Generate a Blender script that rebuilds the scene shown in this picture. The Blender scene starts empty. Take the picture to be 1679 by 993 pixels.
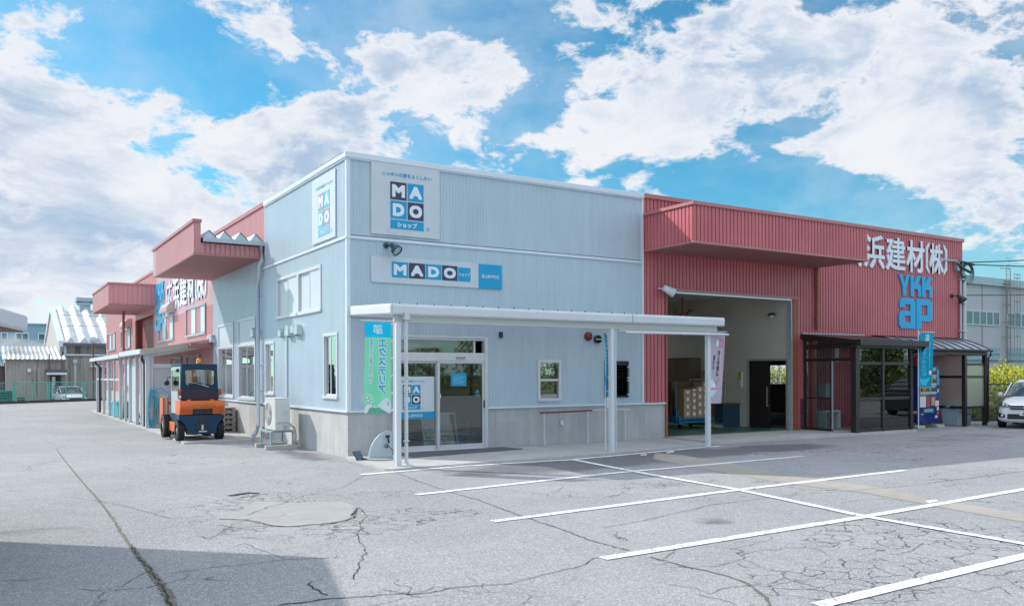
import bpy, bmesh, math, random
from mathutils import Vector, Matrix
random.seed(7)
S = bpy.context.scene
COL = S.collection
R = math.radians

# ------------------------------------------------------------ camera
YAW, ROLL, FPX, Y0 = 0.55757, 0.0032, 1391.4, 613.34
CX, CY, CH = -6.512, -16.962, 1.75
cam = bpy.data.cameras.new("camera"); co = bpy.data.objects.new("camera", cam); COL.objects.link(co)
cam.sensor_fit = 'HORIZONTAL'; cam.sensor_width = 36.0
cam.lens = FPX / 1679 * 36.0
cam.shift_x = 0.0; cam.shift_y = (Y0 - 496.5) / 1679
cam.clip_start = 0.1; cam.clip_end = 6000
co.matrix_world = Matrix.Translation((CX, CY, CH)) @ Matrix.Rotation(-YAW, 4, 'Z') @ Matrix.Rotation(R(90), 4, 'X') @ Matrix.Rotation(-ROLL, 4, 'Z')
S.camera = co
FW = (math.sin(YAW), math.cos(YAW)); RT = (math.cos(YAW), -math.sin(YAW))

def ray(u, v):
    a = (u - 839.5) / FPX; b = (Y0 - v) / FPX; c, s = math.cos(ROLL), math.sin(ROLL)
    r = c * a + s * b; h = -s * a + c * b
    return (FW[0] + r * RT[0], FW[1] + r * RT[1], h)
def gp(u, v, z=0.0):                       # survey point on the ground seen at photo pixel u, v
    d = ray(u, v); t = (z - CH) / d[2]
    return (CX + t * d[0], CY + t * d[1])

# ------------------------------------------------------------ light and sky
SUN_DIR = Vector((-1.0, 1.40, 1.19)).normalized()      # towards the sun
sun = bpy.data.lights.new("sun", 'SUN'); sun.energy = 2.75; sun.angle = R(0.55); sun.color = (1.0, 0.945, 0.87)
so = bpy.data.objects.new("sun", sun); COL.objects.link(so)
so.rotation_euler = SUN_DIR.to_track_quat('Z', 'Y').to_euler()
so.location = (-20, 28, 24)
S.view_settings.view_transform = 'Standard'; S.view_settings.look = 'None'
S.view_settings.exposure = 0.66; S.view_settings.gamma = 1.0; S.view_settings.use_curve_mapping = False

W = bpy.data.worlds.new("World"); S.world = W; W.use_nodes = True
nt = W.node_tree; nt.nodes.clear()
class NT:
    def __init__(s, t): s.t = t
    def n(s, typ, **k):
        x = s.t.nodes.new(typ)
        for a, b in k.items(): setattr(x, a, b)
        return x
    def l(s, a, b): s.t.links.new(a, b)
    def m(s, op, a, b=None, c=None, clamp=False):
        x = s.n('ShaderNodeMath', operation=op); x.use_clamp = clamp
        for i, q in enumerate((a, b, c)):
            if q is None: continue
            if isinstance(q, (int, float)): x.inputs[i].default_value = q
            else: s.l(q, x.inputs[i])
        return x.outputs[0]
    def mix(s, f, a, b):
        x = s.n('ShaderNodeMix', data_type='RGBA')
        for i, q in ((0, f), (6, a), (7, b)):
            if isinstance(q, (int, float)): x.inputs[i].default_value = q
            elif isinstance(q, tuple): x.inputs[i].default_value = (*q[:3], 1)
            else: s.l(q, x.inputs[i])
        return x.outputs[2]
    def ramp(s, f, lo, hi, smooth=True):
        x = s.n('ShaderNodeMapRange'); x.interpolation_type = 'SMOOTHSTEP' if smooth else 'LINEAR'
        s.l(f, x.inputs[0]); x.inputs[1].default_value = lo; x.inputs[2].default_value = hi
        return x.outputs[0]
    def noise(s, vec, scale, detail=4, rough=0.5, dist=0.0):
        x = s.n('ShaderNodeTexNoise'); s.l(vec, x.inputs['Vector'])
        x.inputs['Scale'].default_value = scale; x.inputs['Detail'].default_value = detail
        x.inputs['Roughness'].default_value = rough; x.inputs['Distortion'].default_value = dist
        return x.outputs[0]

def build_sky():
    g = NT(nt)
    tc = g.n('ShaderNodeTexCoord')
    sky = g.n('ShaderNodeTexSky', sky_type='NISHITA'); sky.sun_disc = False
    sky.sun_elevation = math.asin(SUN_DIR.z); sky.sun_rotation = math.atan2(SUN_DIR.x, SUN_DIR.y)
    sky.air_density = 1.0; sky.dust_density = 0.4; sky.ozone_density = 2.0
    sep = g.n('ShaderNodeSeparateXYZ'); g.l(tc.outputs['Generated'], sep.inputs[0])
    az = g.m('ARCTAN2', sep.outputs[0], sep.outputs[1]); el = g.m('ARCSINE', sep.outputs[2])
    # clouds: noise over the sky direction, gathered round the banks that stood in the sky that day
    cmb = g.n('ShaderNodeCombineXYZ')
    elw = g.m('POWER', g.m('MAXIMUM', g.m('ADD', el, 0.10), 0.01), 0.75)
    g.l(az, cmb.inputs[0]); g.l(g.m('MULTIPLY', elw, 1.9), cmb.inputs[1])
    wn = g.n('ShaderNodeTexNoise'); g.l(cmb.outputs[0], wn.inputs['Vector']); wn.inputs['Scale'].default_value = 5.0; wn.inputs['Detail'].default_value = 5
    vs = g.n('ShaderNodeVectorMath', operation='SUBTRACT'); g.l(wn.outputs[1], vs.inputs[0]); vs.inputs[1].default_value = (.5, .5, .5)
    vm = g.n('ShaderNodeVectorMath', operation='SCALE'); g.l(vs.outputs[0], vm.inputs[0]); vm.inputs['Scale'].default_value = 0.10
    va = g.n('ShaderNodeVectorMath', operation='ADD'); g.l(cmb.outputs[0], va.inputs[0]); g.l(vm.outputs[0], va.inputs[1])
    f1 = g.m('MULTIPLY_ADD', g.m('SUBTRACT', g.noise(va.outputs[0], 7.5, 14, 0.65), .5), 2.2, .5)
    f2 = g.noise(va.outputs[0], 2.4, 4, 0.5)
    w2 = g.n('ShaderNodeSeparateXYZ'); g.l(wn.outputs[1], w2.inputs[0])
    azw = g.m('ADD', az, g.m('MULTIPLY', g.m('SUBTRACT', w2.outputs[0], .5), .16))
    elv = g.m('ADD', el, g.m('MULTIPLY', g.m('SUBTRACT', w2.outputs[1], .5), .12))
    banks = [(80,330,260,110,.10),(190,330,420,150,.34),(60,160,120,90,.26),(300,200,170,50,.2),(120,470,300,120,.26),(560,250,150,60,.22),
             (440,72,125,40,.30),(640,75,70,40,.22),(600,170,110,35,.2),(790,75,90,45,.2),(760,158,70,14,.2),
             (930,235,190,38,.32),(930,18,90,24,.24),(1010,304,110,16,.25),(1190,110,230,95,.34),(1480,90,270,130,.34),
             (1640,200,200,130,.3),(1500,215,150,50,.2),(1560,330,160,55,.26),(1325,305,22,26,.2),(1285,225,40,14,.16),(1050,180,110,40,.2),
             (200,70,190,42,-.22),(700,215,110,28,-.03),(900,130,60,45,-.12),(1250,290,170,55,-.17),
             (1180,195,260,16,-.12),(560,28,130,18,-.08),(690,70,130,60,.10),(1130,260,150,30,.06),(1600,420,160,40,.10),(880,50,60,22,-.14),(530,130,90,20,-.12),(1300,350,130,40,-.15)]
    acc = None
    for (u, v, ru, rv, w) in banks:
        d = Vector(ray(u, v)).normalized(); a0 = math.atan2(d.x, d.y); e0 = math.asin(d.z)
        d2 = Vector(ray(u + ru, v)).normalized(); ra = abs(math.atan2(d2.x, d2.y) - a0)
        d3 = Vector(ray(u, v - rv)).normalized(); re = abs(math.asin(d3.z) - e0)
        x = g.m('DIVIDE', g.m('SUBTRACT', azw, a0), ra); y = g.m('DIVIDE', g.m('SUBTRACT', elv, e0), re)
        q = g.m('ADD', g.m('MULTIPLY', x, x), g.m('MULTIPLY', y, y))
        e = g.m('MULTIPLY', g.m('EXPONENT', g.m('MULTIPLY', q, -0.8)), w * 1.0)
        acc = e if acc is None else g.m('ADD', acc, e)
    out = g.ramp(el, 0.46, 0.75)                     # overhead: broken cloud everywhere
    dens = g.m('ADD', g.m('ADD', f1, g.m('MULTIPLY', g.m('SUBTRACT', f2, .5), .35)), g.m('ADD', acc, g.m('MULTIPLY', out, .12)))
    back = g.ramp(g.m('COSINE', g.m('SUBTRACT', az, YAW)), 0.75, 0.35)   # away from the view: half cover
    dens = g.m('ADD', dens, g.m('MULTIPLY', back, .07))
    cov = g.ramp(dens, 0.56, 0.79)
    veil = g.m('MULTIPLY', g.ramp(g.noise(va.outputs[0], 3.1, 9, .62), .38, .72), .42)
    cov = g.m('MAXIMUM', cov, veil)
    thick = g.ramp(dens, 0.68, 1.05)
    shade = g.noise(va.outputs[0], 4.2, 9, 0.62, 0.35)
    sh = g.m('MULTIPLY', g.ramp(shade, 0.38, 0.62), thick)
    cc = g.mix(sh, (0.93, 0.95, 1.0), (0.45, 0.60, 0.80))
    hz = g.ramp(el, 0.22, 0.0)
    tint = g.n('ShaderNodeMix', data_type='RGBA', blend_type='MULTIPLY'); tint.inputs[0].default_value = 1
    g.l(sky.outputs[0], tint.inputs[6]); tint.inputs[7].default_value = (0.36, 0.92, 1.0, 1)
    b1 = g.n('ShaderNodeBackground'); g.l(tint.outputs[2], b1.inputs[0]); b1.inputs[1].default_value = 0.093
    gain = g.m('ADD', 0.60, g.m('ADD', g.m('MULTIPLY', g.ramp(el, 0.45, 0.8), .60), g.m('MULTIPLY', back, .50)))   # unseen cloud overhead and behind the view brightened to lift the shaded sides
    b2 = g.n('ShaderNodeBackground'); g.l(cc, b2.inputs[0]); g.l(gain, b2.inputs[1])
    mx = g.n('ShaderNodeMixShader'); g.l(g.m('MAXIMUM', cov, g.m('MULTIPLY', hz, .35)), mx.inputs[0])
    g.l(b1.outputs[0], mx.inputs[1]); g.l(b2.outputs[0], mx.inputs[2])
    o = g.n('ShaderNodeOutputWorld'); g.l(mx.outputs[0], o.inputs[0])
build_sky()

# ------------------------------------------------------------ materials
MATS = {}
def mat(name, col, rough=0.5, metal=0.0, var=0.0, vscale=3.0, spec=0.5, bump=0.0, bscale=40, emit=None, streak=0.0, trans=0.0, coat=0.0):
    if name in MATS: return MATS[name]
    m = bpy.data.materials.new(name); m.use_nodes = True; g = NT(m.node_tree)
    b = m.node_tree.nodes['Principled BSDF']
    b.inputs['Roughness'].default_value = rough; b.inputs['Metallic'].default_value = metal
    b.inputs['Specular IOR Level'].default_value = spec; b.inputs['Coat Weight'].default_value = coat
    b.inputs['Base Color'].default_value = (*col, 1)
    tc = g.n('ShaderNodeTexCoord').outputs['Object']
    if var or streak:
        f = g.noise(tc, vscale, 6, 0.6)
        if streak:
            mp = g.n('ShaderNodeMapping'); g.l(tc, mp.inputs[0]); mp.inputs['Scale'].default_value = (3.0, 3.0, 0.25)
            f2 = g.noise(mp.outputs[0], 2.0, 6, 0.65)
            f = g.m('ADD', g.m('MULTIPLY', f, 1 - streak), g.m('MULTIPLY', f2, streak))
        k = max(var, streak * .25)
        f = g.ramp(f, 0.25, 0.75, False)
        c = g.mix(f, tuple(x * (1 - k) for x in col), tuple(min(1, x * (1 + k)) for x in col))
        g.l(c, b.inputs['Base Color'])
        rr = g.m('ADD', g.m('MULTIPLY', f, 0.15), rough - 0.07); g.l(rr, b.inputs['Roughness'])
    if bump:
        bn = g.n('ShaderNodeBump'); bn.inputs['Strength'].default_value = bump; bn.inputs['Distance'].default_value = 0.01
        g.l(g.noise(tc, bscale, 5, 0.6), bn.inputs['Height']); g.l(bn.outputs[0], b.inputs['Normal'])
    if emit: b.inputs['Emission Color'].default_value = (*col, 1); b.inputs['Emission Strength'].default_value = emit
    if trans:
        b.inputs['Transmission Weight'].default_value = trans
    MATS[name] = m; return m

def mat_glass(name, tint=(0.75, 0.82, 0.82), refl=1.0, base=0.05):
    m = bpy.data.materials.new(name); m.use_nodes = True; g = NT(m.node_tree); m.node_tree.nodes.clear()
    t = g.n('ShaderNodeBsdfTransparent'); t.inputs[0].default_value = (*tint, 1)
    gl = g.n('ShaderNodeBsdfGlossy'); gl.inputs['Roughness'].default_value = 0.015; gl.inputs[0].default_value = (1, 1, 1, 1)
    fr = g.n('ShaderNodeFresnel'); fr.inputs[0].default_value = 1.52
    f = g.m('ADD', g.m('MULTIPLY', fr.outputs[0], 1.7 * refl), base, clamp=True)
    mx = g.n('ShaderNodeMixShader'); g.l(f, mx.inputs[0]); g.l(t.outputs[0], mx.inputs[1]); g.l(gl.outputs[0], mx.inputs[2])
    o = g.n('ShaderNodeOutputMaterial'); g.l(mx.outputs[0], o.inputs[0])
    return m
def mat_frost(name, col, alpha=0.55):
    m = bpy.data.materials.new(name); m.use_nodes = True; g = NT(m.node_tree)
    b = m.node_tree.nodes['Principled BSDF']; b.inputs['Base Color'].default_value = (*col, 1)
    b.inputs['Roughness'].default_value = 0.45; b.inputs['Transmission Weight'].default_value = alpha; b.inputs['IOR'].default_value = 1.12
    return m

GREY = mat('grey_siding', (0.44, 0.53, 0.60), 0.38, var=0.05, vscale=0.6, streak=0.55, spec=0.5)
TRIM = mat('light_grey_trim', (0.66, 0.72, 0.78), 0.35, var=0.04)
WHITE = mat('white_paint', (0.72, 0.74, 0.77), 0.35, var=0.05)
OFFW = mat('off_white_aluminium', (0.60, 0.61, 0.63), 0.35, var=0.04)
ALU = mat('aluminium', (0.58, 0.62, 0.66), 0.33, metal=0.35, var=0.05)
REDT = mat('red_trim', (0.44, 0.17, 0.17), 0.4, var=0.08)
REDD = mat('dark_red_soffit', (0.34, 0.15, 0.15), 0.75, var=0.10)
RUST = mat('red_oxide_post', (0.33, 0.085, 0.05), 0.5, var=0.12)
DARK = mat('dark_interior', (0.05, 0.045, 0.04), 0.8)
BLACK = mat('black_rubber', (0.02, 0.02, 0.022), 0.75, var=0.2, vscale=20, bump=0.4, bscale=60)
BLKM = mat('black_metal', (0.025, 0.024, 0.026), 0.4)
CYAN = mat('cyan_print', (0.0, 0.31, 0.56), 0.4, var=0.05)
NAVYP = mat('charcoal_print', (0.045, 0.045, 0.085), 0.45)
SIGNW = mat('sign_white', (0.56, 0.60, 0.64), 0.4, var=0.05, streak=0.25)
LETW = mat('white_letter', (0.74, 0.78, 0.84), 0.4, var=0.04)
GLASS = mat_glass('window_glass', (0.74, 0.76, 0.78), 1.6, 0.08)
GLASS2 = mat_glass('clear_glass', (0.80, 0.85, 0.85), .82, 0.015)
FROST = mat_frost('frosted_glass', (0.72, 0.76, 0.78))
BROWN = mat('dark_bronze_aluminium', (0.040, 0.028, 0.028), 0.38, metal=0.2, var=0.1)

def mat_red():
    m = bpy.data.materials.new('red_siding'); m.use_nodes = True; g = NT(m.node_tree); b = m.node_tree.nodes['Principled BSDF']
    tc = g.n('ShaderNodeTexCoord').outputs['Object']; sep = g.n('ShaderNodeSeparateXYZ'); g.l(tc, sep.inputs[0])
    mp = g.n('ShaderNodeMapping'); g.l(tc, mp.inputs[0]); mp.inputs['Scale'].default_value = (3, 3, .3)
    f = g.m('ADD', g.m('MULTIPLY', g.noise(tc, 0.7, 5, .6), .6), g.m('MULTIPLY', g.noise(mp.outputs[0], 1.5, 6, .65), .4))
    f = g.ramp(f, .3, .7, False)
    c = g.mix(f, (0.45, 0.104, 0.120), (0.575, 0.158, 0.175))
    # the faded field of older paint behind the lettering of the long wall
    k = g.m('MULTIPLY', g.m('MULTIPLY', g.m('GREATER_THAN', sep.outputs[2], 4.12), g.m('LESS_THAN', sep.outputs[1], 22.9)),
            g.m('MULTIPLY', g.m('GREATER_THAN', sep.outputs[1], 12.0), g.m('LESS_THAN', sep.outputs[0], .05)))
    c = g.mix(g.m('MULTIPLY', k, .72), c, (0.66, 0.56, 0.63))
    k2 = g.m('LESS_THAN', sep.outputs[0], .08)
    c = g.mix(g.m('MULTIPLY', k2, .45), c, (0.60, 0.36, 0.36))      # washed sunlit sheen put into the long side's colour
    g.l(c, b.inputs['Base Color']); b.inputs['Roughness'].default_value = .42
    return m
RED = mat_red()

def mat_concrete(name, base, dark, sc=1.0, joints=False):
    m = bpy.data.materials.new(name); m.use_nodes = True; g = NT(m.node_tree); b = m.node_tree.nodes['Principled BSDF']
    tc = g.n('ShaderNodeTexCoord').outputs['Object']; sep = g.n('ShaderNodeSeparateXYZ'); g.l(tc, sep.inputs[0])
    mp = g.n('ShaderNodeMapping'); g.l(tc, mp.inputs[0]); mp.inputs['Scale'].default_value = (2.5, 2.5, .35)
    f = g.m('ADD', g.m('MULTIPLY', g.noise(tc, 1.2 * sc, 8, .65), .5), g.m('MULTIPLY', g.noise(mp.outputs[0], 1.6, 8, .7), .5))
    f = g.ramp(f, .34, .66, False)
    c = g.mix(f, dark, base)
    fine = g.noise(tc, 70, 3, .6)
    c = g.mix(g.m('MULTIPLY', g.ramp(fine, .35, .75), .18), c, tuple(x * .6 for x in base))
    if joints:
        # formwork joints and tie holes
        xx = g.m('ADD', sep.outputs[0], sep.outputs[1])
        fr = g.m('FRACT', g.m('DIVIDE', xx, 0.9)); j = g.m('LESS_THAN', fr, .012)
        c = g.mix(g.m('MULTIPLY', j, .5), c, tuple(x * .45 for x in base))
        hx = g.m('SUBTRACT', g.m('FRACT', g.m('DIVIDE', g.m('ADD', xx, .2), 0.45)), .5)
        hz = g.m('SUBTRACT', g.m('FRACT', g.m('DIVIDE', g.m('ADD', sep.outputs[2], .07), 0.45)), .5)
        hr = g.m('LESS_THAN', g.m('ADD', g.m('MULTIPLY', hx, hx), g.m('MULTIPLY', hz, hz)), .0012)
        c = g.mix(g.m('MULTIPLY', hr, .6), c, tuple(x * .3 for x in base))
    g.l(c, b.inputs['Base Color']); b.inputs['Roughness'].default_value = .85; b.inputs['Specular IOR Level'].default_value = .25
    bn = g.n('ShaderNodeBump'); bn.inputs['Strength'].default_value = .25; bn.inputs['Distance'].default_value = .01
    g.l(fine, bn.inputs['Height']); g.l(bn.outputs[0], b.inputs['Normal'])
    return m
AWN = mat('awning_white', (0.62, 0.64, 0.67), 0.38, var=0.07, vscale=1.2, streak=.4)
CONC = mat_concrete('concrete_plinth', (0.56, 0.555, 0.545), (0.39, 0.385, 0.38), 1, True)
SLAB = mat_concrete('concrete_slab', (0.55, 0.54, 0.52), (0.38, 0.37, 0.355), .8)
TANC = mat_concrete('concrete_band', (0.42, 0.385, 0.345), (0.29, 0.265, 0.235), .8)

# ------------------------------------------------------------ mesh building
class MB:
    def __init__(s): s.v = []; s.f = []; s.mi = []; s.cur = 0; s.smooth = []
    def add(s, vs, fs, smooth=False):
        o = len(s.v); s.v += [tuple(x) for x in vs]
        for f in fs: s.f.append(tuple(o + i for i in f)); s.mi.append(s.cur); s.smooth.append(smooth)
        return s
    def box(s, x0, x1, y0, y1, z0, z1):
        if x0 > x1: x0, x1 = x1, x0
        if y0 > y1: y0, y1 = y1, y0
        if z0 > z1: z0, z1 = z1, z0
        s.add([(x0,y0,z0),(x1,y0,z0),(x1,y1,z0),(x0,y1,z0),(x0,y0,z1),(x1,y0,z1),(x1,y1,z1),(x0,y1,z1)],
              [(3,2,1,0),(4,5,6,7),(0,1,5,4),(1,2,6,5),(2,3,7,6),(3,0,4,7)]); return s
    def prism(s, poly, a0, a1, axis):      # poly of 2D points extruded along an axis ('x': pts are (y,z); 'y': (x,z); 'z': (x,y))
        n = len(poly)
        def P(p, a):
            return (a, p[0], p[1]) if axis == 'x' else ((p[0], a, p[1]) if axis == 'y' else (p[0], p[1], a))
        vs = [P(p, a0) for p in poly] + [P(p, a1) for p in poly]
        fs = [tuple(range(n))[::-1], tuple(range(n, 2 * n))] + [(i, (i + 1) % n, n + (i + 1) % n, n + i) for i in range(n)]
        s.add(vs, fs); return s
    def quad(s, *p): s.add(p, [tuple(range(len(p)))]); return s
    def tube(s, pts, r, n=8, caps=True, smooth=True):
        pts = [Vector(p) for p in pts]; rings = []
        rr = r if isinstance(r, (list, tuple)) else [r] * len(pts)
        up = Vector((0, 0, 1))
        for i, p in enumerate(pts):
            d = (pts[min(i + 1, len(pts) - 1)] - pts[max(i - 1, 0)])
            if d.length < 1e-9: d = Vector((0, 0, 1))
            d.normalize(); a = d.cross(up)
            if a.length < .05: a = d.cross(Vector((1, 0, 0)))
            a.normalize(); b = d.cross(a)
            rings.append([p + (a * math.cos(2 * math.pi * k / n) + b * math.sin(2 * math.pi * k / n)) * rr[i] for k in range(n)])
        vs = [q for rg in rings for q in rg]; fs = []
        for i in range(len(pts) - 1):
            for k in range(n): fs.append((i * n + k, i * n + (k + 1) % n, (i + 1) * n + (k + 1) % n, (i + 1) * n + k))
        s.add(vs, fs, smooth)
        if caps: s.add(rings[0], [tuple(range(n))]); s.add(rings[-1], [tuple(range(n))[::-1]])
        return s
    def cyl(s, a, b, r, n=16): return s.tube([a, b], r, n)
    def lathe(s, prof, centre, axis='x', n=24, smooth=True):   # prof: (offset along axis, radius)
        vs = []; c = Vector(centre)
        for (o, r) in prof:
            for k in range(n):
                t = 2 * math.pi * k / n; a, b = r * math.cos(t), r * math.sin(t)
                vs.append(c + Vector({'x': (o, a, b), 'y': (a, o, b), 'z': (a, b, o)}[axis]))
        fs = [(i * n + k, i * n + (k + 1) % n, (i + 1) * n + (k + 1) % n, (i + 1) * n + k) for i in range(len(prof) - 1) for k in range(n)]
        s.add(vs, fs, smooth); return s
    def grid(s, f, nu, nv, smooth=True):
        vs = [f(i / nu, j / nv) for j in range(nv + 1) for i in range(nu + 1)]
        s.add(vs, [(j*(nu+1)+i, j*(nu+1)+i+1, (j+1)*(nu+1)+i+1, (j+1)*(nu+1)+i) for j in range(nv) for i in range(nu)], smooth); return s
    def build(s, name, mats, parent=None, bevel=0.0, seg=2):
        me = bpy.data.meshes.new(name); me.from_pydata(s.v, [], s.f)
        if not isinstance(mats, (list, tuple)): mats = [mats]
        for m in mats: me.materials.append(m)
        me.polygons.foreach_set('material_index', s.mi); me.polygons.foreach_set('use_smooth', s.smooth)
        bm = bmesh.new(); bm.from_mesh(me)
        if bevel: bmesh.ops.remove_doubles(bm, verts=bm.verts, dist=1e-5)
        bmesh.ops.recalc_face_normals(bm, faces=bm.faces); bm.to_mesh(me); bm.free()
        me.update(); o = bpy.data.objects.new(name, me); COL.objects.link(o)
        if parent is not None: o.parent = parent
        if bevel:
            md = o.modifiers.new('bevel', 'BEVEL'); md.width = bevel; md.segments = seg; md.limit_method = 'ANGLE'; md.angle_limit = R(35)
            md.use_clamp_overlap = True
        return o
def tag(o, label=None, cat=None, group=None, kind=None):
    if label: o['label'] = label
    if cat: o['category'] = cat
    if group: o['group'] = group
    if kind: o['kind'] = kind
    return o
def empty(name, loc=(0, 0, 0), rz=0.0, **k):
    o = bpy.data.objects.new(name, None); COL.objects.link(o); o.location = loc; o.rotation_euler = (0, 0, rz); o.empty_display_size = .2
    tag(o, **k); return o
def copy_tree(o, parent=None, **k):
    c = o.copy(); COL.objects.link(c); c.parent = parent
    for ch in list(o.children): copy_tree(ch, c)
    for a, b in k.items(): c[a] = b
    return c
def frame(o, u, v, n):
    return Matrix((( u[0], v[0], n[0], o[0]), (u[1], v[1], n[1], o[1]), (u[2], v[2], n[2], o[2]), (0, 0, 0, 1)))
def F_front(x, z, off=0.0, y=0.0): return frame((x, y - off, z), (1, 0, 0), (0, 0, 1), (0, -1, 0))
def F_left(y, z, off=0.0, x=0.0): return frame((x - off, y, z), (0, -1, 0), (0, 0, 1), (-1, 0, 0))

def text_poly(txt, w, h, mirror=False, vertical=False):
    """flat outline of a string fitted to w x h, centred on 0,0 -> (verts, faces)"""
    cu = bpy.data.curves.new('t', 'FONT'); cu.body = '\n'.join(txt) if vertical else txt
    cu.size = 1.0;  cu.resolution_u = 3; cu.align_x = 'CENTER' if vertical else 'LEFT'
    if vertical: cu.space_line = 0.95
    ob = bpy.data.objects.new('t', cu); COL.objects.link(ob)
    dg = bpy.context.evaluated_depsgraph_get(); dg.update()
    me = bpy.data.meshes.new_from_object(ob.evaluated_get(dg))
    bpy.data.objects.remove(ob); bpy.data.curves.remove(cu)
    vs = [v.co.copy() for v in me.vertices]; fs = [tuple(p.vertices) for p in me.polygons]; bpy.data.meshes.remove(me)
    x0 = min(v.x for v in vs); x1 = max(v.x for v in vs); y0 = min(v.y for v in vs); y1 = max(v.y for v in vs)
    out = []
    for v in vs:
        x = ((v.x - x0) / (x1 - x0) - .5) * w; y = ((v.y - y0) / (y1 - y0) - .5) * h
        out.append((-x if mirror else x, y))
    return out, fs
def put_text(mb, M, txt, cx, cy, w, h, off=0.003, thick=0.0, bold=0.0, em=None, **k):
    vs, fs = text_poly(txt, w, h, **k)
    n = len(txt) if not k.get('vertical') else 1
    d = bold * ((em or (w if k.get('vertical') else h)))
    sh = [(0, 0)] if not bold else [(-d, -d), (d, -d), (-d, d), (d, d), (0, d), (0, -d), (d, 0), (-d, 0), (0, 0)]
    for i, (sx, sy) in enumerate(sh):
        o = off + thick + i * .00012
        pts = [M @ Vector((x * (1 - 2 * d / w) + cx + sx, y * (1 - 2 * d / h) + cy + sy, o)) for x, y in vs]
        mb.add(pts, fs)
        if thick:
            ed = set((a, b) for f in fs for a, b in zip(f, f[1:] + f[:1]))
            low = [M @ Vector((x * (1 - 2 * d / w) + cx + sx, y * (1 - 2 * d / h) + cy + sy, off)) for x, y in vs]
            for (a, b) in ed:
                if (b, a) not in ed: mb.add([pts[a], pts[b], low[b], low[a]], [(0, 1, 2, 3)])
def put_rect(mb, M, x0, x1, y0, y1, n0, n1):
    c = [M @ Vector(p) for p in [(x0,y0,n0),(x1,y0,n0),(x1,y1,n0),(x0,y1,n0),(x0,y0,n1),(x1,y0,n1),(x1,y1,n1),(x0,y1,n1)]]
    mb.add(c, [(3,2,1,0),(4,5,6,7),(0,1,5,4),(1,2,6,5),(2,3,7,6),(3,0,4,7)])
def put_poly(mb, M, pts, n0, n1):
    n = len(pts); a = [M @ Vector((x, y, n0)) for x, y in pts]; b = [M @ Vector((x, y, n1)) for x, y in pts]
    mb.add(a + b, [tuple(range(n))[::-1], tuple(range(n, 2 * n))] + [(i, (i + 1) % n, n + (i + 1) % n, n + i) for i in range(n)])

def siding(mb, M, u0, u1, z0, z1, pitch, gw, depth, holes=(), off=0.02):
    """vertical-ribbed sheet in the plane of M: flat pans at 'off', grooves 'depth' deep; holes = (u0,u1,z0,z1)"""
    prof = []; k = u0
    while k < u1:
        prof += [(k, off), (k + pitch - gw, off), (k + pitch - gw * .75, off - depth), (k + pitch - gw * .25, off - depth)]; k += pitch
    def hgt(u):
        t = (u - u0) % pitch
        if t <= pitch - gw: return off
        if t < pitch - gw * .75: return off - depth * (t - pitch + gw) / (gw * .25)
        if t <= pitch - gw * .25: return off - depth
        return off - depth * (pitch - t) / (gw * .25)
    us = sorted(set([round(p[0], 5) for p in prof if u0 <= p[0] <= u1] + [u0, u1] + [h[i] for h in holes for i in (0, 1) if u0 < h[i] < u1]))
    for a, b in zip(us, us[1:]):
        if b - a < 1e-5: continue
        m = (a + b) / 2; segs = [(z0, z1)]
        for h in holes:
            if h[0] <= m <= h[1]:
                ns = []
                for (p, q) in segs:
                    if h[3] <= p or h[2] >= q: ns.append((p, q)); continue
                    if h[2] > p: ns.append((p, h[2]))
                    if h[3] < q: ns.append((h[3], q))
                segs = ns
        ha, hb = hgt(a + 1e-6), hgt(b - 1e-6)
        for (p, q) in segs:
            mb.add([M @ Vector((a, p, ha)), M @ Vector((b, p, hb)), M @ Vector((b, q, hb)), M @ Vector((a, q, ha))], [(0, 1, 2, 3)])

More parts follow.
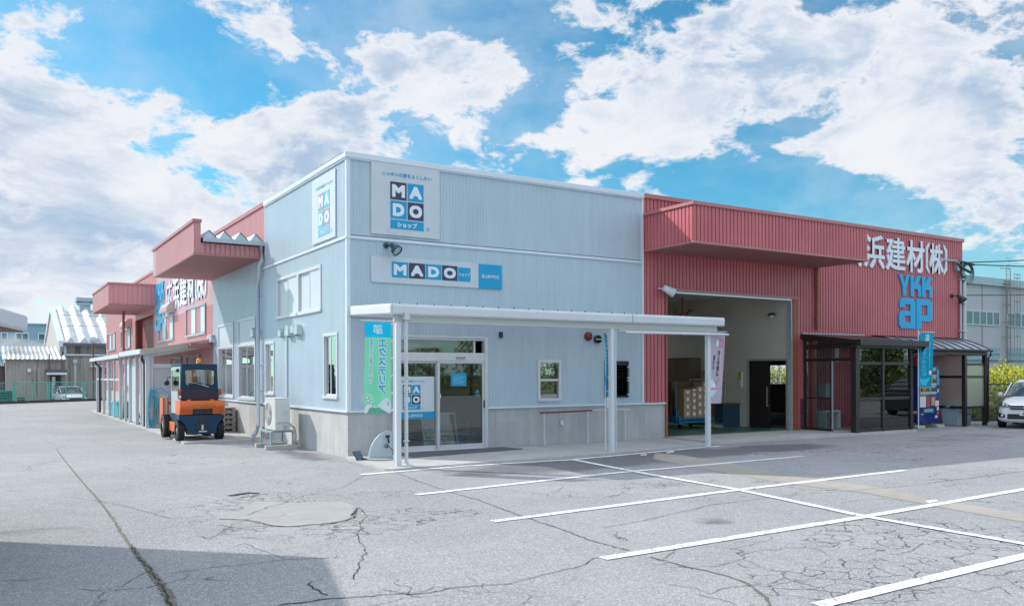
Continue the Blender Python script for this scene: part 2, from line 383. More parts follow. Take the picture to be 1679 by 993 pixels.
# ------------------------------------------------------------ ground
def mat_asphalt():
    m = bpy.data.materials.new('old_asphalt'); m.use_nodes = True; g = NT(m.node_tree); b = m.node_tree.nodes['Principled BSDF']
    tc = g.n('ShaderNodeTexCoord').outputs['Object']; sep = g.n('ShaderNodeSeparateXYZ'); g.l(tc, sep.inputs[0])
    X, Y = sep.outputs[0], sep.outputs[1]
    big = g.noise(tc, .35, 6, .6, .3); mid = g.noise(tc, 2.2, 6, .65); fine = g.noise(tc, 95, 2, .7)
    vor = g.n('ShaderNodeTexVoronoi'); g.l(tc, vor.inputs['Vector']); vor.inputs['Scale'].default_value = 88
    c = g.mix(g.ramp(big, .3, .7), (0.268, 0.270, 0.283), (0.345, 0.345, 0.352))
    c = g.mix(g.m('MULTIPLY', g.ramp(mid, .42, .75), .45), c, (0.245, 0.245, 0.25))
    c = g.mix(g.m('MULTIPLY', g.ramp(fine, .30, .48), .0), c, (0.2, 0.2, 0.2))
    sp = g.n('ShaderNodeSeparateColor'); g.l(vor.outputs['Color'], sp.inputs[0])
    c = g.mix(g.m('MULTIPLY', g.ramp(sp.outputs[0], .50, 1.0), .55), c, (0.62, 0.60, 0.58))
    c = g.mix(g.m('MULTIPLY', g.ramp(sp.outputs[1], .55, 1.0), .55), c, (0.13, 0.13, 0.135))
    def blob(x, y, rx, ry, w=1.0):
        a = g.m('DIVIDE', g.m('SUBTRACT', X, x), rx); d = g.m('DIVIDE', g.m('SUBTRACT', Y, y), ry)
        q = g.m('ADD', g.m('MULTIPLY', a, a), g.m('MULTIPLY', d, d))
        return g.m('MULTIPLY', g.m('EXPONENT', g.m('MULTIPLY', q, -1.0)), w)
    def total(L):
        acc = None
        for q in L:
            e = blob(*q); acc = e if acc is None else g.m('MAXIMUM', acc, e)
        return acc
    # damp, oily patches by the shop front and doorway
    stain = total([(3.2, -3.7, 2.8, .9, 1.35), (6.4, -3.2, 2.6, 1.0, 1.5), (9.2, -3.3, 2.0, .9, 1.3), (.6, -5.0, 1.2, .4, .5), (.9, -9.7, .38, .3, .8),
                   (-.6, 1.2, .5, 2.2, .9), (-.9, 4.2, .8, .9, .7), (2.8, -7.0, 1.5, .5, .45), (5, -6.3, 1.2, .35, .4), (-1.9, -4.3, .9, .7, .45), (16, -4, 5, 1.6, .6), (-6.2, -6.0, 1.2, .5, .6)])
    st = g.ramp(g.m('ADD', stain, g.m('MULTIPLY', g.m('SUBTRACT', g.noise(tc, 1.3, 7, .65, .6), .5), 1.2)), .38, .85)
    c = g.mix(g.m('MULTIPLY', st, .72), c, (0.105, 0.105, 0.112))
    # crazing
    wn = g.n('ShaderNodeTexNoise'); g.l(tc, wn.inputs['Vector']); wn.inputs['Scale'].default_value = 3.0; wn.inputs['Detail'].default_value = 5
    vs = g.n('ShaderNodeVectorMath', operation='SCALE'); g.l(wn.outputs[1], vs.inputs[0]); vs.inputs['Scale'].default_value = .35
    va = g.n('ShaderNodeVectorMath', operation='ADD'); g.l(tc, va.inputs[0]); g.l(vs.outputs[0], va.inputs[1])
    def cracks(scale, width):
        v = g.n('ShaderNodeTexVoronoi', feature='DISTANCE_TO_EDGE'); g.l(va.outputs[0], v.inputs['Vector']); v.inputs['Scale'].default_value = scale
        wid = g.m('MULTIPLY', g.m('ADD', g.noise(tc, 4, 3, .6), .0), width * 2)
        return g.m('SUBTRACT', 1.0, g.m('DIVIDE', v.outputs['Distance'], wid), clamp=True)
    z1 = total([(1.9, -11.2, 1.5, 1.0), (-.1, -12.4, 1.6, .8, .9), (2.9, -12.2, 1.3, .6), (-2.6, -7.4, 1.9, 1.1, .85), (-1.6, -5.3, 1.4, .8, .6), (2.2, -6.8, 1.9, .7, .7), (11, -4.5, 2.6, 1.2, .9), (-3.3, -5.0, 1.2, 1.4, .7), (6.2, -10.9, 2, .7, .7)])
    z1 = g.ramp(g.m('ADD', z1, g.m('MULTIPLY', g.m('SUBTRACT', g.noise(tc, .9, 5, .6), .5), 1.4)), .42, .60)
    c1 = g.m('MULTIPLY', g.ramp(cracks(3.6, .030), .0, .5), z1)
    z2 = g.ramp(g.noise(tc, .30, 4, .6), .50, .60)
    c2 = g.m('MULTIPLY', g.ramp(cracks(1.1, .0095), .0, .6), z2)
    c3 = g.m('MULTIPLY', g.ramp(cracks(9.0, .035), .1, .6), g.m('MULTIPLY', z1, g.ramp(g.noise(tc, 2.0, 3, .5), .5, .62)))
    ck = g.m('MAXIMUM', g.m('MAXIMUM', c1, c2), g.m('MULTIPLY', c3, .6))
    c = g.mix(g.m('MULTIPLY', ck, .78), c, (0.055, 0.050, 0.045))
    g.l(c, b.inputs['Base Color'])
    rg = g.m('SUBTRACT', .93, g.m('MULTIPLY', st, .25)); g.l(rg, b.inputs['Roughness']); b.inputs['Specular IOR Level'].default_value = .3
    hh = g.m('SUBTRACT', g.m('ADD', g.m('MULTIPLY', fine, .5), g.m('MULTIPLY', sp.outputs[0], .5)), g.m('MULTIPLY', ck, 1.2))
    bn = g.n('ShaderNodeBump'); bn.inputs['Strength'].default_value = .55; bn.inputs['Distance'].default_value = .012
    g.l(hh, bn.inputs['Height']); g.l(bn.outputs[0], b.inputs['Normal'])
    return m
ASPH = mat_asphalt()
def mat_grass():
    m = bpy.data.materials.new('rough_grass'); m.use_nodes = True; g = NT(m.node_tree); b = m.node_tree.nodes['Principled BSDF']
    tc = g.n('ShaderNodeTexCoord').outputs['Object']
    g.l(g.mix(g.ramp(g.noise(tc, .4, 8, .7), .35, .65), (.05, .07, .025), (.14, .14, .06)), b.inputs['Base Color']); b.inputs['Roughness'].default_value = .95
    return m
o = MB().quad((-1500,-1500,-.05),(1500,-1500,-.05),(1500,1500,-.05),(-1500,1500,-.05)).build('ground', mat_grass()); tag(o, kind='structure')
FA, FB = Vector((-9.0, 42.2)), Vector((6.0, 53.0))            # line of the low kerb and wire fence closing the yard
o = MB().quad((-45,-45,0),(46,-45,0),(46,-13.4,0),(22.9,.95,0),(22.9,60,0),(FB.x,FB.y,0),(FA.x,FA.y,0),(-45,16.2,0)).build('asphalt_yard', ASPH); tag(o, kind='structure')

def poly_sheet(name, pts, z, m, kind='structure', thick=0.0):
    mb = MB()
    if thick: mb.prism(pts, z - thick, z, 'z')
    else: mb.add([(x, y, z) for x, y in pts], [tuple(range(len(pts)))])
    return tag(mb.build(name, m), kind=kind)

# painted bay lines
def mat_line():
    m = bpy.data.materials.new('worn_road_paint'); m.use_nodes = True; g = NT(m.node_tree); b = m.node_tree.nodes['Principled BSDF']
    tc = g.n('ShaderNodeTexCoord').outputs['Object']
    w = g.ramp(g.m('ADD', g.m('MULTIPLY', g.noise(tc, 30, 6, .75), .7), g.m('MULTIPLY', g.noise(tc, 2.5, 3, .5), .3)), .52, .63)
    c = g.mix(g.ramp(g.noise(tc, 6, 5, .6), .3, .7), (.72, .73, .74), (.88, .89, .90))
    wn = g.n('ShaderNodeTexNoise'); g.l(tc, wn.inputs['Vector']); wn.inputs['Scale'].default_value = 3.0; wn.inputs['Detail'].default_value = 5
    vs = g.n('ShaderNodeVectorMath', operation='SCALE'); g.l(wn.outputs[1], vs.inputs[0]); vs.inputs['Scale'].default_value = .35
    va = g.n('ShaderNodeVectorMath', operation='ADD'); g.l(tc, va.inputs[0]); g.l(vs.outputs[0], va.inputs[1])
    v = g.n('ShaderNodeTexVoronoi', feature='DISTANCE_TO_EDGE'); g.l(va.outputs[0], v.inputs['Vector']); v.inputs['Scale'].default_value = 3.6
    w = g.m('MAXIMUM', w, g.m('MULTIPLY', g.m('LESS_THAN', v.outputs['Distance'], .020), g.ramp(g.noise(tc, .8, 4, .6), .44, .52)))
    g.l(g.mix(g.m('MULTIPLY', w, .85), c, (.26, .26, .27)), b.inputs['Base Color']); b.inputs['Roughness'].default_value = .7
    return m
LINE = mat_line()
def stroke(mb, pts, w, z, jit=0.0):
    L = []
    for i, p in enumerate(pts):
        a = Vector(pts[max(0, i - 1)]); c = Vector(pts[min(len(pts) - 1, i + 1)]); d = (c - a).normalized(); n = Vector((-d.y, d.x))
        ww = (w[i] if isinstance(w, list) else w) / 2
        q = Vector(p); L.append((q + n * (ww * (1 + random.uniform(-jit, jit))), q - n * (ww * (1 + random.uniform(-jit, jit)))))
    for (a, b), (c, d) in zip(L, L[1:]): mb.add([(a.x,a.y,z),(b.x,b.y,z),(d.x,d.y,z),(c.x,c.y,z)], [(0,1,2,3)])
def subdiv(pts, step=.25, wob=0.004):
    out = []
    for a, b in zip(pts, pts[1:]):
        a, b = Vector(a), Vector(b); n = max(1, int((b - a).length / step))
        for k in range(n): out.append(a.lerp(b, k / n) + Vector((random.uniform(-wob, wob), random.uniform(-wob, wob))))
    out.append(Vector(pts[-1])); return out
def ext(a, b, k): a, b = Vector(a), Vector(b); return b + (b - a) * k
lines = [[gp(592,778), gp(760,764), gp(938,753.5), gp(1180,731)], [gp(683,811), gp(1000,776), gp(1316,748)], [gp(808,855), gp(1210,803), gp(1483,771)],
         [gp(988,916), gp(1418,847), gp(1679,802), tuple(ext(gp(1418,847), gp(1679,802), .3))],
         [gp(1340,993), gp(1679,912), tuple(ext(gp(1340,993), gp(1679,912), 1.4))]]
lz = .008
for i, L in enumerate(lines):
    mb = MB(); stroke(mb, subdiv(L), .14, lz); tag(mb.build('bay_line', LINE), kind='structure')
mb = MB(); stroke(mb, subdiv([gp(938,753.5), gp(1060,777), gp(1205,802), gp(1418,847), gp(1679,892), tuple(ext(gp(1418,847), gp(1679,892), .6))]), .13, .012); tag(mb.build('bay_line', LINE), kind='structure')

# concrete drain band across the bays, repair patch, long seams and cracks
top = [(1075,742),(1120,746),(1185,757),(1290,779),(1415,794),(1540,818),(1679,843)]; bot = [(1679,856),(1540,831),(1415,807),(1290,793),(1150,768),(1070,752)]
poly_sheet('drain_band', [gp(*p) for p in top + bot], .004, TANC)
def jag(pts, step=.12, wob=.03): return subdiv(pts, step, wob)
PATCH = mat_concrete('repair_mortar', (.385, .38, .375), (.31, .305, .30), 2)
patch = [(357,851),(375,843),(400,836),(402,828),(420,822),(440,822),(480,824),(560,822),(583,830),(580,840),(572,850),(545,857),(500,861),(470,863),(440,860),(425,855),(400,851)]
poly_sheet('repair_patch', [tuple(p) for p in jag([gp(*p) for p in patch + patch[:1]], .1, .02)[:-1]], .004, PATCH)
poly_sheet('repair_patch', [gp(*p) for p in [(390,816),(402,814),(411,816),(409,819),(398,819)]], .004, PATCH)
CRK = mat('crack_shadow_dirt', (.035, .032, .028), .95); MOSS = mat('dirt_seam', (.17, .155, .125), .95, var=.5, vscale=9)
def crack(px, w, m, name='asphalt_crack', z=.006, wob=.018, jit=.7, step=.07):
    g2 = [gp(*p) for p in px]; pts = subdiv(g2, step, wob); n = len(pts)
    ww = [max(.003, (w[0] + (w[1] - w[0]) * i / n)) for i in range(n)]
    mb = MB(); stroke(mb, pts, ww, z, jit); return tag(mb.build(name, m), kind='structure')
crack([(92,735),(104,752),(135,790),(160,817),(185,850),(200,875),(215,895)], (.010, .032), MOSS, 'asphalt_seam', step=.04, wob=.008, jit=.5)
crack([(215,895),(232,918),(250,940),(262,955),(275,975),(290,1010)], (.04, .085), MOSS, 'asphalt_seam', jit=.35, step=.03, wob=.01)
crack([(212,893),(232,918),(250,940),(265,960),(285,1010)], (.006, .022), CRK, z=.010)
crack([(357,851),(380,851),(400,852),(425,857),(440,861),(470,864),(500,861),(545,858),(572,852),(585,845)], (.014, .020), CRK, z=.009)
crack([(577,844),(582,838),(590,832)], (.03, .012), CRK, z=.009)
crack([(378,813),(392,810),(408,808),(425,809)], (.10, .05), CRK, z=.009, wob=.02, jit=.5)
crack([(395,816),(412,814),(424,811)], (.03, .02), CRK, z=.010, wob=.02)
crack([(405,845),(440,831),(452,829),(473,823)], (.008, .008), CRK, z=.009)
crack([(278,940),(300,937),(350,930),(400,925),(465,918),(540,914)], (.008, .01), CRK)
crack([(588,832),(600,845),(590,862),(585,885),(600,900),(590,925),(580,950)], (.006, .008), CRK)
crack([(450,993),(540,982),(580,980),(625,975),(700,972),(750,962),(840,957)], (.018, .008), CRK)
crack([(535,975),(520,968),(506,958),(512,952),(530,950)], (.014, .008), CRK)
crack([(0,952),(40,951),(78,948)], (.008, .006), CRK)
crack([(650,775),(690,790),(740,807),(790,821),(840,840)], (.012, .022), MOSS, 'asphalt_seam')
crack([(840,840),(880,854),(915,865),(965,885),(1030,902)], (.02, .02), MOSS, 'asphalt_seam')
crack([(1065,912),(1100,922),(1190,943),(1225,958),(1250,975),(1262,993)], (.02, .035), MOSS, 'asphalt_seam')
crack([(985,866),(1060,852),(1165,828),(1290,812),(1390,805)], (.008, .010), CRK)
crack([(1390,805),(1490,796),(1600,782),(1679,772)], (.010, .014), MOSS, 'asphalt_seam')
crack([(840,955),(880,945),(910,938),(960,925),(975,915),(1030,905),(1080,905)], (.008, .008), CRK)
crack([(600,778),(560,800),(500,812),(470,822)], (.006, .006), CRK)
crack([(0,770),(80,758),(100,752)], (.006, .006), CRK)
crack([(0,825),(120,815),(200,828),(280,850),(350,845)], (.007, .007), CRK)
for k in range(9):                                        # short loose cracks wandering over the open yard
    u, v = random.uniform(40, 1600), random.uniform(860, 980); p = [(u, v)]
    for q in range(random.randint(4, 8)): u += random.uniform(15, 45); v += random.uniform(-14, 14); p.append((u, v))
    crack(p, (.006, .006), CRK)
for px in [(1410,822,1442,820),(1100,743,1125,742),(900,990,930,985)]:   # old paint scraps
    pass
poly_sheet('paint_scrap', [gp(*p) for p in [(1517,822),(1533,819),(1540,822),(1524,825)]], .010, LINE)
poly_sheet('paint_scrap', [gp(*p) for p in [(1050,745),(1060,744),(1061,746),(1051,746.5)]], .006, LINE)
poly_sheet('paint_scrap', [gp(*p) for p in [(1092,741),(1104,739),(1106,741),(1094,742.5)]], .006, LINE)

# concrete aprons (raised)
poly_sheet('shop_apron', [(-.05,-.02),(-.16,-.55),(-.30,-2.6),(-.22,-2.78),(.1,-2.72),(5.0,-2.45),(8.35,-2.05),(8.6,-1.9),(8.84,-.3),(8.84,-.02)], .045, SLAB, thick=.08)
poly_sheet('garage_apron', [(8.86,.06),(8.80,-1.55),(9.3,-1.75),(11,-1.75),(13,-1.85),(15.2,-1.95),(17.1,-1.9),(17.1,.06)], .075, SLAB, thick=.1)
poly_sheet('side_apron', [(-.02,3.3),(-.35,3.4),(-.45,5.72),(-2.18,5.74),(-2.05,9.5),(-2.0,21.0),(-2.0,29.6),(-.02,29.6)], .05, SLAB, thick=.08)

# ------------------------------------------------------------ the shop building (grey) and the warehouse (red)
ZR, ZC, ZB = 6.43, 0.985, 4.66      # roof edge, plinth top, mid band
FF = F_front(0, 0); FL = F_left(0, 0)           # on FL the local u axis is -y
shop = tag(empty('shop_building', (0, 0, 0)), 'two-tone pale blue-grey ribbed metal shop building on a concrete plinth at the street corner', 'building')
DX0, DX1, DZ1 = 1.02, 3.36, 2.57    # entrance
win_f = [(4.80, 5.43, 1.13, 2.07)]; louv = (6.80, 7.57, 1.15, 2.08)
holesF = [(DX0, DX1, 0, DZ1)] + win_f + [louv]
mb = MB(); siding(mb, FF, 0.06, 8.06, ZC, ZB - .04, .0735, .022, .0055, holesF); siding(mb, FF, 0.06, 8.06, ZB + .04, ZR - .12, .0735, .022, .0055)
mb.build('front_wall', GREY, shop)
LW = [(.56, 1.40, 1.26, 2.64), (5.24, 6.02, 1.25, 2.61), (7.06, 8.86, 1.06, 3.38), (9.50, 11.40, 1.08, 3.34), (1.59, 4.90, 3.22, 4.22)]
holesL = [(-b, -a, c, d) for (a, b, c, d) in LW]
mb = MB(); siding(mb, FL, -12.09, -.06, ZC, ZB - .04, .0735, .022, .0055, holesL); siding(mb, FL, -6.05, -.06, ZB + .04, ZR - .12, .0735, .022, .0055)
siding(mb, FL, -12.09, -6.05, ZB - .04, 5.0, .0735, .022, .0055)
mb.build('side_wall', GREY, shop)
# plinth
mb = MB()
for a, b in ((0, DX0), (DX1, 8.86)): mb.box(a, b, 0.0, .18, -.1, ZC - .03)
mb.box(.0, .18, .18, 12.1, -.1, ZC - .03)
mb.build('plinth', CONC, shop)
# trims: corner, base flashing, mid band, coping
for q in ((-.035, .055, -.035, .055, ZC - .02, ZR - .12), (8.03, 8.09, -.045, -.0, ZC, ZR - .10), (-.028, .0, 6.02, 6.08, 5.0, ZR - .1), (-.03, .0, 12.06, 12.12, ZC, 4.9)):
    MB().box(*q).build('corner_trim', TRIM, shop, bevel=.006)
mb = MB()
mb.box(-.05, DX0, -.05, .0, ZC - .03, ZC + .015); mb.box(DX1, 8.08, -.05, .0, ZC - .03, ZC + .015); mb.box(-.05, 0, 0.0, 12.1, ZC - .03, ZC + .015)
mb.box(8.08, 8.84, -.055, .0, ZC - .03, ZC + .01)
mb.build('base_flashing', TRIM, shop, bevel=.004)
mb = MB(); mb.box(-.045, 8.03, -.05, -.0, ZB - .045, ZB + .02); mb.box(-.052, -.0, -.0, 6.7, ZB - .045, ZB + .02)
mb.build('mid_band', TRIM, shop, bevel=.006)
mb = MB(); mb.box(-.07, 8.10, -.07, .12, ZR - .12, ZR); mb.box(-.07, .12, .12, 6.07, ZR - .12, ZR); mb.box(-.055, 8.08, -.055, .0, ZR - .15, ZR - .12); mb.box(-.055, 0, 0.0, 6.06, ZR - .15, ZR - .12)
mb.build('coping', TRIM, shop, bevel=.008)
# dark shell behind the sheets so rooms are rooms
mb = MB(); mb.box(.13, 8.05, .13, 6.0, 6.1, 6.2); mb.box(.2, 8.0, 6.0, 6.1, 0, 6.1); mb.box(7.95, 8.05, .3, 6.1, 0, 6.1); mb.box(.12, 8.05, 6.1, 12.2, 4.95, 5.1); mb.box(.2, 8, 12.1, 12.2, 0, 5); mb.box(5.0, 5.1, 6.1, 12.1, 0, 5)
mb.box(.1, 8.0, .1, .12, 2.75, 6.1); mb.box(.1, .12, .2, 12.1, 3.6 + .9, 5.0); mb.box(.2, 7.95, .2, 12.1, 2.95, 3.05)
mb.build('inner_shell', mat('inner_wall', (.40, .38, .35), .8), shop)
tag(MB().quad((.18,.1,.06),(8,.1,.06),(8,12.1,.06),(.18,12.1,.06)).build('shop_floor', mat('vinyl_floor', (.22, .20, .18), .35, var=.1)), kind='structure')

def sash_window(parent, M, u0, u1, z0, z1, n=2, fr=.045, depth=.09, transom=None, frame_m=None, sashes=None, curtain=True, lab=None, proud=.045):
    """frame in the wall plane; sashes: 'g' glass, 'w' white shutter, 'd' dark"""
    frame_m = frame_m or OFFW
    mb = MB()
    put_rect(mb, M, u0 - .03, u1 + .03, z1 - fr, z1 + .03, -depth, proud); put_rect(mb, M, u0 - .05, u1 + .05, z0 - .035, z0 + fr, -depth, proud + .02)
    put_rect(mb, M, u0 - .03, u0 + fr, z0 + fr, z1 - fr, -depth, proud); put_rect(mb, M, u1 - fr, u1 + .03, z0 + fr, z1 - fr, -depth, proud)
    if transom: put_rect(mb, M, u0 + fr, u1 - fr, transom - .03, transom + .03, -depth, proud)
    w = mb.build('window', frame_m, parent, bevel=.004)
    if lab: w['label'] = lab
    zt = (transom - .03) if transom else z1 - fr
    if transom:
        mb = MB(); put_rect(mb, M, u0 + fr, u1 - fr, transom + .03, z1 - fr, .005, .02); mb.build('transom_panel', SIGNW, w)
    sashes = sashes or 'g' * n; n = len(sashes); du = (u1 - u0 - 2 * fr) / n; st = .03
    for i, k in enumerate(sashes):
        a = u0 + fr + du * i; b = a + du; off = .0 if i % 2 else -.03
        mb = MB()
        put_rect(mb, M, a, a + st, z0 + fr, zt, off, off + .025); put_rect(mb, M, b - st, b, z0 + fr, zt, off, off + .025)
        put_rect(mb, M, a + st, b - st, z0 + fr, z0 + fr + st * 1.3, off, off + .025); put_rect(mb, M, a + st, b - st, zt - st, zt, off, off + .025)
        s = mb.build('sash', frame_m, w)
        mb = MB(); put_rect(mb, M, a + st, b - st, z0 + fr + st * 1.3, zt - st, off + .008, off + .016)
        m = {'g': GLASS, 'w': SIGNW, 'd': mat('dark_screen', (.05, .06, .09), .35), 'l': mat('pale_blue_blind', (.50, .62, .68), .5)}[k]
        mb.build('pane', m, w)
    if curtain:
        mb = MB(); NS = 40
        def f(a, t): 
            return M @ Vector((u0 + .02 + (u1 - u0 - .04) * a, z0 + (zt - z0) * t, -.16 + .018 * math.sin(a * 60)))
        mb.grid(f, NS, 1); mb.build('curtain', mat('curtain_cloth', (.30, .31, .33), .9), w)
    return w
for i, (a, b, c, d) in enumerate(LW):
    if i == 4:
        sash_window(shop, FL, -b, (-b - a) / 2, c, d, sashes='ww', curtain=False); sash_window(shop, FL, (-b - a) / 2 + .05, -a, c, d, sashes='ww', curtain=False)
    elif i in (2, 3): sash_window(shop, FL, -b, -a, c, d, sashes='gg', transom=2.62)
    else: sash_window(shop, FL, -b, -a, c, d, sashes='gg', fr=.035)
# front: vertical sash window and louvre window
a, b, c, d = win_f[0]
mb = MB(); put_rect(mb, FF, a - .03, b + .03, d - .04, d + .03, -.08, .05); put_rect(mb, FF, a - .03, b + .03, c - .03, c + .04, -.08, .06)
put_rect(mb, FF, a - .03, a + .04, c + .04, d - .04, -.08, .05); put_rect(mb, FF, b - .04, b + .03, c + .04, d - .04, -.08, .05); put_rect(mb, FF, a + .04, b - .04, 1.585, 1.635, -.03, .03)
w = mb.build('window', OFFW, shop, bevel=.004)
mb = MB(); put_rect(mb, FF, a + .04, b - .04, c + .04, 1.585, -.01, .0); mb.build('pane', GLASS, w)
mb = MB(); put_rect(mb, FF, a + .04, b - .04, 1.635, d - .04, .01, .02); mb.build('pane', GLASS, w)
mb = MB(); put_rect(mb, FF, a + .04, b - .04, 1.2, d - .04, -.16, -.15); mb.build('blind', mat('green_poster', (.16, .20, .08), .8, var=.6, vscale=6), w)
a, b, c, d = louv
mb = MB(); put_rect(mb, FF, a, a + .04, c, d, -.06, .05); put_rect(mb, FF, b - .04, b, c, d, -.06, .05); put_rect(mb, FF, a, b, d - .04, d, -.06, .05); put_rect(mb, FF, a, b, c, c + .04, -.06, .05)
w = mb.build('louvre_window', BLKM, shop)
mb = MB()
for k in range(12):
    z = c + .06 + k * .071
    mb.add([FF @ Vector(p) for p in [(a + .02, z, .11), (b - .0, z, .11), (b - .0, z + .062, .02), (a + .02, z + .062, .02)]], [(0, 1, 2, 3)])
mb.build('louvre_blade', mat_glass('smoked_louvre', (.10, .17, .20), .8, .06), w)

# entrance: transom light, header with sensor, fixed leaf and sliding leaf
ent = MB(); fr = OFFW
def er(x0, x1, z0, z1, n0=-.10, n1=.05): put_rect(ent, FF, x0, x1, z0, z1, n0, n1)
er(DX0 - .02, DX0 + .05, .06, DZ1); er(DX1 - .06, DX1 + .02, .06, DZ1, -.1, .06); er(DX0 + .05, DX1 - .06, DZ1 - .05, DZ1 + .0); er(DX0 - .02, DX1 + .02, DZ1, DZ1 + .04, -.02, .08)
er(DX0 + .05, DX1 - .06, 2.05, 2.24, -.10, .045); er(DX0 + .05, DX1 - .06, .045, .075, -.12, .06); er(3.02, 3.06, 2.24, DZ1 - .05, -.06, .03)
ew = ent.build('entrance', fr, shop, bevel=.005)
mb = MB(); put_rect(mb, FF, DX0 + .05, 3.02, 2.24, DZ1 - .05, -.02, -.012); mb.build('transom_pane', GLASS2, ew)
MX = 2.10
def leaf(name, x0, x1, off, lab=None):
    mb = MB(); z0, z1 = .075, 2.05
    put_rect(mb, FF, x0, x0 + .055, z0, z1, off, off + .04); put_rect(mb, FF, x1 - .055, x1, z0, z1, off, off + .04)
    put_rect(mb, FF, x0 + .055, x1 - .055, z0, z0 + .10, off, off + .04); put_rect(mb, FF, x0 + .055, x1 - .055, z1 - .05, z1, off, off + .04)
    l = mb.build(name, fr, ew, bevel=.004)
    mb = MB(); put_rect(mb, FF, x0 + .055, x1 - .055, z0 + .10, z1 - .05, off + .014, off + .022); mb.build('pane', GLASS2, l)
    return l
l1 = leaf('fixed_leaf', DX0 + .05, MX + .03, -.07); l2 = leaf('sliding_leaf', MX - .01, DX1 - .06, -.01)
mb = MB(); put_rect(mb, FF, 2.55, 2.78, 2.11, 2.15, .045, .085); mb.build('door_sensor', mat('sensor_grey', (.35, .34, .34), .4), ew, bevel=.006)
mb = MB(); put_rect(mb, FF, 3.27, 3.30, .98, 1.16, .03, .05); mb.build('handle', BLKM, l2, bevel=.004)
mb = MB(); put_rect(mb, FF, DX0, DX1, .03, .056, 0, .12); mb.build('sill', ALU, ew)

# MADO board pieces, reused at several sizes
def mado_square(parent, M, cx, cy, w, off, dark=None):
    """2x2 logo block with a band under it; w = total width, centre top-left anchored at cx (centre), cy (top)"""
    k = w / 2; g = w * .015; dark = dark or NAVYP
    mb = MB()
    for i, (a, b) in enumerate([(-1, 0), (0, 0), (-1, -1), (0, -1)]):
        mb.cur = 1 if i in (0, 3) else 0
        x0 = cx + a * k + g; x1 = cx + (a + 1) * k - g; y1 = cy + b * k - g; y0 = cy + (b - 1) * k + g
        put_rect(mb, M, x0, x1, y0, y1, off, off + .004)
    mb.cur = 0; put_rect(mb, M, cx - k + g, cx + k - g, cy - 2 * k - k * .50, cy - 2 * k - g, off, off + .004)
    mb.build('logo_block', [CYAN, dark], parent)
    mb = MB()
    for i, (c, a, b) in enumerate([('M', -.5, -.5), ('A', .5, -.5), ('D', -.5, -1.5), ('O', .5, -1.5)]):
        put_text(mb, M, c, cx + a * k, cy + b * k, k * (.74 if c in 'MAO' else .66), k * .66, off + .006, bold=.07)
    put_text(mb, M, 'ショップ', cx, cy - 2.27 * k, k * 1.15, k * .27, off + .006, bold=.035)
    mb.build('lettering', LETW, parent)
    mb = MB(); put_text(mb, M, 'ニッポンの窓をよくしたい', cx, cy + k * .35, k * 2.9, k * .22, off + .002, bold=.03)
    put_text(mb, M, '®', cx + k * 1.22, cy - 2.38 * k, k * .2, k * .2, off + .002); mb.build('slogan', CYAN, parent)
def board(name, M, w, h, label, thick=.03, m=None):
    mb = MB(); put_rect(mb, M, -w / 2, w / 2, -h / 2, h / 2, 0, thick)
    return tag(mb.build(name, m or SIGNW, None, bevel=.004), label, 'sign')
M = F_front(1.33, 5.53, .022)
s1 = board('wall_sign', M, 1.63, 1.54, 'square white board with a blue and black four-letter logo high on the shaded front wall'); mado_square(s1, M, .02, .40, .82, .031)
M = F_left(1.35, 5.47, .022)
CY_, LT_ = CYAN, LETW
CYAN = mat('cyan_print_faded', (.16, .44, .58), .5, var=.15); s2 = board('wall_sign', M, 1.52, 1.47, 'faded square logo board high on the sunlit side wall beside the corner'); mado_square(s2, M, .05, .36, .78, .031, mat('faded_violet_print', (.34, .31, .40), .5)); CYAN = CY_
M = F_front(1.825, 4.005, .022)
s3 = board('wall_sign', M, 2.63, .56, 'long white and blue logo board below the mid band of the front wall')
mb = MB(); g0 = -.85
for i, c in enumerate('MADO'):
    mb.cur = i % 2; put_rect(mb, M, g0 + i * .405 + .008, g0 + (i + 1) * .405 - .008, -.15, .185, .031, .035)
mb.cur = 0; put_rect(mb, M, g0 + 4 * .405 + .008, g0 + 4 * .405 + .33, -.15, .165, .031, .035)
mb.build('logo_block', [CYAN, NAVYP], s3)
mb = MB()
for i, c in enumerate('MADO'): put_text(mb, M, c, g0 + (i + .5) * .405, .018, .30 if c != 'D' else .27, .235, .037, bold=.07)
put_text(mb, M, 'ショップ', g0 + 1.79, .01, .29, .085, .037, bold=.015); put_text(mb, M, '富山婦中町店', 1.625, .0, .46, .085, .037, bold=.01)
mb.build('lettering', LETW, s3)
mb = MB(); put_rect(mb, M, 1.31, 1.935, -.28, .28, 0.0, .034); mb.build('blue_panel', CYAN, s3, bevel=.003)

# stickers on the doors
M = F_front(1.565, 1.21, -.043)
mb = MB(); put_rect(mb, M, -.44, .48, -.28, .50, 0, .004); ds = tag(mb.build('door_sign', mat('sticker_white', (.62, .66, .69), .4)), 'white logo sign stuck on the left glass door leaf', 'sign')
mado_square(ds, M, -.08, .32, .44, .005)
mb = MB(); put_rect(mb, M, -.44, .48, -.44, -.28, 0, .0045); mb.build('blue_band', CYAN, ds)
mb = MB(); put_text(mb, M, '富山婦中町店', -.02, -.36, .42, .07, .006, bold=.01); mb.build('lettering', LETW, ds)
M = F_front(2.62, 1.62, .008)
mb = MB(); put_rect(mb, M, -.19, .22, -.14, .17, 0, .004); nb = tag(mb.build('notice', mat('sticker_white', (.62, .66, .69), .4)), 'small blue framed notice stuck on the right sliding door leaf', 'notice')
mb = MB(); put_rect(mb, M, -.175, .205, -.125, .155, .004, .006); mb.build('blue_print', CYAN, nb)
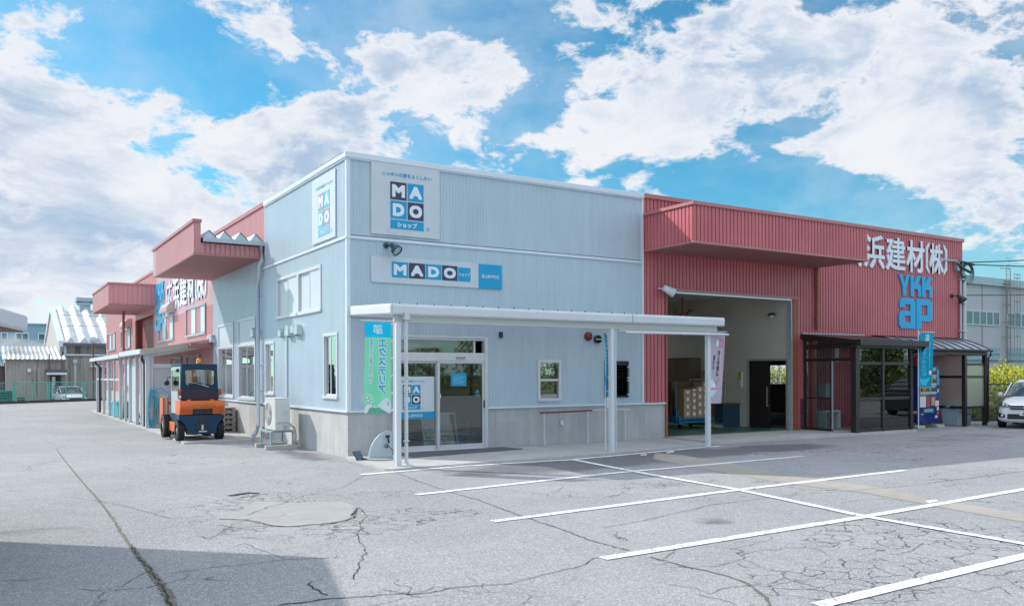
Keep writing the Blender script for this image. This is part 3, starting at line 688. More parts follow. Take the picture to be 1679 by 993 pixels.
mb = MB(); put_text(mb, M, 'お知らせ', .015, .12, .09, .025, .008); [put_rect(mb, M, -.13, .17 - (k % 3) * .05, .07 - k * .035, .078 - k * .035, .006, .008) for k in range(5)]; mb.build('lettering', mat('pale_print', (.3, .6, .7), .5), nb)
mb = MB(); put_poly(mb, F_front(3.12, 1.32, .008), [(-.055, 0), (.055, 0), (0, .10)], 0, .003); put_rect(mb, F_front(3.12, 1.32, .008), -.06, .06, -.06, -.025, 0, .003)
tag(mb.build('door_sticker', mat('sticker_blue', (.25, .60, .72), .4)), 'small triangular sticker at the right edge of the sliding door', 'sticker')
mb = MB(); put_rect(mb, F_front(2.14, 1.27, .035), -.03, .03, -.05, .05, 0, .003); tag(mb.build('door_sticker', mat('sticker_pink', (.62, .5, .52), .4)), 'small pale rectangular sticker on the stile between the two door leaves', 'sticker')

# shop interior seen through the doors: window samples leaning, rack, back wall
t = tag(empty('display_window_frame', (2.35, .75, .06)), 'silver sample window frame leaning behind the sliding door', 'window frame')
mb = MB(); Mx = Matrix.Translation((2.45, .6, .08)) @ Matrix.Rotation(R(-14), 4, 'X') @ frame((0,0,0),(1,0,0),(0,0,1),(0,-1,0))
for (a, b, c, d) in ((-.4, .5, 0, .04), (-.4, .5, .76, .80), (-.4, -.36, 0, .8), (.46, .5, 0, .8), (.02, .06, 0, .8)): put_rect(mb, Mx, a, b, c, d, 0, .03)
o = mb.build('frame', ALU, t); o.matrix_parent_inverse = t.matrix_world.inverted(); o.matrix_parent_inverse = Matrix.Translation((-2.35, -.75, -.06))
mb = MB(); put_rect(mb, Mx, -.36, .46, .04, .76, .012, .018); o = mb.build('pane', GLASS2, t); o.matrix_parent_inverse = Matrix.Translation((-2.35, -.75, -.06))
mb = MB()
for k in range(5): mb.tube([(1.12, .5, .14 + k * .11), (3.2, .55, .14 + k * .11)], .006, 5)
for x in (1.14, 1.42, 2.2, 3.18): mb.tube([(x, .52, .06), (x, .52, .66)], .008, 5)
tag(mb.build('wire_rack', ALU), 'low silver wire display rack behind the glass doors', 'rack')
mb = MB(); mb.box(2.95, 3.5, .7, 1.1, .06, .42); mb.box(2.97, 3.48, .68, .70, .1, .36); tag(mb.build('blue_crate', mat('blue_plastic', (.02, .22, .42), .4), None, bevel=.01), 'blue plastic crate on the shop floor behind the sliding door', 'crate')
t = tag(empty('traffic_cone', (1.28, 1.6, .06)), 'red traffic cone standing inside the left glass door leaf', 'cone')
mb = MB(); mb.lathe([(0, .15), (.03, .15), (.03, .11), (.55, .025), (.56, .0)], (0, 0, 0), 'z', 16); mb.build('cone_body', mat('cone_red', (.55, .03, .03), .5), t)
mb = MB(); mb.box(-.17, .17, -.17, .17, 0, .025); mb.build('base', BLACK, t, bevel=.01)

# striped entrance mat
def mat_doormat():
    m = bpy.data.materials.new('doormat'); m.use_nodes = True; g = NT(m.node_tree); b = m.node_tree.nodes['Principled BSDF']
    tc = g.n('ShaderNodeTexCoord').outputs['Object']; sep = g.n('ShaderNodeSeparateXYZ'); g.l(tc, sep.inputs[0])
    f = g.m('GREATER_THAN', g.m('FRACT', g.m('MULTIPLY', sep.outputs[0], 14)), .5)
    g.l(g.mix(f, (.105, .10, .105), (.15, .145, .15)), b.inputs['Base Color']); b.inputs['Roughness'].default_value = .95; return m
mb = MB(); mb.prism([(.92, -.08), (.98, -1.12), (3.9, -.72), (3.75, -.08)], .047, .062, 'z'); tag(mb.build('entrance_mat', mat_doormat()), 'grey striped mat on the concrete in front of the glass doors', 'mat')

# bollard lamp etc on the front wall
def floodlight(name, M, label, m_body, size=1.0, tilt=35, yaw=0):
    """round spotlight on an arm; M = wall frame"""
    t = tag(empty(name), label, 'floodlight'); t.matrix_world = M
    loc = Matrix.Identity(4)
    mb = MB(); mb.lathe([(0, 0), (0, .055 * size), (.03 * size, .055 * size), (.035 * size, .0)], (0, 0, 0), 'z', 14); mb.tube([(0, 0, .03 * size), (0, .0, .10 * size), (.06 * size, -.02 * size, .16 * size)], .022 * size, 8)
    mb.build('bracket', m_body, t)
    T = Matrix.Translation((.06 * size, -.02 * size, .16 * size)) @ Matrix.Rotation(R(yaw), 4, 'Y') @ Matrix.Rotation(R(tilt), 4, 'X')
    prof = [(-.05, .0), (-.05, .035), (.0, .05), (.06, .055), (.09, .095), (.17, .11), (.175, .10), (.15, .095)]
    mb = MB(); mb.lathe([(o * size, r * size) for o, r in prof], (0, 0, 0), 'z', 20); mb.v = [tuple(T @ Vector(v)) for v in mb.v]; mb.build('lamp_housing', m_body, t)
    mb = MB(); mb.lathe([(.15 * size, .094 * size), (.158 * size, .0)], (0, 0, 0), 'z', 20); mb.v = [tuple(T @ Vector(v)) for v in mb.v]; mb.build('lens', mat('lamp_glass', (.45, .50, .52), .15), t)
    return t
floodlight('floodlight', F_front(.86, 4.53, .02), 'dark green spotlight on a bracket above the long logo board', mat('dark_green_metal', (.015, .07, .09), .4), 1.15, 42, 28)
t = tag(empty('floodlight'), 'white tube-shaped lamp at the left head of the garage opening', 'floodlight'); t.matrix_world = F_front(8.72, 4.0, .04)
mb = MB(); mb.lathe([(-.16, 0), (-.16, .075), (-.12, .085), (.16, .125), (.17, .12), (.12, .11)], (0, 0, 0), 'z', 22); T = Matrix.Translation((.05, -.06, .2)) @ Matrix.Rotation(R(62), 4, 'Y') @ Matrix.Rotation(R(28), 4, 'X')
mb.v = [tuple(T @ Vector(v)) for v in mb.v]; mb.build('lamp_housing', WHITE, t)
mb = MB(); mb.lathe([(.12, .11), (.125, 0)], (0, 0, 0), 'z', 22); mb.v = [tuple(T @ Vector(v)) for v in mb.v]; mb.build('lens', mat('lamp_glass_grey', (.25, .24, .23), .2), t)
mb = MB(); mb.tube([(-.14, .0, 0), (-.05, -.02, .12), (.02, -.05, .2)], .02, 8); mb.build('bracket', WHITE, t)
mb = MB(); put_rect(mb, F_front(3.73, 2.67, .02), -.04, .04, -.07, .07, 0, .07); tag(mb.build('camera_sensor', mat('dark_teal_plastic', (.01, .035, .06), .35), None, bevel=.015), 'small dark sensor box on the front wall right of the entrance', 'sensor')
mb = MB(); mb.lathe([(0, 0), (0, .11), (.05, .11), (.09, .075), (.10, .0)], (0, 0, 0), 'z', 20); Mw = F_front(6.28, 2.69, .02); mb.v = [tuple(Mw @ Vector(v)) for v in mb.v]
al = tag(mb.build('alarm_bell', mat('alarm_red', (.20, .02, .025), .35)), 'round dark red alarm on the front wall under the awning', 'alarm')
mb = MB(); mb.lathe([(0, .10), (.09, .10), (.09, .085), (.02, .085), (.02, 0)], (0, 0, 0), 'z', 20); Mw = F_front(6.56, 2.62, .02); mb.v = [tuple(Mw @ Vector(v)) for v in mb.v]
vh = tag(mb.build('exhaust_vent', BLKM), 'round black exhaust vent right of the red alarm', 'vent')
mb = MB(); put_rect(mb, Mw, -.09, .09, -.012, .012, .05, .095); mb.build('louvre', ALU, vh)

# handrail along the plinth
t = tag(empty('handrail', (4.75, -.16, .05)), 'handrail with brown grip and grey legs along the front plinth', 'handrail')
mb = MB(); mb.tube([(0, 0, .78), (1.55, 0, .80)], .022, 10); mb.build('grip', mat('brown_grip', (.16, .045, .04), .5), t)
mb = MB(); mb.tube([(1.55, 0, .80), (2.75, 0, .80)], .016, 8); mb.tube([(2.75, 0, .80), (2.75, .0, .70)], .016, 8); mb.build('rail', OFFW, t)
for x in (.12, 1.42, 2.6): mb = MB(); mb.tube([(x, 0, 0), (x, 0, .79)], .018, 8); mb.lathe([(0, .045), (.012, .045)], (x, 0, 0), 'z', 10); mb.build('leg', OFFW, t)
mb = MB(); put_rect(mb, F_front(5.48, .56, .0), -.05, .05, -.06, .06, 0, .05); tag(mb.build('outdoor_socket', OFFW, None, bevel=.012), 'small weatherproof socket on the plinth between the handrail legs', 'socket')

# ---- warehouse (red)
wh = tag(empty('warehouse_building', (8.08, 0, 0)), 'long dark red ribbed metal warehouse joined behind and beside the grey shop', 'building')
def wpart(mb, name, m, bevel=0.0, lab=None, parent=None):
    o = mb.build(name, m, parent or wh, bevel=bevel)
    if parent is None: o.matrix_parent_inverse = Matrix.Translation((-8.08, 0, 0))
    if lab: o['label'] = lab
    return o
GX0, GX1, GZ = 8.84, 13.80, 3.95
RX1 = 22.74
mb = MB(); siding(mb, FF, 8.09, RX1, .08, ZR - .10, .128, .040, .026, [(8.0, 8.86, 0, ZC), (GX0, GX1, 0, GZ)]); wpart(mb, 'front_wall', RED)
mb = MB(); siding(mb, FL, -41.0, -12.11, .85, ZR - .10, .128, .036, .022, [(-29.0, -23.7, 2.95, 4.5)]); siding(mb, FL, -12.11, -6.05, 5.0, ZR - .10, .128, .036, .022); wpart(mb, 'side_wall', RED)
mb = MB(); mb.box(8.10, RX1 + .06, -.06, .12, ZR - .10, ZR + .02); mb.box(-.06, .12, 6.07, 41.05, ZR - .10, ZR + .02); wpart(mb, 'coping', REDT, .008)
PP = mat_concrete('pale_plinth', (.52, .51, .50), (.40, .39, .385), 1, True)
mb = MB(); mb.box(-.02, .16, 12.12, 41.0, -.1, .85); wpart(mb, 'plinth', PP)
mb = MB(); mb.box(14.0, RX1, .03, .2, -.1, .86); wpart(mb, 'plinth', PP)
mb = MB(); mb.box(.15, 8.0, 12.25, 41, 6.1, 6.2); mb.box(8.08, RX1, .15, 6.5, 6.1, 6.2); mb.box(8.08, RX1, 11, 41, 6.1, 6.2); mb.box(8.08, 9.4, 6.5, 11, 6.1, 6.2); mb.box(13.2, RX1, 6.5, 11, 6.1, 6.2); mb.box(RX1 - .03, RX1, 0.03, 7.3, 0, 6.4); mb.box(RX1 - .03, RX1, 9.1, 41, 0, 6.4); mb.box(RX1 - .03, RX1, 7.3, 9.1, 0, 1.3); mb.box(RX1 - .03, RX1, 7.3, 9.1, 2.1, 6.4); mb.box(.2, RX1, 40.9, 41, 0, 6.3)
mb.box(.15, 8.07, 6.12, 12.25, 5.3, 5.4)
wpart(mb, 'roof', mat('roof_sheet', (.35, .36, .38), .6))
m = bpy.data.materials.new('added_fill_sheet'); m.use_nodes = True; g = NT(m.node_tree); m.node_tree.nodes.clear()
q = g.n('ShaderNodeBsdfTranslucent'); q.inputs[0].default_value = (.85, .85, .82, 1); o = g.n('ShaderNodeOutputMaterial'); g.l(q.outputs[0], o.inputs[0])
mb = MB(); mb.quad((9.4, 6.5, 6.15), (13.2, 6.5, 6.15), (13.2, 11, 6.15), (9.4, 11, 6.15)); wpart(mb, 'added_fill_panel', m)  # translucent roof panel added out of view, above a ceiling gap, to brighten the garage
# garage opening: jambs, head, shutter box
for q in ((GX0, GX0 + .07, -.045, .22, .075, GZ), (GX1 + .06, GX1 + .26, -.05, .10, .075, GZ + .06)): wpart(MB().box(*q), 'door_jamb', RUST, .005)
mb = MB(); mb.box(GX0, GX1 + .26, -.055, .10, GZ, GZ + .07); wpart(mb, 'door_head', REDT, .005)
mb = MB(); mb.box(GX0 + .07, GX1, -.02, .05, GZ - .05, GZ - .0); mb.box(GX1 - .0, GX1 + .055, -.02, .12, .075, GZ - .0); wpart(mb, 'shutter_guide', ALU, .004)
# garage room
ROOM = mat('garage_plaster', (.68, .60, .52), .85, var=.06, vscale=.8)
FLOORG = mat('green_floor_paint', (.045, .13, .085), .35, var=.18, vscale=1.2)
GXR = 14.62
mb = MB()
mb.quad((GX1 + .06, .1, .06), (GX1 + .06, .1, 4.35), (GXR - .0, .1, 4.35), (GXR, .1, .06))
# right room wall with the opening to the office
for (a, b, c, d) in ((1.72, 13, .06, 4.6), (.10, 1.72, 2.16, 4.6), (.10, .18, .06, 2.16)): mb.box(13.86, 13.96, a, b, c, d)
wpart(mb, 'garage_side_wall', ROOM)
mb = MB(); mb.box(8.55, 8.65, .23, 13, .06, 4.6); mb.box(8.65, 13.86, 13, 13.1, .06, 4.6); mb.box(8.1, 8.55, .05, .15, .99, 6.0); wpart(mb, 'garage_back_wall', mat('garage_board', (.30, .25, .21), .9, var=.1))
mb = MB(); mb.box(8.6, 13.96, .12, 6.0, 4.2, 4.3); mb.box(8.6, 9.4, 6, 13.1, 4.2, 4.3); mb.box(13.0, 13.96, 6, 13.1, 4.2, 4.3); mb.box(9.4, 13.0, 10.5, 13.1, 4.2, 4.3); wpart(mb, 'garage_ceiling', mat('ceiling_board', (.62, .60, .58), .8))
mb = MB(); mb.box(8.5, 13.86, .062, 13, -.02, .085); wpart(mb, 'garage_floor', FLOORG)
# office doors in the garage wall
mb = MB(); mb.box(13.84, 13.87, .12, .22, .09, 2.2); mb.box(13.84, 13.87, 1.68, 1.74, .09, 2.2); mb.box(13.84, 13.87, .22, 1.68, 2.14, 2.2); wpart(mb, 'office_door_frame', mat('beige_frame', (.42, .38, .33), .5))
dd = MB(); dd.box(13.875, 13.91, .86, 1.68, .09, 2.14)
dd = wpart(dd, 'office_door', mat('dark_brown_door', (.028, .020, .020), .35), .004)
mb = MB(); mb.box(13.83, 13.85, .93, .95, .75, 1.35); mb.box(13.84, 13.87, .90, .96, .75, .78); h = mb.build('handle', mat('brass_bar', (.50, .42, .30), .35), dd)
h.matrix_parent_inverse = Matrix.Identity(4)
mb = MB(); mb.box(13.86, 13.875, .95, 1.6, 1.15, 1.2); mb.box(13.86, 13.875, .95, 1.6, 1.95, 2.0); mb.build('rail', BLKM, dd)
mb = MB(); mb.box(14.0, 22.6, .22, .3, 0, 3); mb.box(13.96, 22.6, 12, 12.1, 0, 3); mb.box(14, 22.6, .22, 12, 2.6, 2.7); mb.box(14, 22.6, .22, 12, .02, .07)
wpart(mb, 'office_room', mat('office_wall', (.30, .27, .25), .8))

def pl(u, v, ax, val):                     # surveyed point on the vertical plane ax = val
    d = ray(u, v); i = 'XYZ'.index(ax); t = (val - (CX, CY, CH)[i]) / d[i]
    return Vector((CX + t * d[0], CY + t * d[1], CH + t * d[2]))

# end-wall window of the warehouse and red canopies
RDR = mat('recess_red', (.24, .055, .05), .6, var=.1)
mb = MB(); mb.box(8.2, 14.8, -1.76, -.0, 5.55, 5.62); mb.box(8.15, 14.85, -1.80, -.0, 4.93, 4.965); wpart(mb, 'canopy_soffit', REDD)
fr_end = frame((8.13, 0, 0), (0, -1, 0), (0, 0, 1), (-1, 0, 0)); fr_fr = F_front(0, 0, 0, -1.82); fr_e2 = frame((14.87, -1.82, 0), (0, 1, 0), (0, 0, 1), (1, 0, 0))
mb = MB(); siding(mb, fr_end, .03, 1.82, 4.97, 5.88, .128, .040, .026, off=.0); siding(mb, fr_fr, 8.13, 14.87, 4.97, 5.88, .128, .040, .026, off=.0); siding(mb, fr_e2, 0, 1.82, 4.97, 5.88, .128, .040, .026, off=0)
cp = wpart(mb, 'front_canopy', RED)
mb = MB(); mb.box(8.09, 14.91, -1.86, -1.70, 5.86, 5.94); mb.box(8.09, 8.21, -1.70, -.03, 5.86, 5.94); mb.box(14.79, 14.91, -1.70, -.03, 5.86, 5.94)
mb.box(8.10, 14.90, -1.85, -1.78, 4.925, 4.975); mb.box(8.10, 8.17, -1.78, -.03, 4.925, 4.975); mb.box(14.83, 14.90, -1.78, -.03, 4.925, 4.975); mb.build('canopy_trim', REDT, cp).matrix_parent_inverse = Matrix.Identity(4)
# near side canopy with folded-plate roof
y0c, y1c = 6.2, 12.47
mb = MB(); siding(mb, frame((-1.83, 0, 0), (0, -1, 0), (0, 0, 1), (-1, 0, 0)), -y1c, -y0c, 4.95, 5.76, .128, .036, .022, off=0)
siding(mb, frame((0, y0c, 0), (1, 0, 0), (0, 0, 1), (0, -1, 0)), -1.66, -.02, 4.95, 5.22, .128, .036, .022, off=0)
mb.box(-1.82, -1.66, y0c, y0c + .02, 4.95, 5.76); mb.box(-1.68, -1.66, y0c + .02, y1c, 5.2, 5.76); mb.box(-1.82, -.02, y1c - .02, y1c, 4.95, 5.76)
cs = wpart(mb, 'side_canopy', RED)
mb = MB(); mb.box(-1.87, -1.64, y0c - .03, y1c + .02, 5.75, 5.83); mb.box(-1.86, -1.80, y0c - .03, y1c, 4.9, 4.95); mb.box(-1.80, -.03, y0c - .03, y0c + .03, 4.9, 4.95); mb.build('canopy_trim', REDT, cs).matrix_parent_inverse = Matrix.Identity(4)
mb = MB(); mb.box(-1.80, -.03, y0c + .03, y1c, 4.915, 4.94); mb.build('soffit', REDD, cs).matrix_parent_inverse = Matrix.Identity(4)
GALV = mat('galvanised_sheet', (.62, .66, .70), .4, metal=.4, var=.1)
mb = MB(); n = 4; xs0 = -1.62; per = 1.62 / n; pr = []
for k in range(n):
    a = xs0 + k * per; pr += [(a, 5.36), (a + per * .32, 5.55), (a + per * .42, 5.55), (a + per * .9, 5.36)]
pr.append((.0, 5.40))
for (a, b), (c, d) in zip(pr, pr[1:]): mb.quad((a, 6.1, b), (c, 6.1, d), (c, y1c, d), (a, y1c, b)); 
for k in range(n):
    a = xs0 + k * per; mb.add([(a + .01, 6.16, 5.36), (a + per * .32, 6.16, 5.54), (a + per * .42, 6.16, 5.54), (a + per * .88, 6.16, 5.36)], [(0, 1, 2, 3)])
mb.build('folded_roof', GALV, cs).matrix_parent_inverse = Matrix.Identity(4)
mb = MB(); mb.box(-1.62, .14 - .0, 6.04, 6.16, 5.24, 5.35); mb.build('gutter', mat('gutter_grey', (.42, .48, .53), .4), cs, bevel=.01).matrix_parent_inverse = Matrix.Identity(4)
mb = MB(); mb.tube([(-.10, 6.1, 5.24), (-.10, 6.1, 4.85), (-.14, 6.15, 4.72), (-.12, 6.3, 4.45), (-.12, 6.42, 4.15), (-.12, 6.42, .35), (-.2, 6.3, .22), (-.35, 6.05, .12)], .055, 12)
for z in (3.9, 2.9, 2.0, 1.3): mb.box(-.17, 0, 6.40, 6.44, z, z + .03)
o = mb.build('downpipe', mat('pipe_grey', (.46, .53, .60), .35), shop); o['label'] = 'grey pipe stepping round the end of the red canopy'
# far side canopy
yf = pl(152, 480, 'X', -1.94).y
mb = MB(); siding(mb, frame((-1.94, 0, 0), (0, -1, 0), (0, 0, 1), (-1, 0, 0)), -yf, -23.0, 4.82, 5.68, .128, .036, .022, off=0)
siding(mb, frame((0, 23.0, 0), (1, 0, 0), (0, 0, 1), (0, -1, 0)), -1.92, -.02, 4.82, 5.68, .19, .03, .014, off=0); mb.box(-1.94, 0, yf - .02, yf, 4.8, 5.7)
cs = wpart(mb, 'side_canopy', RED)
mb = MB(); mb.box(-1.98, -.0, 22.96, 23.08, 5.67, 5.75); mb.box(-1.98, -1.86, 23.08, yf, 5.67, 5.75); mb.box(-1.9, -.0, 23.08, yf, 5.5, 5.55); mb.build('canopy_trim', REDT, cs).matrix_parent_inverse = Matrix.Identity(4)
mb = MB(); mb.box(-1.95, -.0, 22.97, yf, 4.77, 4.81); mb.build('soffit', REDD, cs).matrix_parent_inverse = Matrix.Identity(4)
mb = MB(); mb.tube([(-.9, 26.5, 4.8), (-.9, 26.5, 2.9)], .06, 8); wpart(mb, 'drain_pipe', RUST)
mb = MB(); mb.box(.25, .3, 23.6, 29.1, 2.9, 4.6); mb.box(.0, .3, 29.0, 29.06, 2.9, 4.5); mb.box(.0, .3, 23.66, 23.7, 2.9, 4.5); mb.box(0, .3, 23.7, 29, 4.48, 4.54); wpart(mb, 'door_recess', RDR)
mb = MB(); mb.box(-.04, .05, 23.62, 23.72, 2.9, 4.55); mb.box(-.04, .05, 28.98, 29.08, 2.9, 4.55); mb.box(-.04, .05, 23.72, 28.98, 4.48, 4.55); wpart(mb, 'recess_trim', REDT)
mb = MB(); mb.tube([(14.90, -.09, 4.93), (14.90, -.09, 3.05)], .055, 10)
for z in (4.45, 3.4): mb.box(14.80, 14.98, -.10, 0, z, z + .03)
wpart(mb, 'downpipe', mat('pipe_red', (.34, .11, .08), .45, var=.3, vscale=5))
for (a, b, c, d, s) in ((13.25, 16.45, 3.2, 4.2, 'dldl'), (19.0, 22.3, 3.2, 4.2, 'dldl'), (30.7, 34.1, 3.2, 4.15, 'dldl'), (36.6, 40.0, 3.24, 4.24, 'dldl'), (38.0, 39.5, 1.0, 2.6, 'dl'),
                        (14.2, 16.4, 1.95, 2.45, 'dd'), (17.4, 19.5, 1.95, 2.45, 'dd'), (30.7, 33.2, 1.2, 2.4, 'dl')):
    w = sash_window(wh, frame((-.02, 0, 0), (0, -1, 0), (0, 0, 1), (-1, 0, 0)), -b, -a, c, d, sashes=s, curtain=False, depth=.0, proud=.05, fr=.03, frame_m=mat('window_grey_frame', (.36, .38, .42), .4))
    w.matrix_parent_inverse = Matrix.Translation((-8.08, 0, 0))
# hoods over vents
def vent_hood(parent, y, z, r, L=.16, m=None, arch=False, inv=None):
    mb = MB(); n = 10; prof = []
    for k in range(n + 1):
        a = math.pi * k / n; prof.append((r * math.cos(a), r * math.sin(a) * 1.0))
    vs0 = [(-.02, y + p, z + q) for p, q in prof]; vs1 = [(-L, y + p * .9, z + q * .85) for p, q in prof]; lo = [(-L, y - r * .9, z - r * .7), (-L, y + r * .9, z - r * .7), (-.02, y - r, z - r * .9), (-.02, y + r, z - r * .9)]
    vs = vs0 + vs1 + lo; N = n + 1
    fs = [(i, i + 1, N + i + 1, N + i) for i in range(n)] + [tuple(range(N, 2 * N)) + (2 * N, 2 * N + 1)] + [(0, N, 2 * N + 1, 2 * N + 3), (n, 2 * N + 2, 2 * N, N + n)]
    mb.add(vs, fs, False)
    o = mb.build('vent_hood', m or mat('vent_grey', (.50, .53, .56), .3, metal=.5), parent, bevel=.006)
    if inv: o.matrix_parent_inverse = inv
    return o
I8 = Matrix.Translation((-8.08, 0, 0))
for y, z, r in ((3.75, 2.83, .17), (3.05, 2.83, .15), (6.95, 2.93, .15), (12.0, 2.95, .16), (5.0, 2.85, .0)):
    if r: vent_hood(shop, y, z, r)
for k, (y, z) in enumerate(((4.35, 2.80), (3.33, 2.86))): vent_hood(shop, y, z, .13 if k else .12)
for y0_, z0_, L in ((19.4, 4.42, 1.3), (31.2, 4.40, 1.4), (12.75, 2.95, .2)):
    n = 10; r = .30 if L > 1 else .2; mb = MB()
    A = [(-.03 - L * .27 * math.sin(math.pi / 2 * k / n), z0_ + r * math.cos(math.pi / 2 * k / n) * 1.3 - .1) for k in range(n + 1)]
    poly = [(-.02, z0_ - .12)] + A[::-1] + [(-.02, A[0][1])]
    poly = [(-.02, A[0][1])] + A + [(A[-1][0], z0_ - .14), (-.02, z0_ - .14)]
    mb.prism(poly, y0_ - .8 * min(1, L), y0_ + .8 * min(1, L), 'y'); wpart(mb, 'vent_hood', mat('hood_pinkgrey', (.45, .36, .36), .4), .01)
# conduit beside the unit
mb = MB(); mb.box(-.06, 0, 4.05, 4.22, 1.2, 2.72); mb.build('pipe_cover', mat('pipe_grey', (.46, .53, .60), .35), shop, bevel=.01)

# big letters and logo
YL = [(0,1),(.30,1),(.50,.60),(.72,1),(1,1),(.66,.40),(.66,0),(.36,0),(.36,.40)]
KL = [(0,0),(0,1),(.30,1),(.30,.62),(.62,1),(1,1),(.66,.58),(.90,.58),(1,.46),(1,0),(.70,0),(.70,.36),(.30,.36),(.30,0)]
AR = [[(0,.12),(0,.46),(.12,.58),(.68,.58),(.68,.42),(.32,.42),(.32,.20),(.68,.20),(.68,0),(.12,0)], [(.68,0),(.68,.80),(1,.80),(1,0)], [(.04,.68),(.04,.88),(.16,1),(.84,1),(1,.88),(1,.80),(.34,.80),(.34,.68)]]
PR = [[(0,0),(0,1),(.32,1),(.32,0)], [(.32,1),(.84,1),(1,.90),(1,.80),(.32,.80)], [(.68,.80),(1,.80),(1,.46),(.68,.46)], [(.32,.46),(1,.46),(1,.36),(.86,.26),(.32,.26)]]
def ykk(mb, M, cx, cz_top, w, off, th, mirror=False):
    h1 = w * .37; h2 = w * .54; g = w * .025; lw = (w - 2 * g) / 3; x0 = cx - w / 2
    def put(sh, a, b, sw, shh): put_poly(mb, M, [((2 * cx - (a + p * sw)) if mirror else (a + p * sw), b + q * shh) for p, q in sh], off, off + th)
    put(YL, x0, cz_top - h1, lw, h1); put(KL, x0 + lw + g, cz_top - h1, lw, h1); put(KL, x0 + 2 * (lw + g), cz_top - h1, lw, h1)
    w2 = (w - g) / 2; z2 = cz_top - h1 - g * 1.6 - h2
    for s in AR: put(s, x0, z2, w2, h2)
    for s in PR: put(s, x0 + w2 + g, z2, w2, h2)
def glyphs(M, items, label, name='wall_lettering', m=None, th=.04):
    t = tag(empty(name), label, 'sign'); t.matrix_world = M
    for (c, x0, x1, z0, z1) in items:
        mb = MB()
        if c in '〔〕':
            s = 1 if c == '〔' else -1; xa, xb = (x0, x1) if s > 0 else (x1, x0); k = (xb - xa)
            put_poly(mb, Matrix.Identity(4), [(xb, z1), (xa, z1 - abs(k)), (xa, z0 + abs(k)), (xb, z0), (xb, z0 + abs(k) * .55), (xa + k * .5, z0 + abs(k) * 1.3), (xa + k * .5, z1 - abs(k) * 1.3), (xb, z1 - abs(k) * .55)], .004, .004 + th)
        else: put_text(mb, Matrix.Identity(4), c, (x0 + x1) / 2, (z0 + z1) / 2, x1 - x0, z1 - z0, .004, thick=th, bold=.019)
        mb.build('character', m or LETW, t)
    return t
zb = 5.10; zt = 6.17
glyphs(F_front(0, 0, .022), [('広', 16.02, 17.06, zb, zt), ('浜', 17.18, 18.24, zb, zt), ('建', 18.32, 19.36, zb, zt), ('材', 19.42, 20.42, zb, zt), ('〔', 20.52, 20.70, zb, zt), ('株', 20.72, 21.52, zb + .02, zt - .02), ('〕', 21.54, 21.74, zb, zt)],
       'big white company characters on the shaded red front wall partly behind the canopy')
glyphs(frame((-.022, 0, 0), (0, -1, 0), (0, 0, 1), (-1, 0, 0)), [('広', -20.45, -19.15, 4.38, 5.6), ('浜', -19.0, -17.7, 4.38, 5.6), ('建', -17.55, -16.3, 4.38, 5.6), ('材', -16.15, -14.95, 4.38, 5.6), ('〔', -14.8, -14.55, 4.38, 5.6), ('株', -14.5, -13.4, 4.4, 5.58), ('〕', -13.3, -13.05, 4.38, 5.6)],
       'big white company characters on the faded pink side wall under the near canopy')
CYB = mat('cyan_letter', (.0, .36, .66), .4)
mb = MB(); ykk(mb, F_front(0, 0, .022), 19.93, 4.99, 1.86, .004, .04); tag(mb.build('wall_logo', CYB), 'large bright blue five-letter logo on the red front wall below the white characters', 'sign')
mb = MB(); ykk(mb, frame((-.022, 0, 0), (0, -1, 0), (0, 0, 1), (-1, 0, 0)), -22.1, 5.72, 2.15, .004, .04); tag(mb.build('wall_logo', mat('cyan_letter_faded', (.05, .42, .68), .4)), 'bright blue logo on the pink side wall beside the far canopy', 'sign')

# wall light and cable bracket at the far front corner
floodlight('floodlight', F_front(22.05, 4.42, .03), 'black-bodied round spotlight near the far end of the red front wall', BLKM, 1.35, 52, 20)
t = tag(empty('cable_bracket', (22.3, -.05, 5.2)), 'steel cable bracket with coiled black wires at the far front corner of the red wall', 'bracket')
mb = MB(); mb.box(-1.0, .5, -.05, .0, .42, .47); mb.box(-.1, .02, -.12, .02, .1, .42); mb.build('arm', mat('galvanised', (.40, .42, .45), .4, metal=.5), t)
mb = MB()
for k in range(5):
    r = .20 + .05 * k; c = (.45 + .03 * k, -.15, .12 - .02 * k)
    mb.tube([(c[0] + r * math.cos(a * math.pi / 8) * 1.1, c[1] + .02 * k, c[2] + r * math.sin(a * math.pi / 8)) for a in range(17)], .013 if k < 4 else .008, 6)
mb.tube([(-.1, -.1, .35), (.1, -.14, .2), (.3, -.15, .15), (.6, -.15, .08), (.75, -.15, .14)], .05, 8); mb.tube([(.0, -.1, .42), (.5, -.12, .4), (.9, -.12, .36)], .04, 8)
mb.build('cable_coil', BLKM, t)
mb = MB(); mb.tube([(22.3 + .42, -.09, 5.15), (22.3 + .42, -.09, .1)], .07, 12); mb.tube([(22.3 + .22, -.08, 5.15), (22.3 + .22, -.08, .1)], .035, 8)
for z in (1.9, 3.2, 4.2, 5.0): mb.box(22.45, 22.8, -.17, 0, z, z + .03)
tag(mb.build('conduit', mat('pipe_pale', (.55, .58, .62), .35)), 'pale vertical conduit pipes down the far front corner', 'conduit')
mb = MB()
for (za, zz, s) in ((5.62, 13.1, .6), (5.55, 10.6, .5), (4.47, 4.6, .2)):
    A = Vector((22.8, -.15, za)); B = Vector((75, 3, zz)) if zz > 5 else Vector((75, 3, 8.2)); pts = []
    for k in range(25): q = k / 24; p = A.lerp(B, q); p.z -= s * 4 * q * (1 - q) * 1.2; pts.append(p)
    mb.tube(pts, .022, 5)
tag(mb.build('overhead_cable', mat('cable_teal', (.03, .10, .11), .5)), 'thin overhead cables running right from the corner bracket', 'cable')

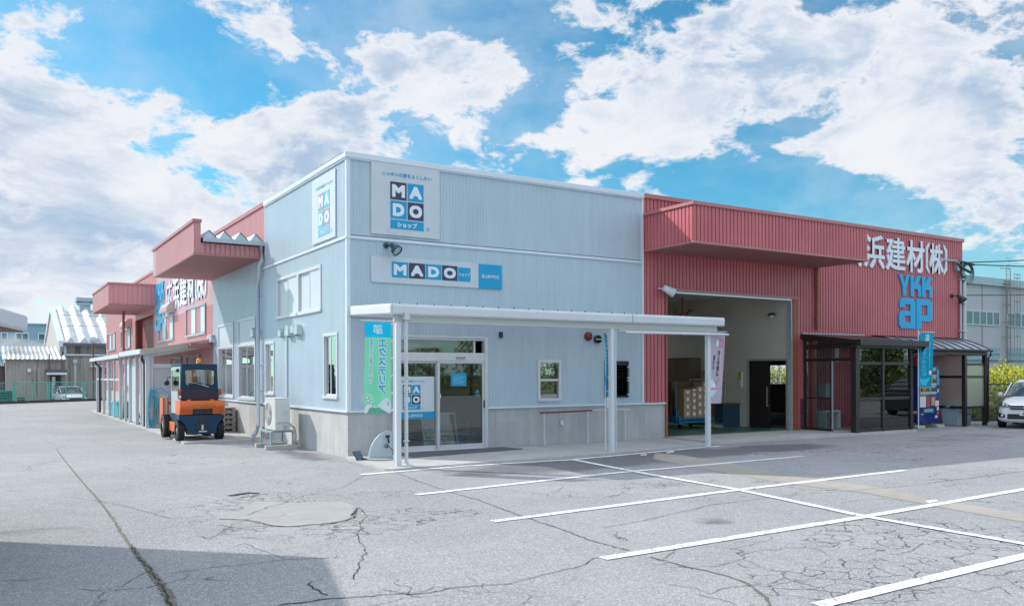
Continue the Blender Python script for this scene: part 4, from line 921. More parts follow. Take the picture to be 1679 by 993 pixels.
# ---- shop awning
aw = tag(empty('awning', (0, 0, 0)), 'long flat white aluminium awning on three posts along the shop front', 'awning')
zA, zB = 3.19, 3.07
mb = MB()
def fascia(mb, p, q, h=.205, t=.05):
    p, q = Vector(p), Vector(q); d = (q - p).normalized(); n = Vector((d.y, -d.x, 0))
    prof = [(0, 0), (.025, .03), (.03, h - .05), (.01, h), (-t, h), (-t, 0)]
    for a, b in zip(prof, prof[1:] + prof[:1]):
        mb.quad(p + n * a[0] - Vector((0, 0, h - a[1])), q + n * a[0] - Vector((0, 0, h - a[1])), q + n * b[0] - Vector((0, 0, h - b[1])), p + n * b[0] - Vector((0, 0, h - b[1])))
    for e in (p, q): mb.add([e + n * a - Vector((0, 0, h - b)) for a, b in prof], [tuple(range(6))])
fascia(mb, (.05, -.02, zA), (-.08, -2.44, zB)); fascia(mb, (-.06, -2.45, zB), (5.66, -2.45, zB)); fascia(mb, (5.68, -2.45, zB + .005), (8.50, -2.45, zB + .01)); fascia(mb, (8.50, -2.44, zB + .01), (8.52, -.06, zA))
mb.build('gutter', AWN, aw, bevel=.004)
mb = MB(); mb.add([(.06, -.03, zA - .07), (8.48, -.06, zA - .07), (8.46, -2.40, zB - .07), (-.02, -2.40, zB - .07)], [(0, 1, 2, 3)]); 
mb.build('roof_sheet', mat_frost('translucent_roof', (.80, .84, .86), .75), aw)
mb = MB(); mb.box(.0, 8.35, -2.38, -2.30, 2.73, zB - .20); mb.box(5.3, 8.48, -2.47, -2.43, 2.68, 2.72)
for x in (.02, 1.45, 2.9, 4.3, 5.15, 6.6, 8.0): mb.prism([(-.03, zA - .11), (-2.29, zB - .11), (-2.29, zB - .19), (-.03, zA - .19)], x, x + .05, 'x')
mb.box(.06, 8.45, -.06, -.02, zA - .22, zA - .11)
mb.build('beam', mat('awning_beam', (.50, .49, .47), .4), aw, bevel=.004)
for i, x in enumerate((.02, 5.10, 8.0)):
    mb = MB(); mb.box(x, x + .10, -2.42, -2.32, .03, 2.73); mb.build('post', AWN, aw, bevel=.008)
mb = MB(); mb.tube([(.22, -2.42, 2.85), (.22, -2.42, .12), (.24, -2.5, .05), (.26, -2.58, .04)], .034, 10); mb.box(.16, .26, -2.5, -2.38, 2.78, 2.92)
for z in (1.7, .5): mb.box(.17, .27, -2.47, -2.38, z, z + .02)
mb.build('downpipe', mat('pipe_white', (.58, .60, .64), .35), aw)
mb = MB(); mb.tube([(5.24, -2.40, 2.7), (5.24, -2.40, .05)], .020, 8); mb.tube([(5.45, -2.49, 2.66), (8.6, -2.49, 2.68)], .028, 10); mb.build('rain_chain_pipe', mat('pipe_white', (.58, .60, .64), .35), aw)
mb = MB()
for k in range(24): x = .1 + k * .36; mb.box(x, x + .014, -2.40, -2.37, zB, zB + .03)
b = mb.build('roof_bolt', BLKM, aw); b['kind'] = 'stuff'

# ---- cloth flags on poles
def flag(M, w, h, label, cloth, parts, pole_x, pole_top, pole_bot, wave=.02, lean=0.0, arm=True):
    """M: frame with origin at the cloth's top-left corner, u across, v up, n towards the viewer"""
    t = tag(empty('banner_flag'), label, 'flag'); t.matrix_world = Matrix.Translation(M.translation)
    inv = t.matrix_world.inverted()
    def bend(mb):
        Mi = M.inverted(); out = []
        for v in mb.v:
            p = Mi @ Vector(v); k = -p.y / h
            p.x += lean * k + .008 * math.sin(k * 7); p.z += wave * math.sin(p.x / w * 5 + k * 6) * (.3 + .7 * k)
            out.append(tuple(M @ p))
        mb.v = out
    mb = MB(); mb.grid(lambda a, b: M @ Vector((a * w, -h * (1 - b), 0)), 12, 36); bend(mb); c = mb.build('cloth', cloth, t); c.matrix_parent_inverse = inv
    for nm, m, fn in parts:
        mb = MB(); fn(mb, M); bend(mb); o = mb.build(nm, m, c)
    mb = MB(); mb.tube([M @ Vector((pole_x, pole_top, -.01)), M @ Vector((pole_x, pole_bot, -.01))], .013, 8)
    if arm:
        s = 1 if pole_x < w / 2 else -1; far = w + .06 if s > 0 else -.06
        mb.tube([M @ Vector((pole_x, .03, -.01)), M @ Vector((far, .035, -.01))], .009, 6)
    for k in range(6):
        z = -h * k / 5.2 - .02; e = 0 if pole_x < w / 2 else w
        mb.tube([M @ Vector((pole_x, z, -.01)), M @ Vector((e + lean * (-z / h), z, 0))], .012, 5)
    p = mb.build('pole', WHITE, t); p.matrix_parent_inverse = inv
    return t
def clothm(name, top, low, split, zt):
    m = bpy.data.materials.new(name); m.use_nodes = True; g = NT(m.node_tree); b = m.node_tree.nodes['Principled BSDF']
    sep = g.n('ShaderNodeSeparateXYZ'); g.l(g.n('ShaderNodeTexCoord').outputs['Object'], sep.inputs[0])
    c = None; f = None
    if isinstance(top, tuple):
        f = g.m('GREATER_THAN', sep.outputs[2], zt - split); c = g.mix(f, low, top); g.l(c, b.inputs['Base Color'])
    b.inputs['Roughness'].default_value = .8
    tl = g.n('ShaderNodeBsdfTranslucent'); g.l(c, tl.inputs[0])
    mx = g.n('ShaderNodeMixShader'); mx.inputs[0].default_value = .35; g.l(b.outputs[0], mx.inputs[1]); g.l(tl.outputs[0], mx.inputs[2])
    g.l(mx.outputs[0], m.node_tree.nodes['Material Output'].inputs[0]); return m
# green banner: seen from its back, so the print is mirrored; sits left of its pole
n_ = Vector((-.10, -1, 0)).normalized(); u_ = Vector((1, -.10, 0)).normalized()
Mg = frame((-.67, -2.56, 2.70), u_, (0, 0, 1), n_)
FW_ = .50
blue_t = mat('flag_print_blue', (.02, .42, .66), .8); wht = mat('flag_print_white', (.70, .76, .80), .8)
def g_txt(mb, M):
    put_text(mb, M, 'エクステリア', .335, -.80, .155, .98, .006, bold=.035, mirror=True, vertical=True)
def g_out(mb, M):
    put_text(mb, M, 'エクステリア', .335, -.80, .185, 1.01, .003, bold=.11, mirror=True, vertical=True)
    put_text(mb, M, '価格でもっと暮らしたのしく', .125, -.70, .095, .84, .003, bold=.10, mirror=True, vertical=True)
def g_sm(mb, M): put_text(mb, M, '価格でもっと暮らしたのしく', .125, -.70, .06, .82, .006, bold=.0, mirror=True, vertical=True)
def g_logo(mb, M): ykk(mb, M, .25, -.045, .17, .003, .002, mirror=True)
def g_house(mb, M):
    put_poly(mb, M, [(0, -1.65), (0, -1.55), (.06, -1.47), (.13, -1.50), (.22, -1.54), (.32, -1.42), (.40, -1.36), (.46, -1.40), (.5, -1.45), (.5, -1.65)], .003, .005)
    for (x, y, r) in ((.05, -1.36, .022), (.10, -1.33, .016), (.13, -1.38, .02), (.07, -1.42, .02), (.12, -1.44, .016), (.03, -1.43, .014)):
        put_poly(mb, M, [(x + r * math.cos(k * math.pi / 5), y + r * math.sin(k * math.pi / 5)) for k in range(10)], .003, .005)
def g_ring(mb, M):
    a = [(.075 + .105 * math.cos(k * math.pi / 10), -1.39 + .105 * math.sin(k * math.pi / 10)) for k in range(21)]
    b = [(.075 + .098 * math.cos(k * math.pi / 10), -1.39 + .098 * math.sin(k * math.pi / 10)) for k in range(21)]
    for i in range(20): put_poly(mb, M, [a[i], a[i + 1], b[i + 1], b[i]], .003, .005)
    for i, (x, y) in enumerate(((.22, -1.6), (.26, -1.6), (.22, -1.56), (.26, -1.56), (.44, -1.52), (.44, -1.48))): 
        pass
def g_win(mb, M):
    for (x, y) in ((.21, -1.60), (.255, -1.60), (.21, -1.555), (.255, -1.555), (.43, -1.50), (.43, -1.455)): put_rect(mb, M, x, x + .034, y - .018, y + .018, .006, .008)
flag(Mg, FW_, 1.65, 'green and blue banner flag with mirrored white-edged lettering at the awning corner', clothm('flag_green', (.0, .42, .66), (.16, .56, .36), .27, 2.70),
     [('logo', wht, g_logo), ('outline', wht, g_out), ('lettering', blue_t, g_txt), ('small_lettering', blue_t, g_sm), ('house_print', wht, g_house), ('tree_ring', wht, g_ring), ('window_print', mat('flag_print_green', (.16, .56, .36), .8), g_win)], FW_ + .06, .02, -2.62, .022)
# pink banner right of the third post
Mp = frame((8.13, -2.36, 2.72), Vector((1, -.03, 0)).normalized(), (0, 0, 1), (0, -1, 0))
blk = mat('flag_print_black', (.03, .03, .04), .8)
def p_txt(mb, M):
    put_text(mb, M, '冷え対策は', .335, -.72, .085, .62, .004, bold=.03, vertical=True); put_text(mb, M, '窓から', .19, -.70, .075, .34, .004, bold=.03, vertical=True)
def p_line(mb, M):
    put_rect(mb, M, .20, .42, -.155, -.15, .006, .008); put_rect(mb, M, .20, .42, -.335, -.33, .006, .008); put_rect(mb, M, .20, .205, -.33, -.155, .006, .008); put_rect(mb, M, .415, .42, -.33, -.155, .006, .008); put_rect(mb, M, .305, .309, -.33, -.155, .006, .008)
    mb.tube([M @ Vector(p) for p in ((.20, -1.28, .005), (.22, -1.16, .005), (.25, -1.10, .005), (.28, -1.14, .005), (.32, -1.22, .005), (.38, -1.12, .005), (.40, -1.08, .005))], .004, 4); 
def p_body(mb, M): put_poly(mb, M, [(.12, -1.30), (.14, -1.18), (.13, -1.08), (.17, -1.12), (.22, -1.11), (.25, -1.08), (.26, -1.16), (.30, -1.24), (.30, -1.30)], .003, .004); put_rect(mb, M, .205, .305, -.33, -.155, .003, .004)
def p_bord(mb, M):
    for r in ((0, .03, -1.36, 0), (.47, .5, -1.36, 0), (.03, .47, -1.36, -1.30), (.03, .47, -.03, 0)): put_rect(mb, M, *r, .002, .003)
    put_rect(mb, M, .31, .415, -.33, -.155, .003, .004)
def p_low(mb, M): put_rect(mb, M, 0, .5, -1.68, -1.36, .002, .003)
def p_lt(mb, M): put_text(mb, M, '窓店', .17, -1.50, .07, .16, .005, bold=.02, vertical=True)
flag(Mp, .50, 1.68, 'pale pink banner flag with black handwriting beside the third awning post', clothm('flag_pink', (.66, .56, .66), (.66, .56, .66), .2, 0),
     [('lettering', blk, p_txt), ('line_drawing', blk, p_line), ('picture', wht, p_body), ('pink_border', mat('flag_pink_edge', (.66, .30, .45), .8), p_bord), ('white_foot', mat('flag_foot', (.58, .70, .78), .8), p_low), ('foot_lettering', mat('flag_teal', (.02, .45, .45), .8), p_lt)], -.03, .03, -2.65, .02, -.16)
# narrow blue banner, almost edge on, behind the middle post
d_ = Vector((.76, .65, 0)).normalized()
Mb = frame((5.12, -2.15, 2.66), d_, (0, 0, 1), Vector((d_.y, -d_.x, 0)) * 1)
flag(Mb, .34, 1.66, 'blue banner flag seen nearly edge-on behind the middle awning post', clothm('flag_blue2', (.0, .30, .50), (.0, .30, .50), .2, 0),
     [('lettering', wht, lambda mb, M: put_text(mb, M, 'マド', .17, -.4, .12, .4, .004, bold=.02, vertical=True)), ('white_foot', wht, lambda mb, M: put_rect(mb, M, 0, .34, -1.66, -1.42, .002, .003))], .185, .03, -2.6, .02, .22)
# blue banner by the vending machine
Mk = frame((17.16, -1.95, 2.95), Vector((1, .0, 0)), (0, 0, 1), (0, -1, 0))
cyl = mat('flag_print_cyan', (.10, .60, .78), .8)
def k_txt(mb, M): put_text(mb, M, 'アウターシェード', .29, -.80, .22, 1.02, .004, bold=.055, vertical=True)
def k_in(mb, M): put_text(mb, M, 'アウターシェード', .29, -.80, .195, .99, .0062, bold=.0, vertical=True)
def k_sm(mb, M): put_text(mb, M, '窓の外で日差しをカット', .54, -.66, .075, .80, .004, bold=.04, vertical=True)
def k_sun(mb, M):
    pts = []
    for k in range(32): r = .085 if k % 2 else .052; pts.append((.56 + r * math.cos(k * math.pi / 16), -1.19 + r * math.sin(k * math.pi / 16)))
    put_poly(mb, M, pts, .004, .006)
def k_arrow(mb, M): put_poly(mb, M, [(.12, -1.33), (.20, -1.38), (.36, -1.38), (.58, -1.33), (.34, -1.58), (.18, -1.56), (.10, -1.46)], .004, .006)
flag(Mk, .70, 1.62, 'bright blue banner flag with outlined lettering and a white sun by the vending machine', clothm('flag_blue', (.0, .46, .68), (.0, .38, .60), .28, 2.95),
     [('logo', wht, lambda mb, M: ykk(mb, M, .38, -.05, .22, .003, .002)), ('lettering', cyl, k_txt), ('lettering_core', mat('flag_core', (.0, .28, .48), .8), k_in), ('small_lettering', cyl, k_sm), ('sun_print', wht, k_sun), ('arrow_print', mat('flag_arrow', (.02, .48, .66), .8), k_arrow)], -.06, .10, -2.86, .03, -.10)

# ---- things under the awning
t = tag(empty('stone_panel', (.52, -.72, .05)), 'pale curved fin-shaped panel with a valve standing under the awning corner', 'panel')
mb = MB(); arc = [(-.36, 0), (-.35, .12), (-.31, .24), (-.24, .36), (-.14, .46), (-.02, .53), (.06, .55), (.16, .52), (.16, 0)]
mb.prism(arc, -.02, .02, 'y'); mb.build('panel', mat('pale_blue_panel', (.48, .55, .60), .45, var=.05), t, bevel=.01)
mb = MB(); mb.lathe([(-.06, 0), (-.06, .045), (-.035, .045), (-.03, .028), (-.02, .028)], (.02, 0, .24), 'y', 14); mb.build('valve', mat('valve_metal', (.25, .23, .2), .4, metal=.5), t)
mb = MB(); mb.tube([(.04, -.03, .43), (.04, -.07, .43), (.06, -.07, .30)], .018, 8); mb.box(.0, .08, -.08, -.05, .41, .46); mb.build('tap', BLKM, t)
mb = MB(); mb.tube([(.55, -.80, .30), (.60, -.95, .20), (.60, -1.15, .10), (.45, -1.35, .065), (.25, -1.40, .062), (.05, -1.25, .062), (-.06, -1.05, .07)], .009, 6); tag(mb.build('power_cord', BLKM), 'thin black cord looping on the concrete from the pale panel', 'cord')
t = tag(empty('solar_lamp', (-.10, -.95, .045), .5), 'small tilted solar panel lamp lying on the concrete at the awning corner', 'lamp')
mb = MB(); Mx = Matrix.Rotation(R(58), 4, 'X'); 
for k in range(4): put_rect(mb, Mx, -.10, .10, .005 + k * .05, .048 + k * .05, 0, .012)
mb.v = [tuple(Vector(v)) for v in mb.v]; mb.build('solar_panel', mat('solar_cell', (.10, .16, .22), .25), t)
mb = MB(); put_rect(mb, Mx, -.11, .11, 0, .21, -.012, -.001); mb.box(.02, .16, -.03, .03, 0, .03); mb.build('holder', BLKM, t)

# ---- garage contents
t = tag(empty('trolley', (11.9, 2.45, .085)), 'blue steel cage trolley loaded with cartons inside the garage', 'trolley')
BLU = mat('trolley_blue', (.0, .16, .30), .4); mb = MB()
mb.box(-.72, .72, -.45, .45, .27, .33); mb.box(-.72, .72, -.47, -.43, .18, .24); mb.box(-.70, -.64, -.47, .45, .18, .40); mb.box(.64, .70, -.47, .45, .18, .3)
for x in (-.4, 0, .4): mb.box(x - .03, x + .03, -.44, .44, .22, .27)
mb.build('deck', BLU, t, bevel=.005)
mb = MB(); mb.tube([(-.78, -.42, .2), (-.78, -.42, 1.45), (-.78, .42, 1.45), (-.78, .42, .2)], .022, 8); mb.box(-.80, -.76, -.45, -.38, .3, .62); mb.build('push_frame', BLU, t)
for x in (-.55, .55):
    for y in (-.36, .36):
        mb = MB(); mb.lathe([(-.02, 0), (-.02, .08), (.02, .08), (.02, 0)], (x, y, .08), 'x', 14); w = mb.build('wheel', BLACK, t); mb = MB(); mb.box(x - .035, x + .035, y - .03, y + .05, .14, .2); mb.build('caster_fork', GALV, w)
CARD = mat('cardboard', (.42, .27, .15), .8, var=.12); LAB = mat('white_label', (.72, .70, .68), .6); CARD2 = mat('brown_board', (.12, .06, .035), .7)
mb = MB(); mb.box(11.42, 12.45, 2.55, 2.80, .42, 1.50); tag(mb.build('plywood_board', CARD2), 'tall brown board standing behind the cartons on the blue trolley', 'board')
base = None; cells = [(-.42, .42, .40, .0), (-.02, .30, .36, .0), (.30, .42, .34, 0)]; k = 0
def carton(x, y, z, w, d, h, name_lab):
    t = tag(empty('carton', (x, y, z)), name_lab, 'carton', 'cartons stacked on the blue trolley'); mb = MB(); mb.box(-w / 2, w / 2, -d / 2, d / 2, 0, h - .004); b = mb.build('box', CARD, t, bevel=.004)
    mb = MB(); mb.box(-.05, .05, -d / 2 - .004, -d / 2 - .001, h * .3, h * .78); mb.build('label', LAB, t)
    mb = MB(); mb.box(-w / 2 + .002, w / 2 - .002, -d / 2 - .002, -d / 2 - .0005, h - .03, h - .012); mb.build('tape', mat('tape', (.50, .36, .22), .4), t)
cl = ['left', 'middle-left', 'middle-right', 'right']; rw = ['bottom', 'second', 'third', 'fourth', 'top']
for i, (x, w, hs) in enumerate(((11.58, .30, [.22, .22, .22, .20]), (11.85, .20, [.20, .20, .20, .18, .10]), (12.09, .24, [.28, .22, .24, .20]), (12.32, .20, [.26, .24, .22, .16, .20]))):
    z = .085 + .335
    for j, h in enumerate(hs):
        carton(x, 2.22, z, w, .42, h, 'brown carton in the %s row from the deck, %s column of the trolley load' % (rw[j], cl[i])); z += h
# shelf table, cabinet, boxes along the side wall
t = tag(empty('tall_cabinet', (13.5, 4.2, .085)), 'tall brown cabinet with a round knob against the garage wall', 'cabinet')
mb = MB(); mb.box(-.15, .33, -.45, .9, 0, 2.2); mb.build('carcass', mat('cabinet_brown', (.16, .10, .065), .6), t, bevel=.01)
mb = MB(); mb.box(-.17, -.152, -.43, .20, .05, 2.15); mb.box(-.17, -.152, .22, .88, .05, 2.15); d = mb.build('door', mat('cabinet_brown_front', (.20, .13, .085), .55), t, bevel=.005); mb = MB(); mb.lathe([(-.22, 0), (-.22, .03), (-.17, .02)], (0, .80, 1.55), 'x', 12); mb.build('knob', LAB, d)
t = tag(empty('work_table', (13.4, 2.7, .085)), 'grey steel work table with a lower shelf inside the garage', 'table')
mb = MB(); mb.box(-.45, .40, -.05, .75, .72, .76); mb.build('tabletop', mat('table_grey', (.40, .42, .44), .4), t)
mb = MB(); mb.box(-.43, .38, .0, .72, .28, .30); mb.build('shelf', GALV, t)
for x, y in ((-.42, -.02), (.37, -.02), (-.42, .72), (.37, .72)): mb = MB(); mb.tube([(x, y, 0), (x, y, .72)], .02, 8); mb.build('leg', GALV, t)
t = tag(empty('desk', (13.5, 2.05, .085)), 'dark blue desk with a reddish wooden top next to the office door', 'desk')
mb = MB(); mb.box(-.45, .33, -.05, .72, .70, .735); mb.build('tabletop', mat('red_wood', (.22, .07, .04), .45), t); mb = MB(); mb.box(-.42, .31, -.03, .30, 0, .70); mb.build('cabinet', mat('desk_blue', (.02, .06, .09), .5), t)
mb = MB(); mb.box(13.12, 13.45, 2.40, 2.70, .095, .38); tag(mb.build('carton', CARD, None, bevel=.004), 'single carton on the garage floor under the desk', 'carton')
t = tag(empty('shelf_stand', (13.45, 3.0, .845)), 'tubular grey stand on top of the work table', 'stand')
mb = MB(); mb.box(-.42, .35, -.45, .45, .72, .745); mb.build('shelf', GALV, t); mb = MB(); mb.tube([(-.40, -.44, 0), (-.40, -.44, .70), (-.40, .44, .70), (-.40, .44, 0)], .016, 8); mb.tube([(.3, -.44, 0), (.3, -.44, .70), (.3, .44, .70), (.3, .44, 0)], .016, 8); mb.build('leg', GALV, t)
t = tag(empty('carton', (13.4, 2.75, 1.592)), 'open carton with a grey stripe on the tubular stand', 'carton')
mb = MB(); mb.box(-.3, .3, -.22, .22, 0, .27); mb.build('box', CARD, t, bevel=.004); mb = MB(); mb.prism([(-.18, .0), (-.05, .0), (.14, .27), (.02, .27)], -.304, -.301, 'x'); mb.build('stripe', mat('grey_tape', (.12, .10, .12), .6), t)
mb = MB(); mb.box(13.80, 13.855, 1.93, 2.05, 1.32, 1.80); mb.cur = 1; mb.box(13.79, 13.80, 1.94, 2.04, 1.56, 1.79); tag(mb.build('safety_notice', [LAB, mat('notice_yellow', (.60, .36, .0), .5)]), 'small yellow and white notice on the garage wall left of the dark door', 'notice')
t = tag(empty('wall_lamp', (13.86, .62, 3.55)), 'small hooded lamp high on the beige garage wall', 'lamp')
mb = MB(); mb.tube([(0, 0, 0), (-.12, 0, .03)], .02, 8); mb.lathe([(.03, .0), (.03, .06), (-.03, .12), (-.06, .12)], (-.18, 0, 0), 'z', 16); mb.build('hood', mat('dark_hood', (.03, .05, .04), .4), t); mb = MB(); mb.lathe([(-.14, 0), (-.12, .06), (-.05, .09)], (-.18, 0, 0), 'z', 16); mb.build('bulb', mat('lamp_bulb', (.60, .58, .52), .3), t)
mb = MB(); mb.box(14.5, 15.6, 2.4, 3.0, .08, .95); mb.cur = 1; mb.box(14.45, 15.65, 2.35, 3.05, .95, .99); tag(mb.build('wooden_counter', [mat('counter_wood', (.17, .08, .04), .5, var=.4, vscale=3), CARD2], None, bevel=.005), 'brown wooden counter seen through the office doorway', 'counter')
mb = MB()
for k in range(4): x = .0; pts = [(9.6 + .02 * math.sin(i * 1.3 + k), 1.2 + k * .03, 2.62 - i * .03 - .28) for i in range(10)]; mb.tube(pts, .008, 5)
tag(mb.build('hanging_chain', mat('chain', (.30, .29, .28), .4, metal=.5)), 'short chain hanging from the head of the garage opening', 'chain')
t = tag(empty('hoist', (12.5, 3.2, 3.2)), 'small red hoist hanging from the garage ceiling', 'hoist')
mb = MB(); mb.box(-.12, .12, -.1, .1, .25, .45); mb.tube([(0, 0, .45), (0, 0, 1.0)], .025, 8); mb.tube([(-.1, 0, .3), (-.3, 0, .55), (-.38, 0, .5)], .03, 8); mb.tube([(.1, 0, .4), (.35, 0, .62), (.42, 0, .56)], .03, 8); mb.build('body', mat('hoist_red', (.30, .05, .03), .5), t)
mb = MB(); mb.tube([(0, 0, .25), (.01, 0, -.45)], .012, 6); mb.build('chain', mat('chain', (.30, .29, .28), .4), t)

# ---- dark bronze entrance porch
PX0, PX1, PY, PZ = 14.36, 17.0, -1.78, .07
po = tag(empty('porch', (0, 0, 0)), 'dark bronze glazed entrance porch with a flat roof on the red wall', 'porch')
mb = MB()
posts = [(PX0, -.04), (PX0, -.72), (PX0, PY), (15.72, PY), (PX1, PY)]
def post(x, y, w=.10, z1=2.55): mb.box(x - w / 2, x + w / 2, y - w / 2, y + w / 2, PZ, z1)
post(PX0, -.09, .09, 2.9); post(PX0, -1.0, .07, 2.15); post(PX0, PY, .17, 2.5); post(15.60, PY, .09, 2.5); post(PX1 - .05, PY, .11, 2.5); post(PX1 + .2, -1.45, .06, 2.5); post(PX1, -.1, .09, 2.7)
for z in (2.03, 1.02, .13): mb.box(PX0 + .09, 15.55, PY - .025, PY + .025, z - .045, z + .045); mb.box(15.65, PX1 - .1, PY - .025, PY + .025, z - .045, z + .045)
mb.box(PX0 - .03, PX0 + .03, -1.70, -.14, 2.10, 2.19); mb.box(PX0 - .02, PX0 + .02, -.96, -.14, 1.0, 1.04); mb.box(PX0 - .03, PX0 + .03, -.96, -.14, PZ, .15)
mb.box(PX1 - .03, PX1 + .03, PY + .06, -.14, 2.0, 2.08); mb.box(PX1 - .03, PX1 + .03, PY + .06, -.14, 1.0, 1.06); mb.box(PX1 - .03, PX1 + .03, PY + .06, -.14, PZ, .15)
mb.build('post_frame', BROWN, po, bevel=.006)
mb = MB(); mb.prism([(.0, 2.93), (-2.0, 2.68), (-2.0, 2.55), (.0, 2.78)], PX0 - .14, 17.42, 'x'); mb.box(PX0 - .2, 17.4, -2.1, -2.0, 2.53, 2.70)
mb.build('roof', BROWN, po, bevel=.008)
mb = MB(); mb.box(PX0 - .17, PX1 + .35, PY - .18, PY + .10, 2.47, 2.56); mb.box(PX0 - .04, PX0 + .06, PY + .1, -.05, 2.47, 2.60); mb.build('beam', BROWN, po, bevel=.006)
mb = MB()
for k in range(20): x = PX0 - .05 + k * .145; mb.box(x, x + .11, -.03 - .002 * k, .0, 2.935, 2.965)
b = mb.build('roof_flashing', mat('flashing_white', (.60, .62, .64), .35), po); b['kind'] = 'stuff'
for i, (a, b_) in enumerate(((PX0 + .09, 15.55), (15.65, PX1 - .10))):
    for (c, d) in ((.18, .975), (1.065, 1.985), (2.075, 2.47)):
        mb = MB(); mb.box(a, b_, PY - .004, PY + .004, c, d); mb.build('pane', GLASS2, po)
for (a, b_, c, d) in ((-.96, -.14, .15, 1.0), (-.96, -.14, 1.04, 2.1), (-1.0, -.14, 2.19, 2.7)):
    mb = MB(); mb.box(PX0 - .004, PX0 + .004, a, b_, c, d); mb.build('pane', GLASS2, po)
for (c, d) in ((.15, 1.0), (1.06, 2.0)):
    mb = MB(); mb.box(PX1 - .004, PX1 + .004, PY + .06, -.14, c, d); mb.build('pane', GLASS2, po)
mb = MB(); mb.box(PX0 - .05, PX0 + .02, -1.67, -1.1, .98, 2.06 + .0); 
mb = MB(); mb.box(PX0 - .05, PX0 - .02, -1.07, -1.03, PZ + .05, 2.1); dd = mb.build('sliding_door_edge', ALU, po)
tag(MB().box(PX0 + .0, PX1, PY, -.0, -.02, .10).build('porch_floor', SLAB), kind='structure')
mb = MB(); mb.box(14.2, 14.34, -.04, -.0, .1, .99); tag(mb.build('flaking_panel', mat('flaky_plum_paint', (.10, .03, .045), .8, var=.9, vscale=8)), 'strip of flaking plum paint between the garage jamb and the porch', 'panel')
mb = MB(); mb.box(15.35, 16.9, -.7, -.35, .44, .52); mb.cur = 1
for x in (15.5, 16.7): mb.box(x, x + .08, -.68, -.37, .10, .44)
t = tag(empty('bench', (16.6, -1.2, PZ + .03)), 'long brown wooden bench running out of the glazed porch', 'bench')
mb = MB(); mb.box(-.95, 1.35, -.16, .18, .40, .48); mb.build('seat', mat('bench_wood', (.26, .13, .08), .55, var=.15), t, bevel=.006)
for x in (-.8, 1.05): mb = MB(); mb.box(x, x + .07, -.13, .15, 0, .40); mb.build('leg', BROWN, t)
t = tag(empty('mail_stand', (15.05, -.35, .1)), 'grey mail box on a shelf stand inside the porch', 'mail box')
mb = MB(); mb.box(-.28, -.05, -.15, .15, .95, 1.35); mb.build('box', ALU, t, bevel=.01); mb = MB(); mb.box(-.30, .35, -.16, .16, .5, .54); mb.box(-.3, -.27, -.16, .16, 0, .5); mb.box(.0, .03, -.16, .16, 0, .5); mb.box(.32, .35, -.16, .16, 0, .5); mb.build('shelf', WHITE, t)
mb = MB(); mb.box(15.75, 15.95, -.06, -.03, 2.1, 2.55); tag(mb.build('porch_lamp', mat('lamp_shade_white', (.65, .66, .66), .3), None, bevel=.02), 'white oblong lamp on the red wall inside the porch', 'lamp')
mb = MB(); mb.tube([(15.0, -1.35, .1), (15.0, -1.35, 1.05)], .018, 8)
for a in (0, 2.1, 4.2): mb.tube([(15.0, -1.35, .32), (15.0 + .22 * math.cos(a), -1.35 + .22 * math.sin(a), .1)], .014, 6)
mb.box(14.88, 15.12, -1.46, -1.24, 1.05, 1.08); tag(mb.build('wooden_stand', mat('stand_wood', (.25, .10, .05), .5)), 'thin wooden pedestal stand just inside the porch corner', 'stand')
# dark downpipe of the porch
mb = MB(); mb.tube([(17.3, -2.05, 2.55), (17.25, -1.95, 2.42), (17.2, -1.7, 2.36), (17.2, -1.62, 2.25), (17.2, -1.62, .08)], .04, 8); mb.build('downpipe', BROWN, po)

# ---- drinks machine
vm = tag(empty('vending_machine', (19.26, -.55, .08)), 'tall dark blue drinks vending machine under the bronze shelter', 'vending machine')
VB = mat('machine_blue', (.010, .035, .20), .3, coat=.3); mb = MB(); mb.box(-.60, .60, -.36, .42, .08, 1.90); mb.build('cabinet', VB, vm, bevel=.015)
mb = MB(); mb.box(-.50, .38, -.385, -.362, .98, 1.84); mb.build('display_window', mat('machine_display', (.42, .48, .52), .2), vm)
mb = MB(); cans = [(.50,.05,.04),(.0,.25,.40),(.55,.45,.10),(.45,.45,.48),(.05,.30,.12),(.30,.12,.05)]
cm = [mat('can_%s' % n, c, .35) for n, c in zip(('red','blue','yellow','silver','green','brown'), cans)]
for r in range(3):
    for k in range(9):
        mb.cur = random.randrange(6); x = -.45 + k * .093; z = 1.08 + r * .27; h = random.choice((.12, .15, .17)); mb.lathe([(0, 0), (0, .030), (h * .85, .030), (h, .018), (h, 0)], (x + .02, -.40, z), 'z', 10)
b = mb.build('drink_can', cm, vm); b['kind'] = 'stuff'
mb = MB()
for r in range(3):
    z = 1.02 + r * .27; mb.box(-.49, .37, -.42, -.386, z, z + .012)
    for k in range(16): mb.box(-.48 + k * .053, -.48 + k * .053 + .03, -.425, -.42, z + .015, z + .04)
mb.build('price_rail', LAB, vm)
mb = MB(); mb.box(-.50, .38, -.40, -.386, 1.44, 1.60); mb.cur = 1; mb.box(-.12, .38, -.402, -.386, 1.15, 1.24)
PM = [LAB, mat('poster_red', (.45, .08, .05), .5), mat('poster_mix', (.50, .30, .16), .5, var=.6, vscale=14), mat('poster_cyan', (.06, .40, .60), .4), mat('poster_gold', (.45, .30, .05), .5), mat('poster_orange', (.55, .18, .04), .5)]
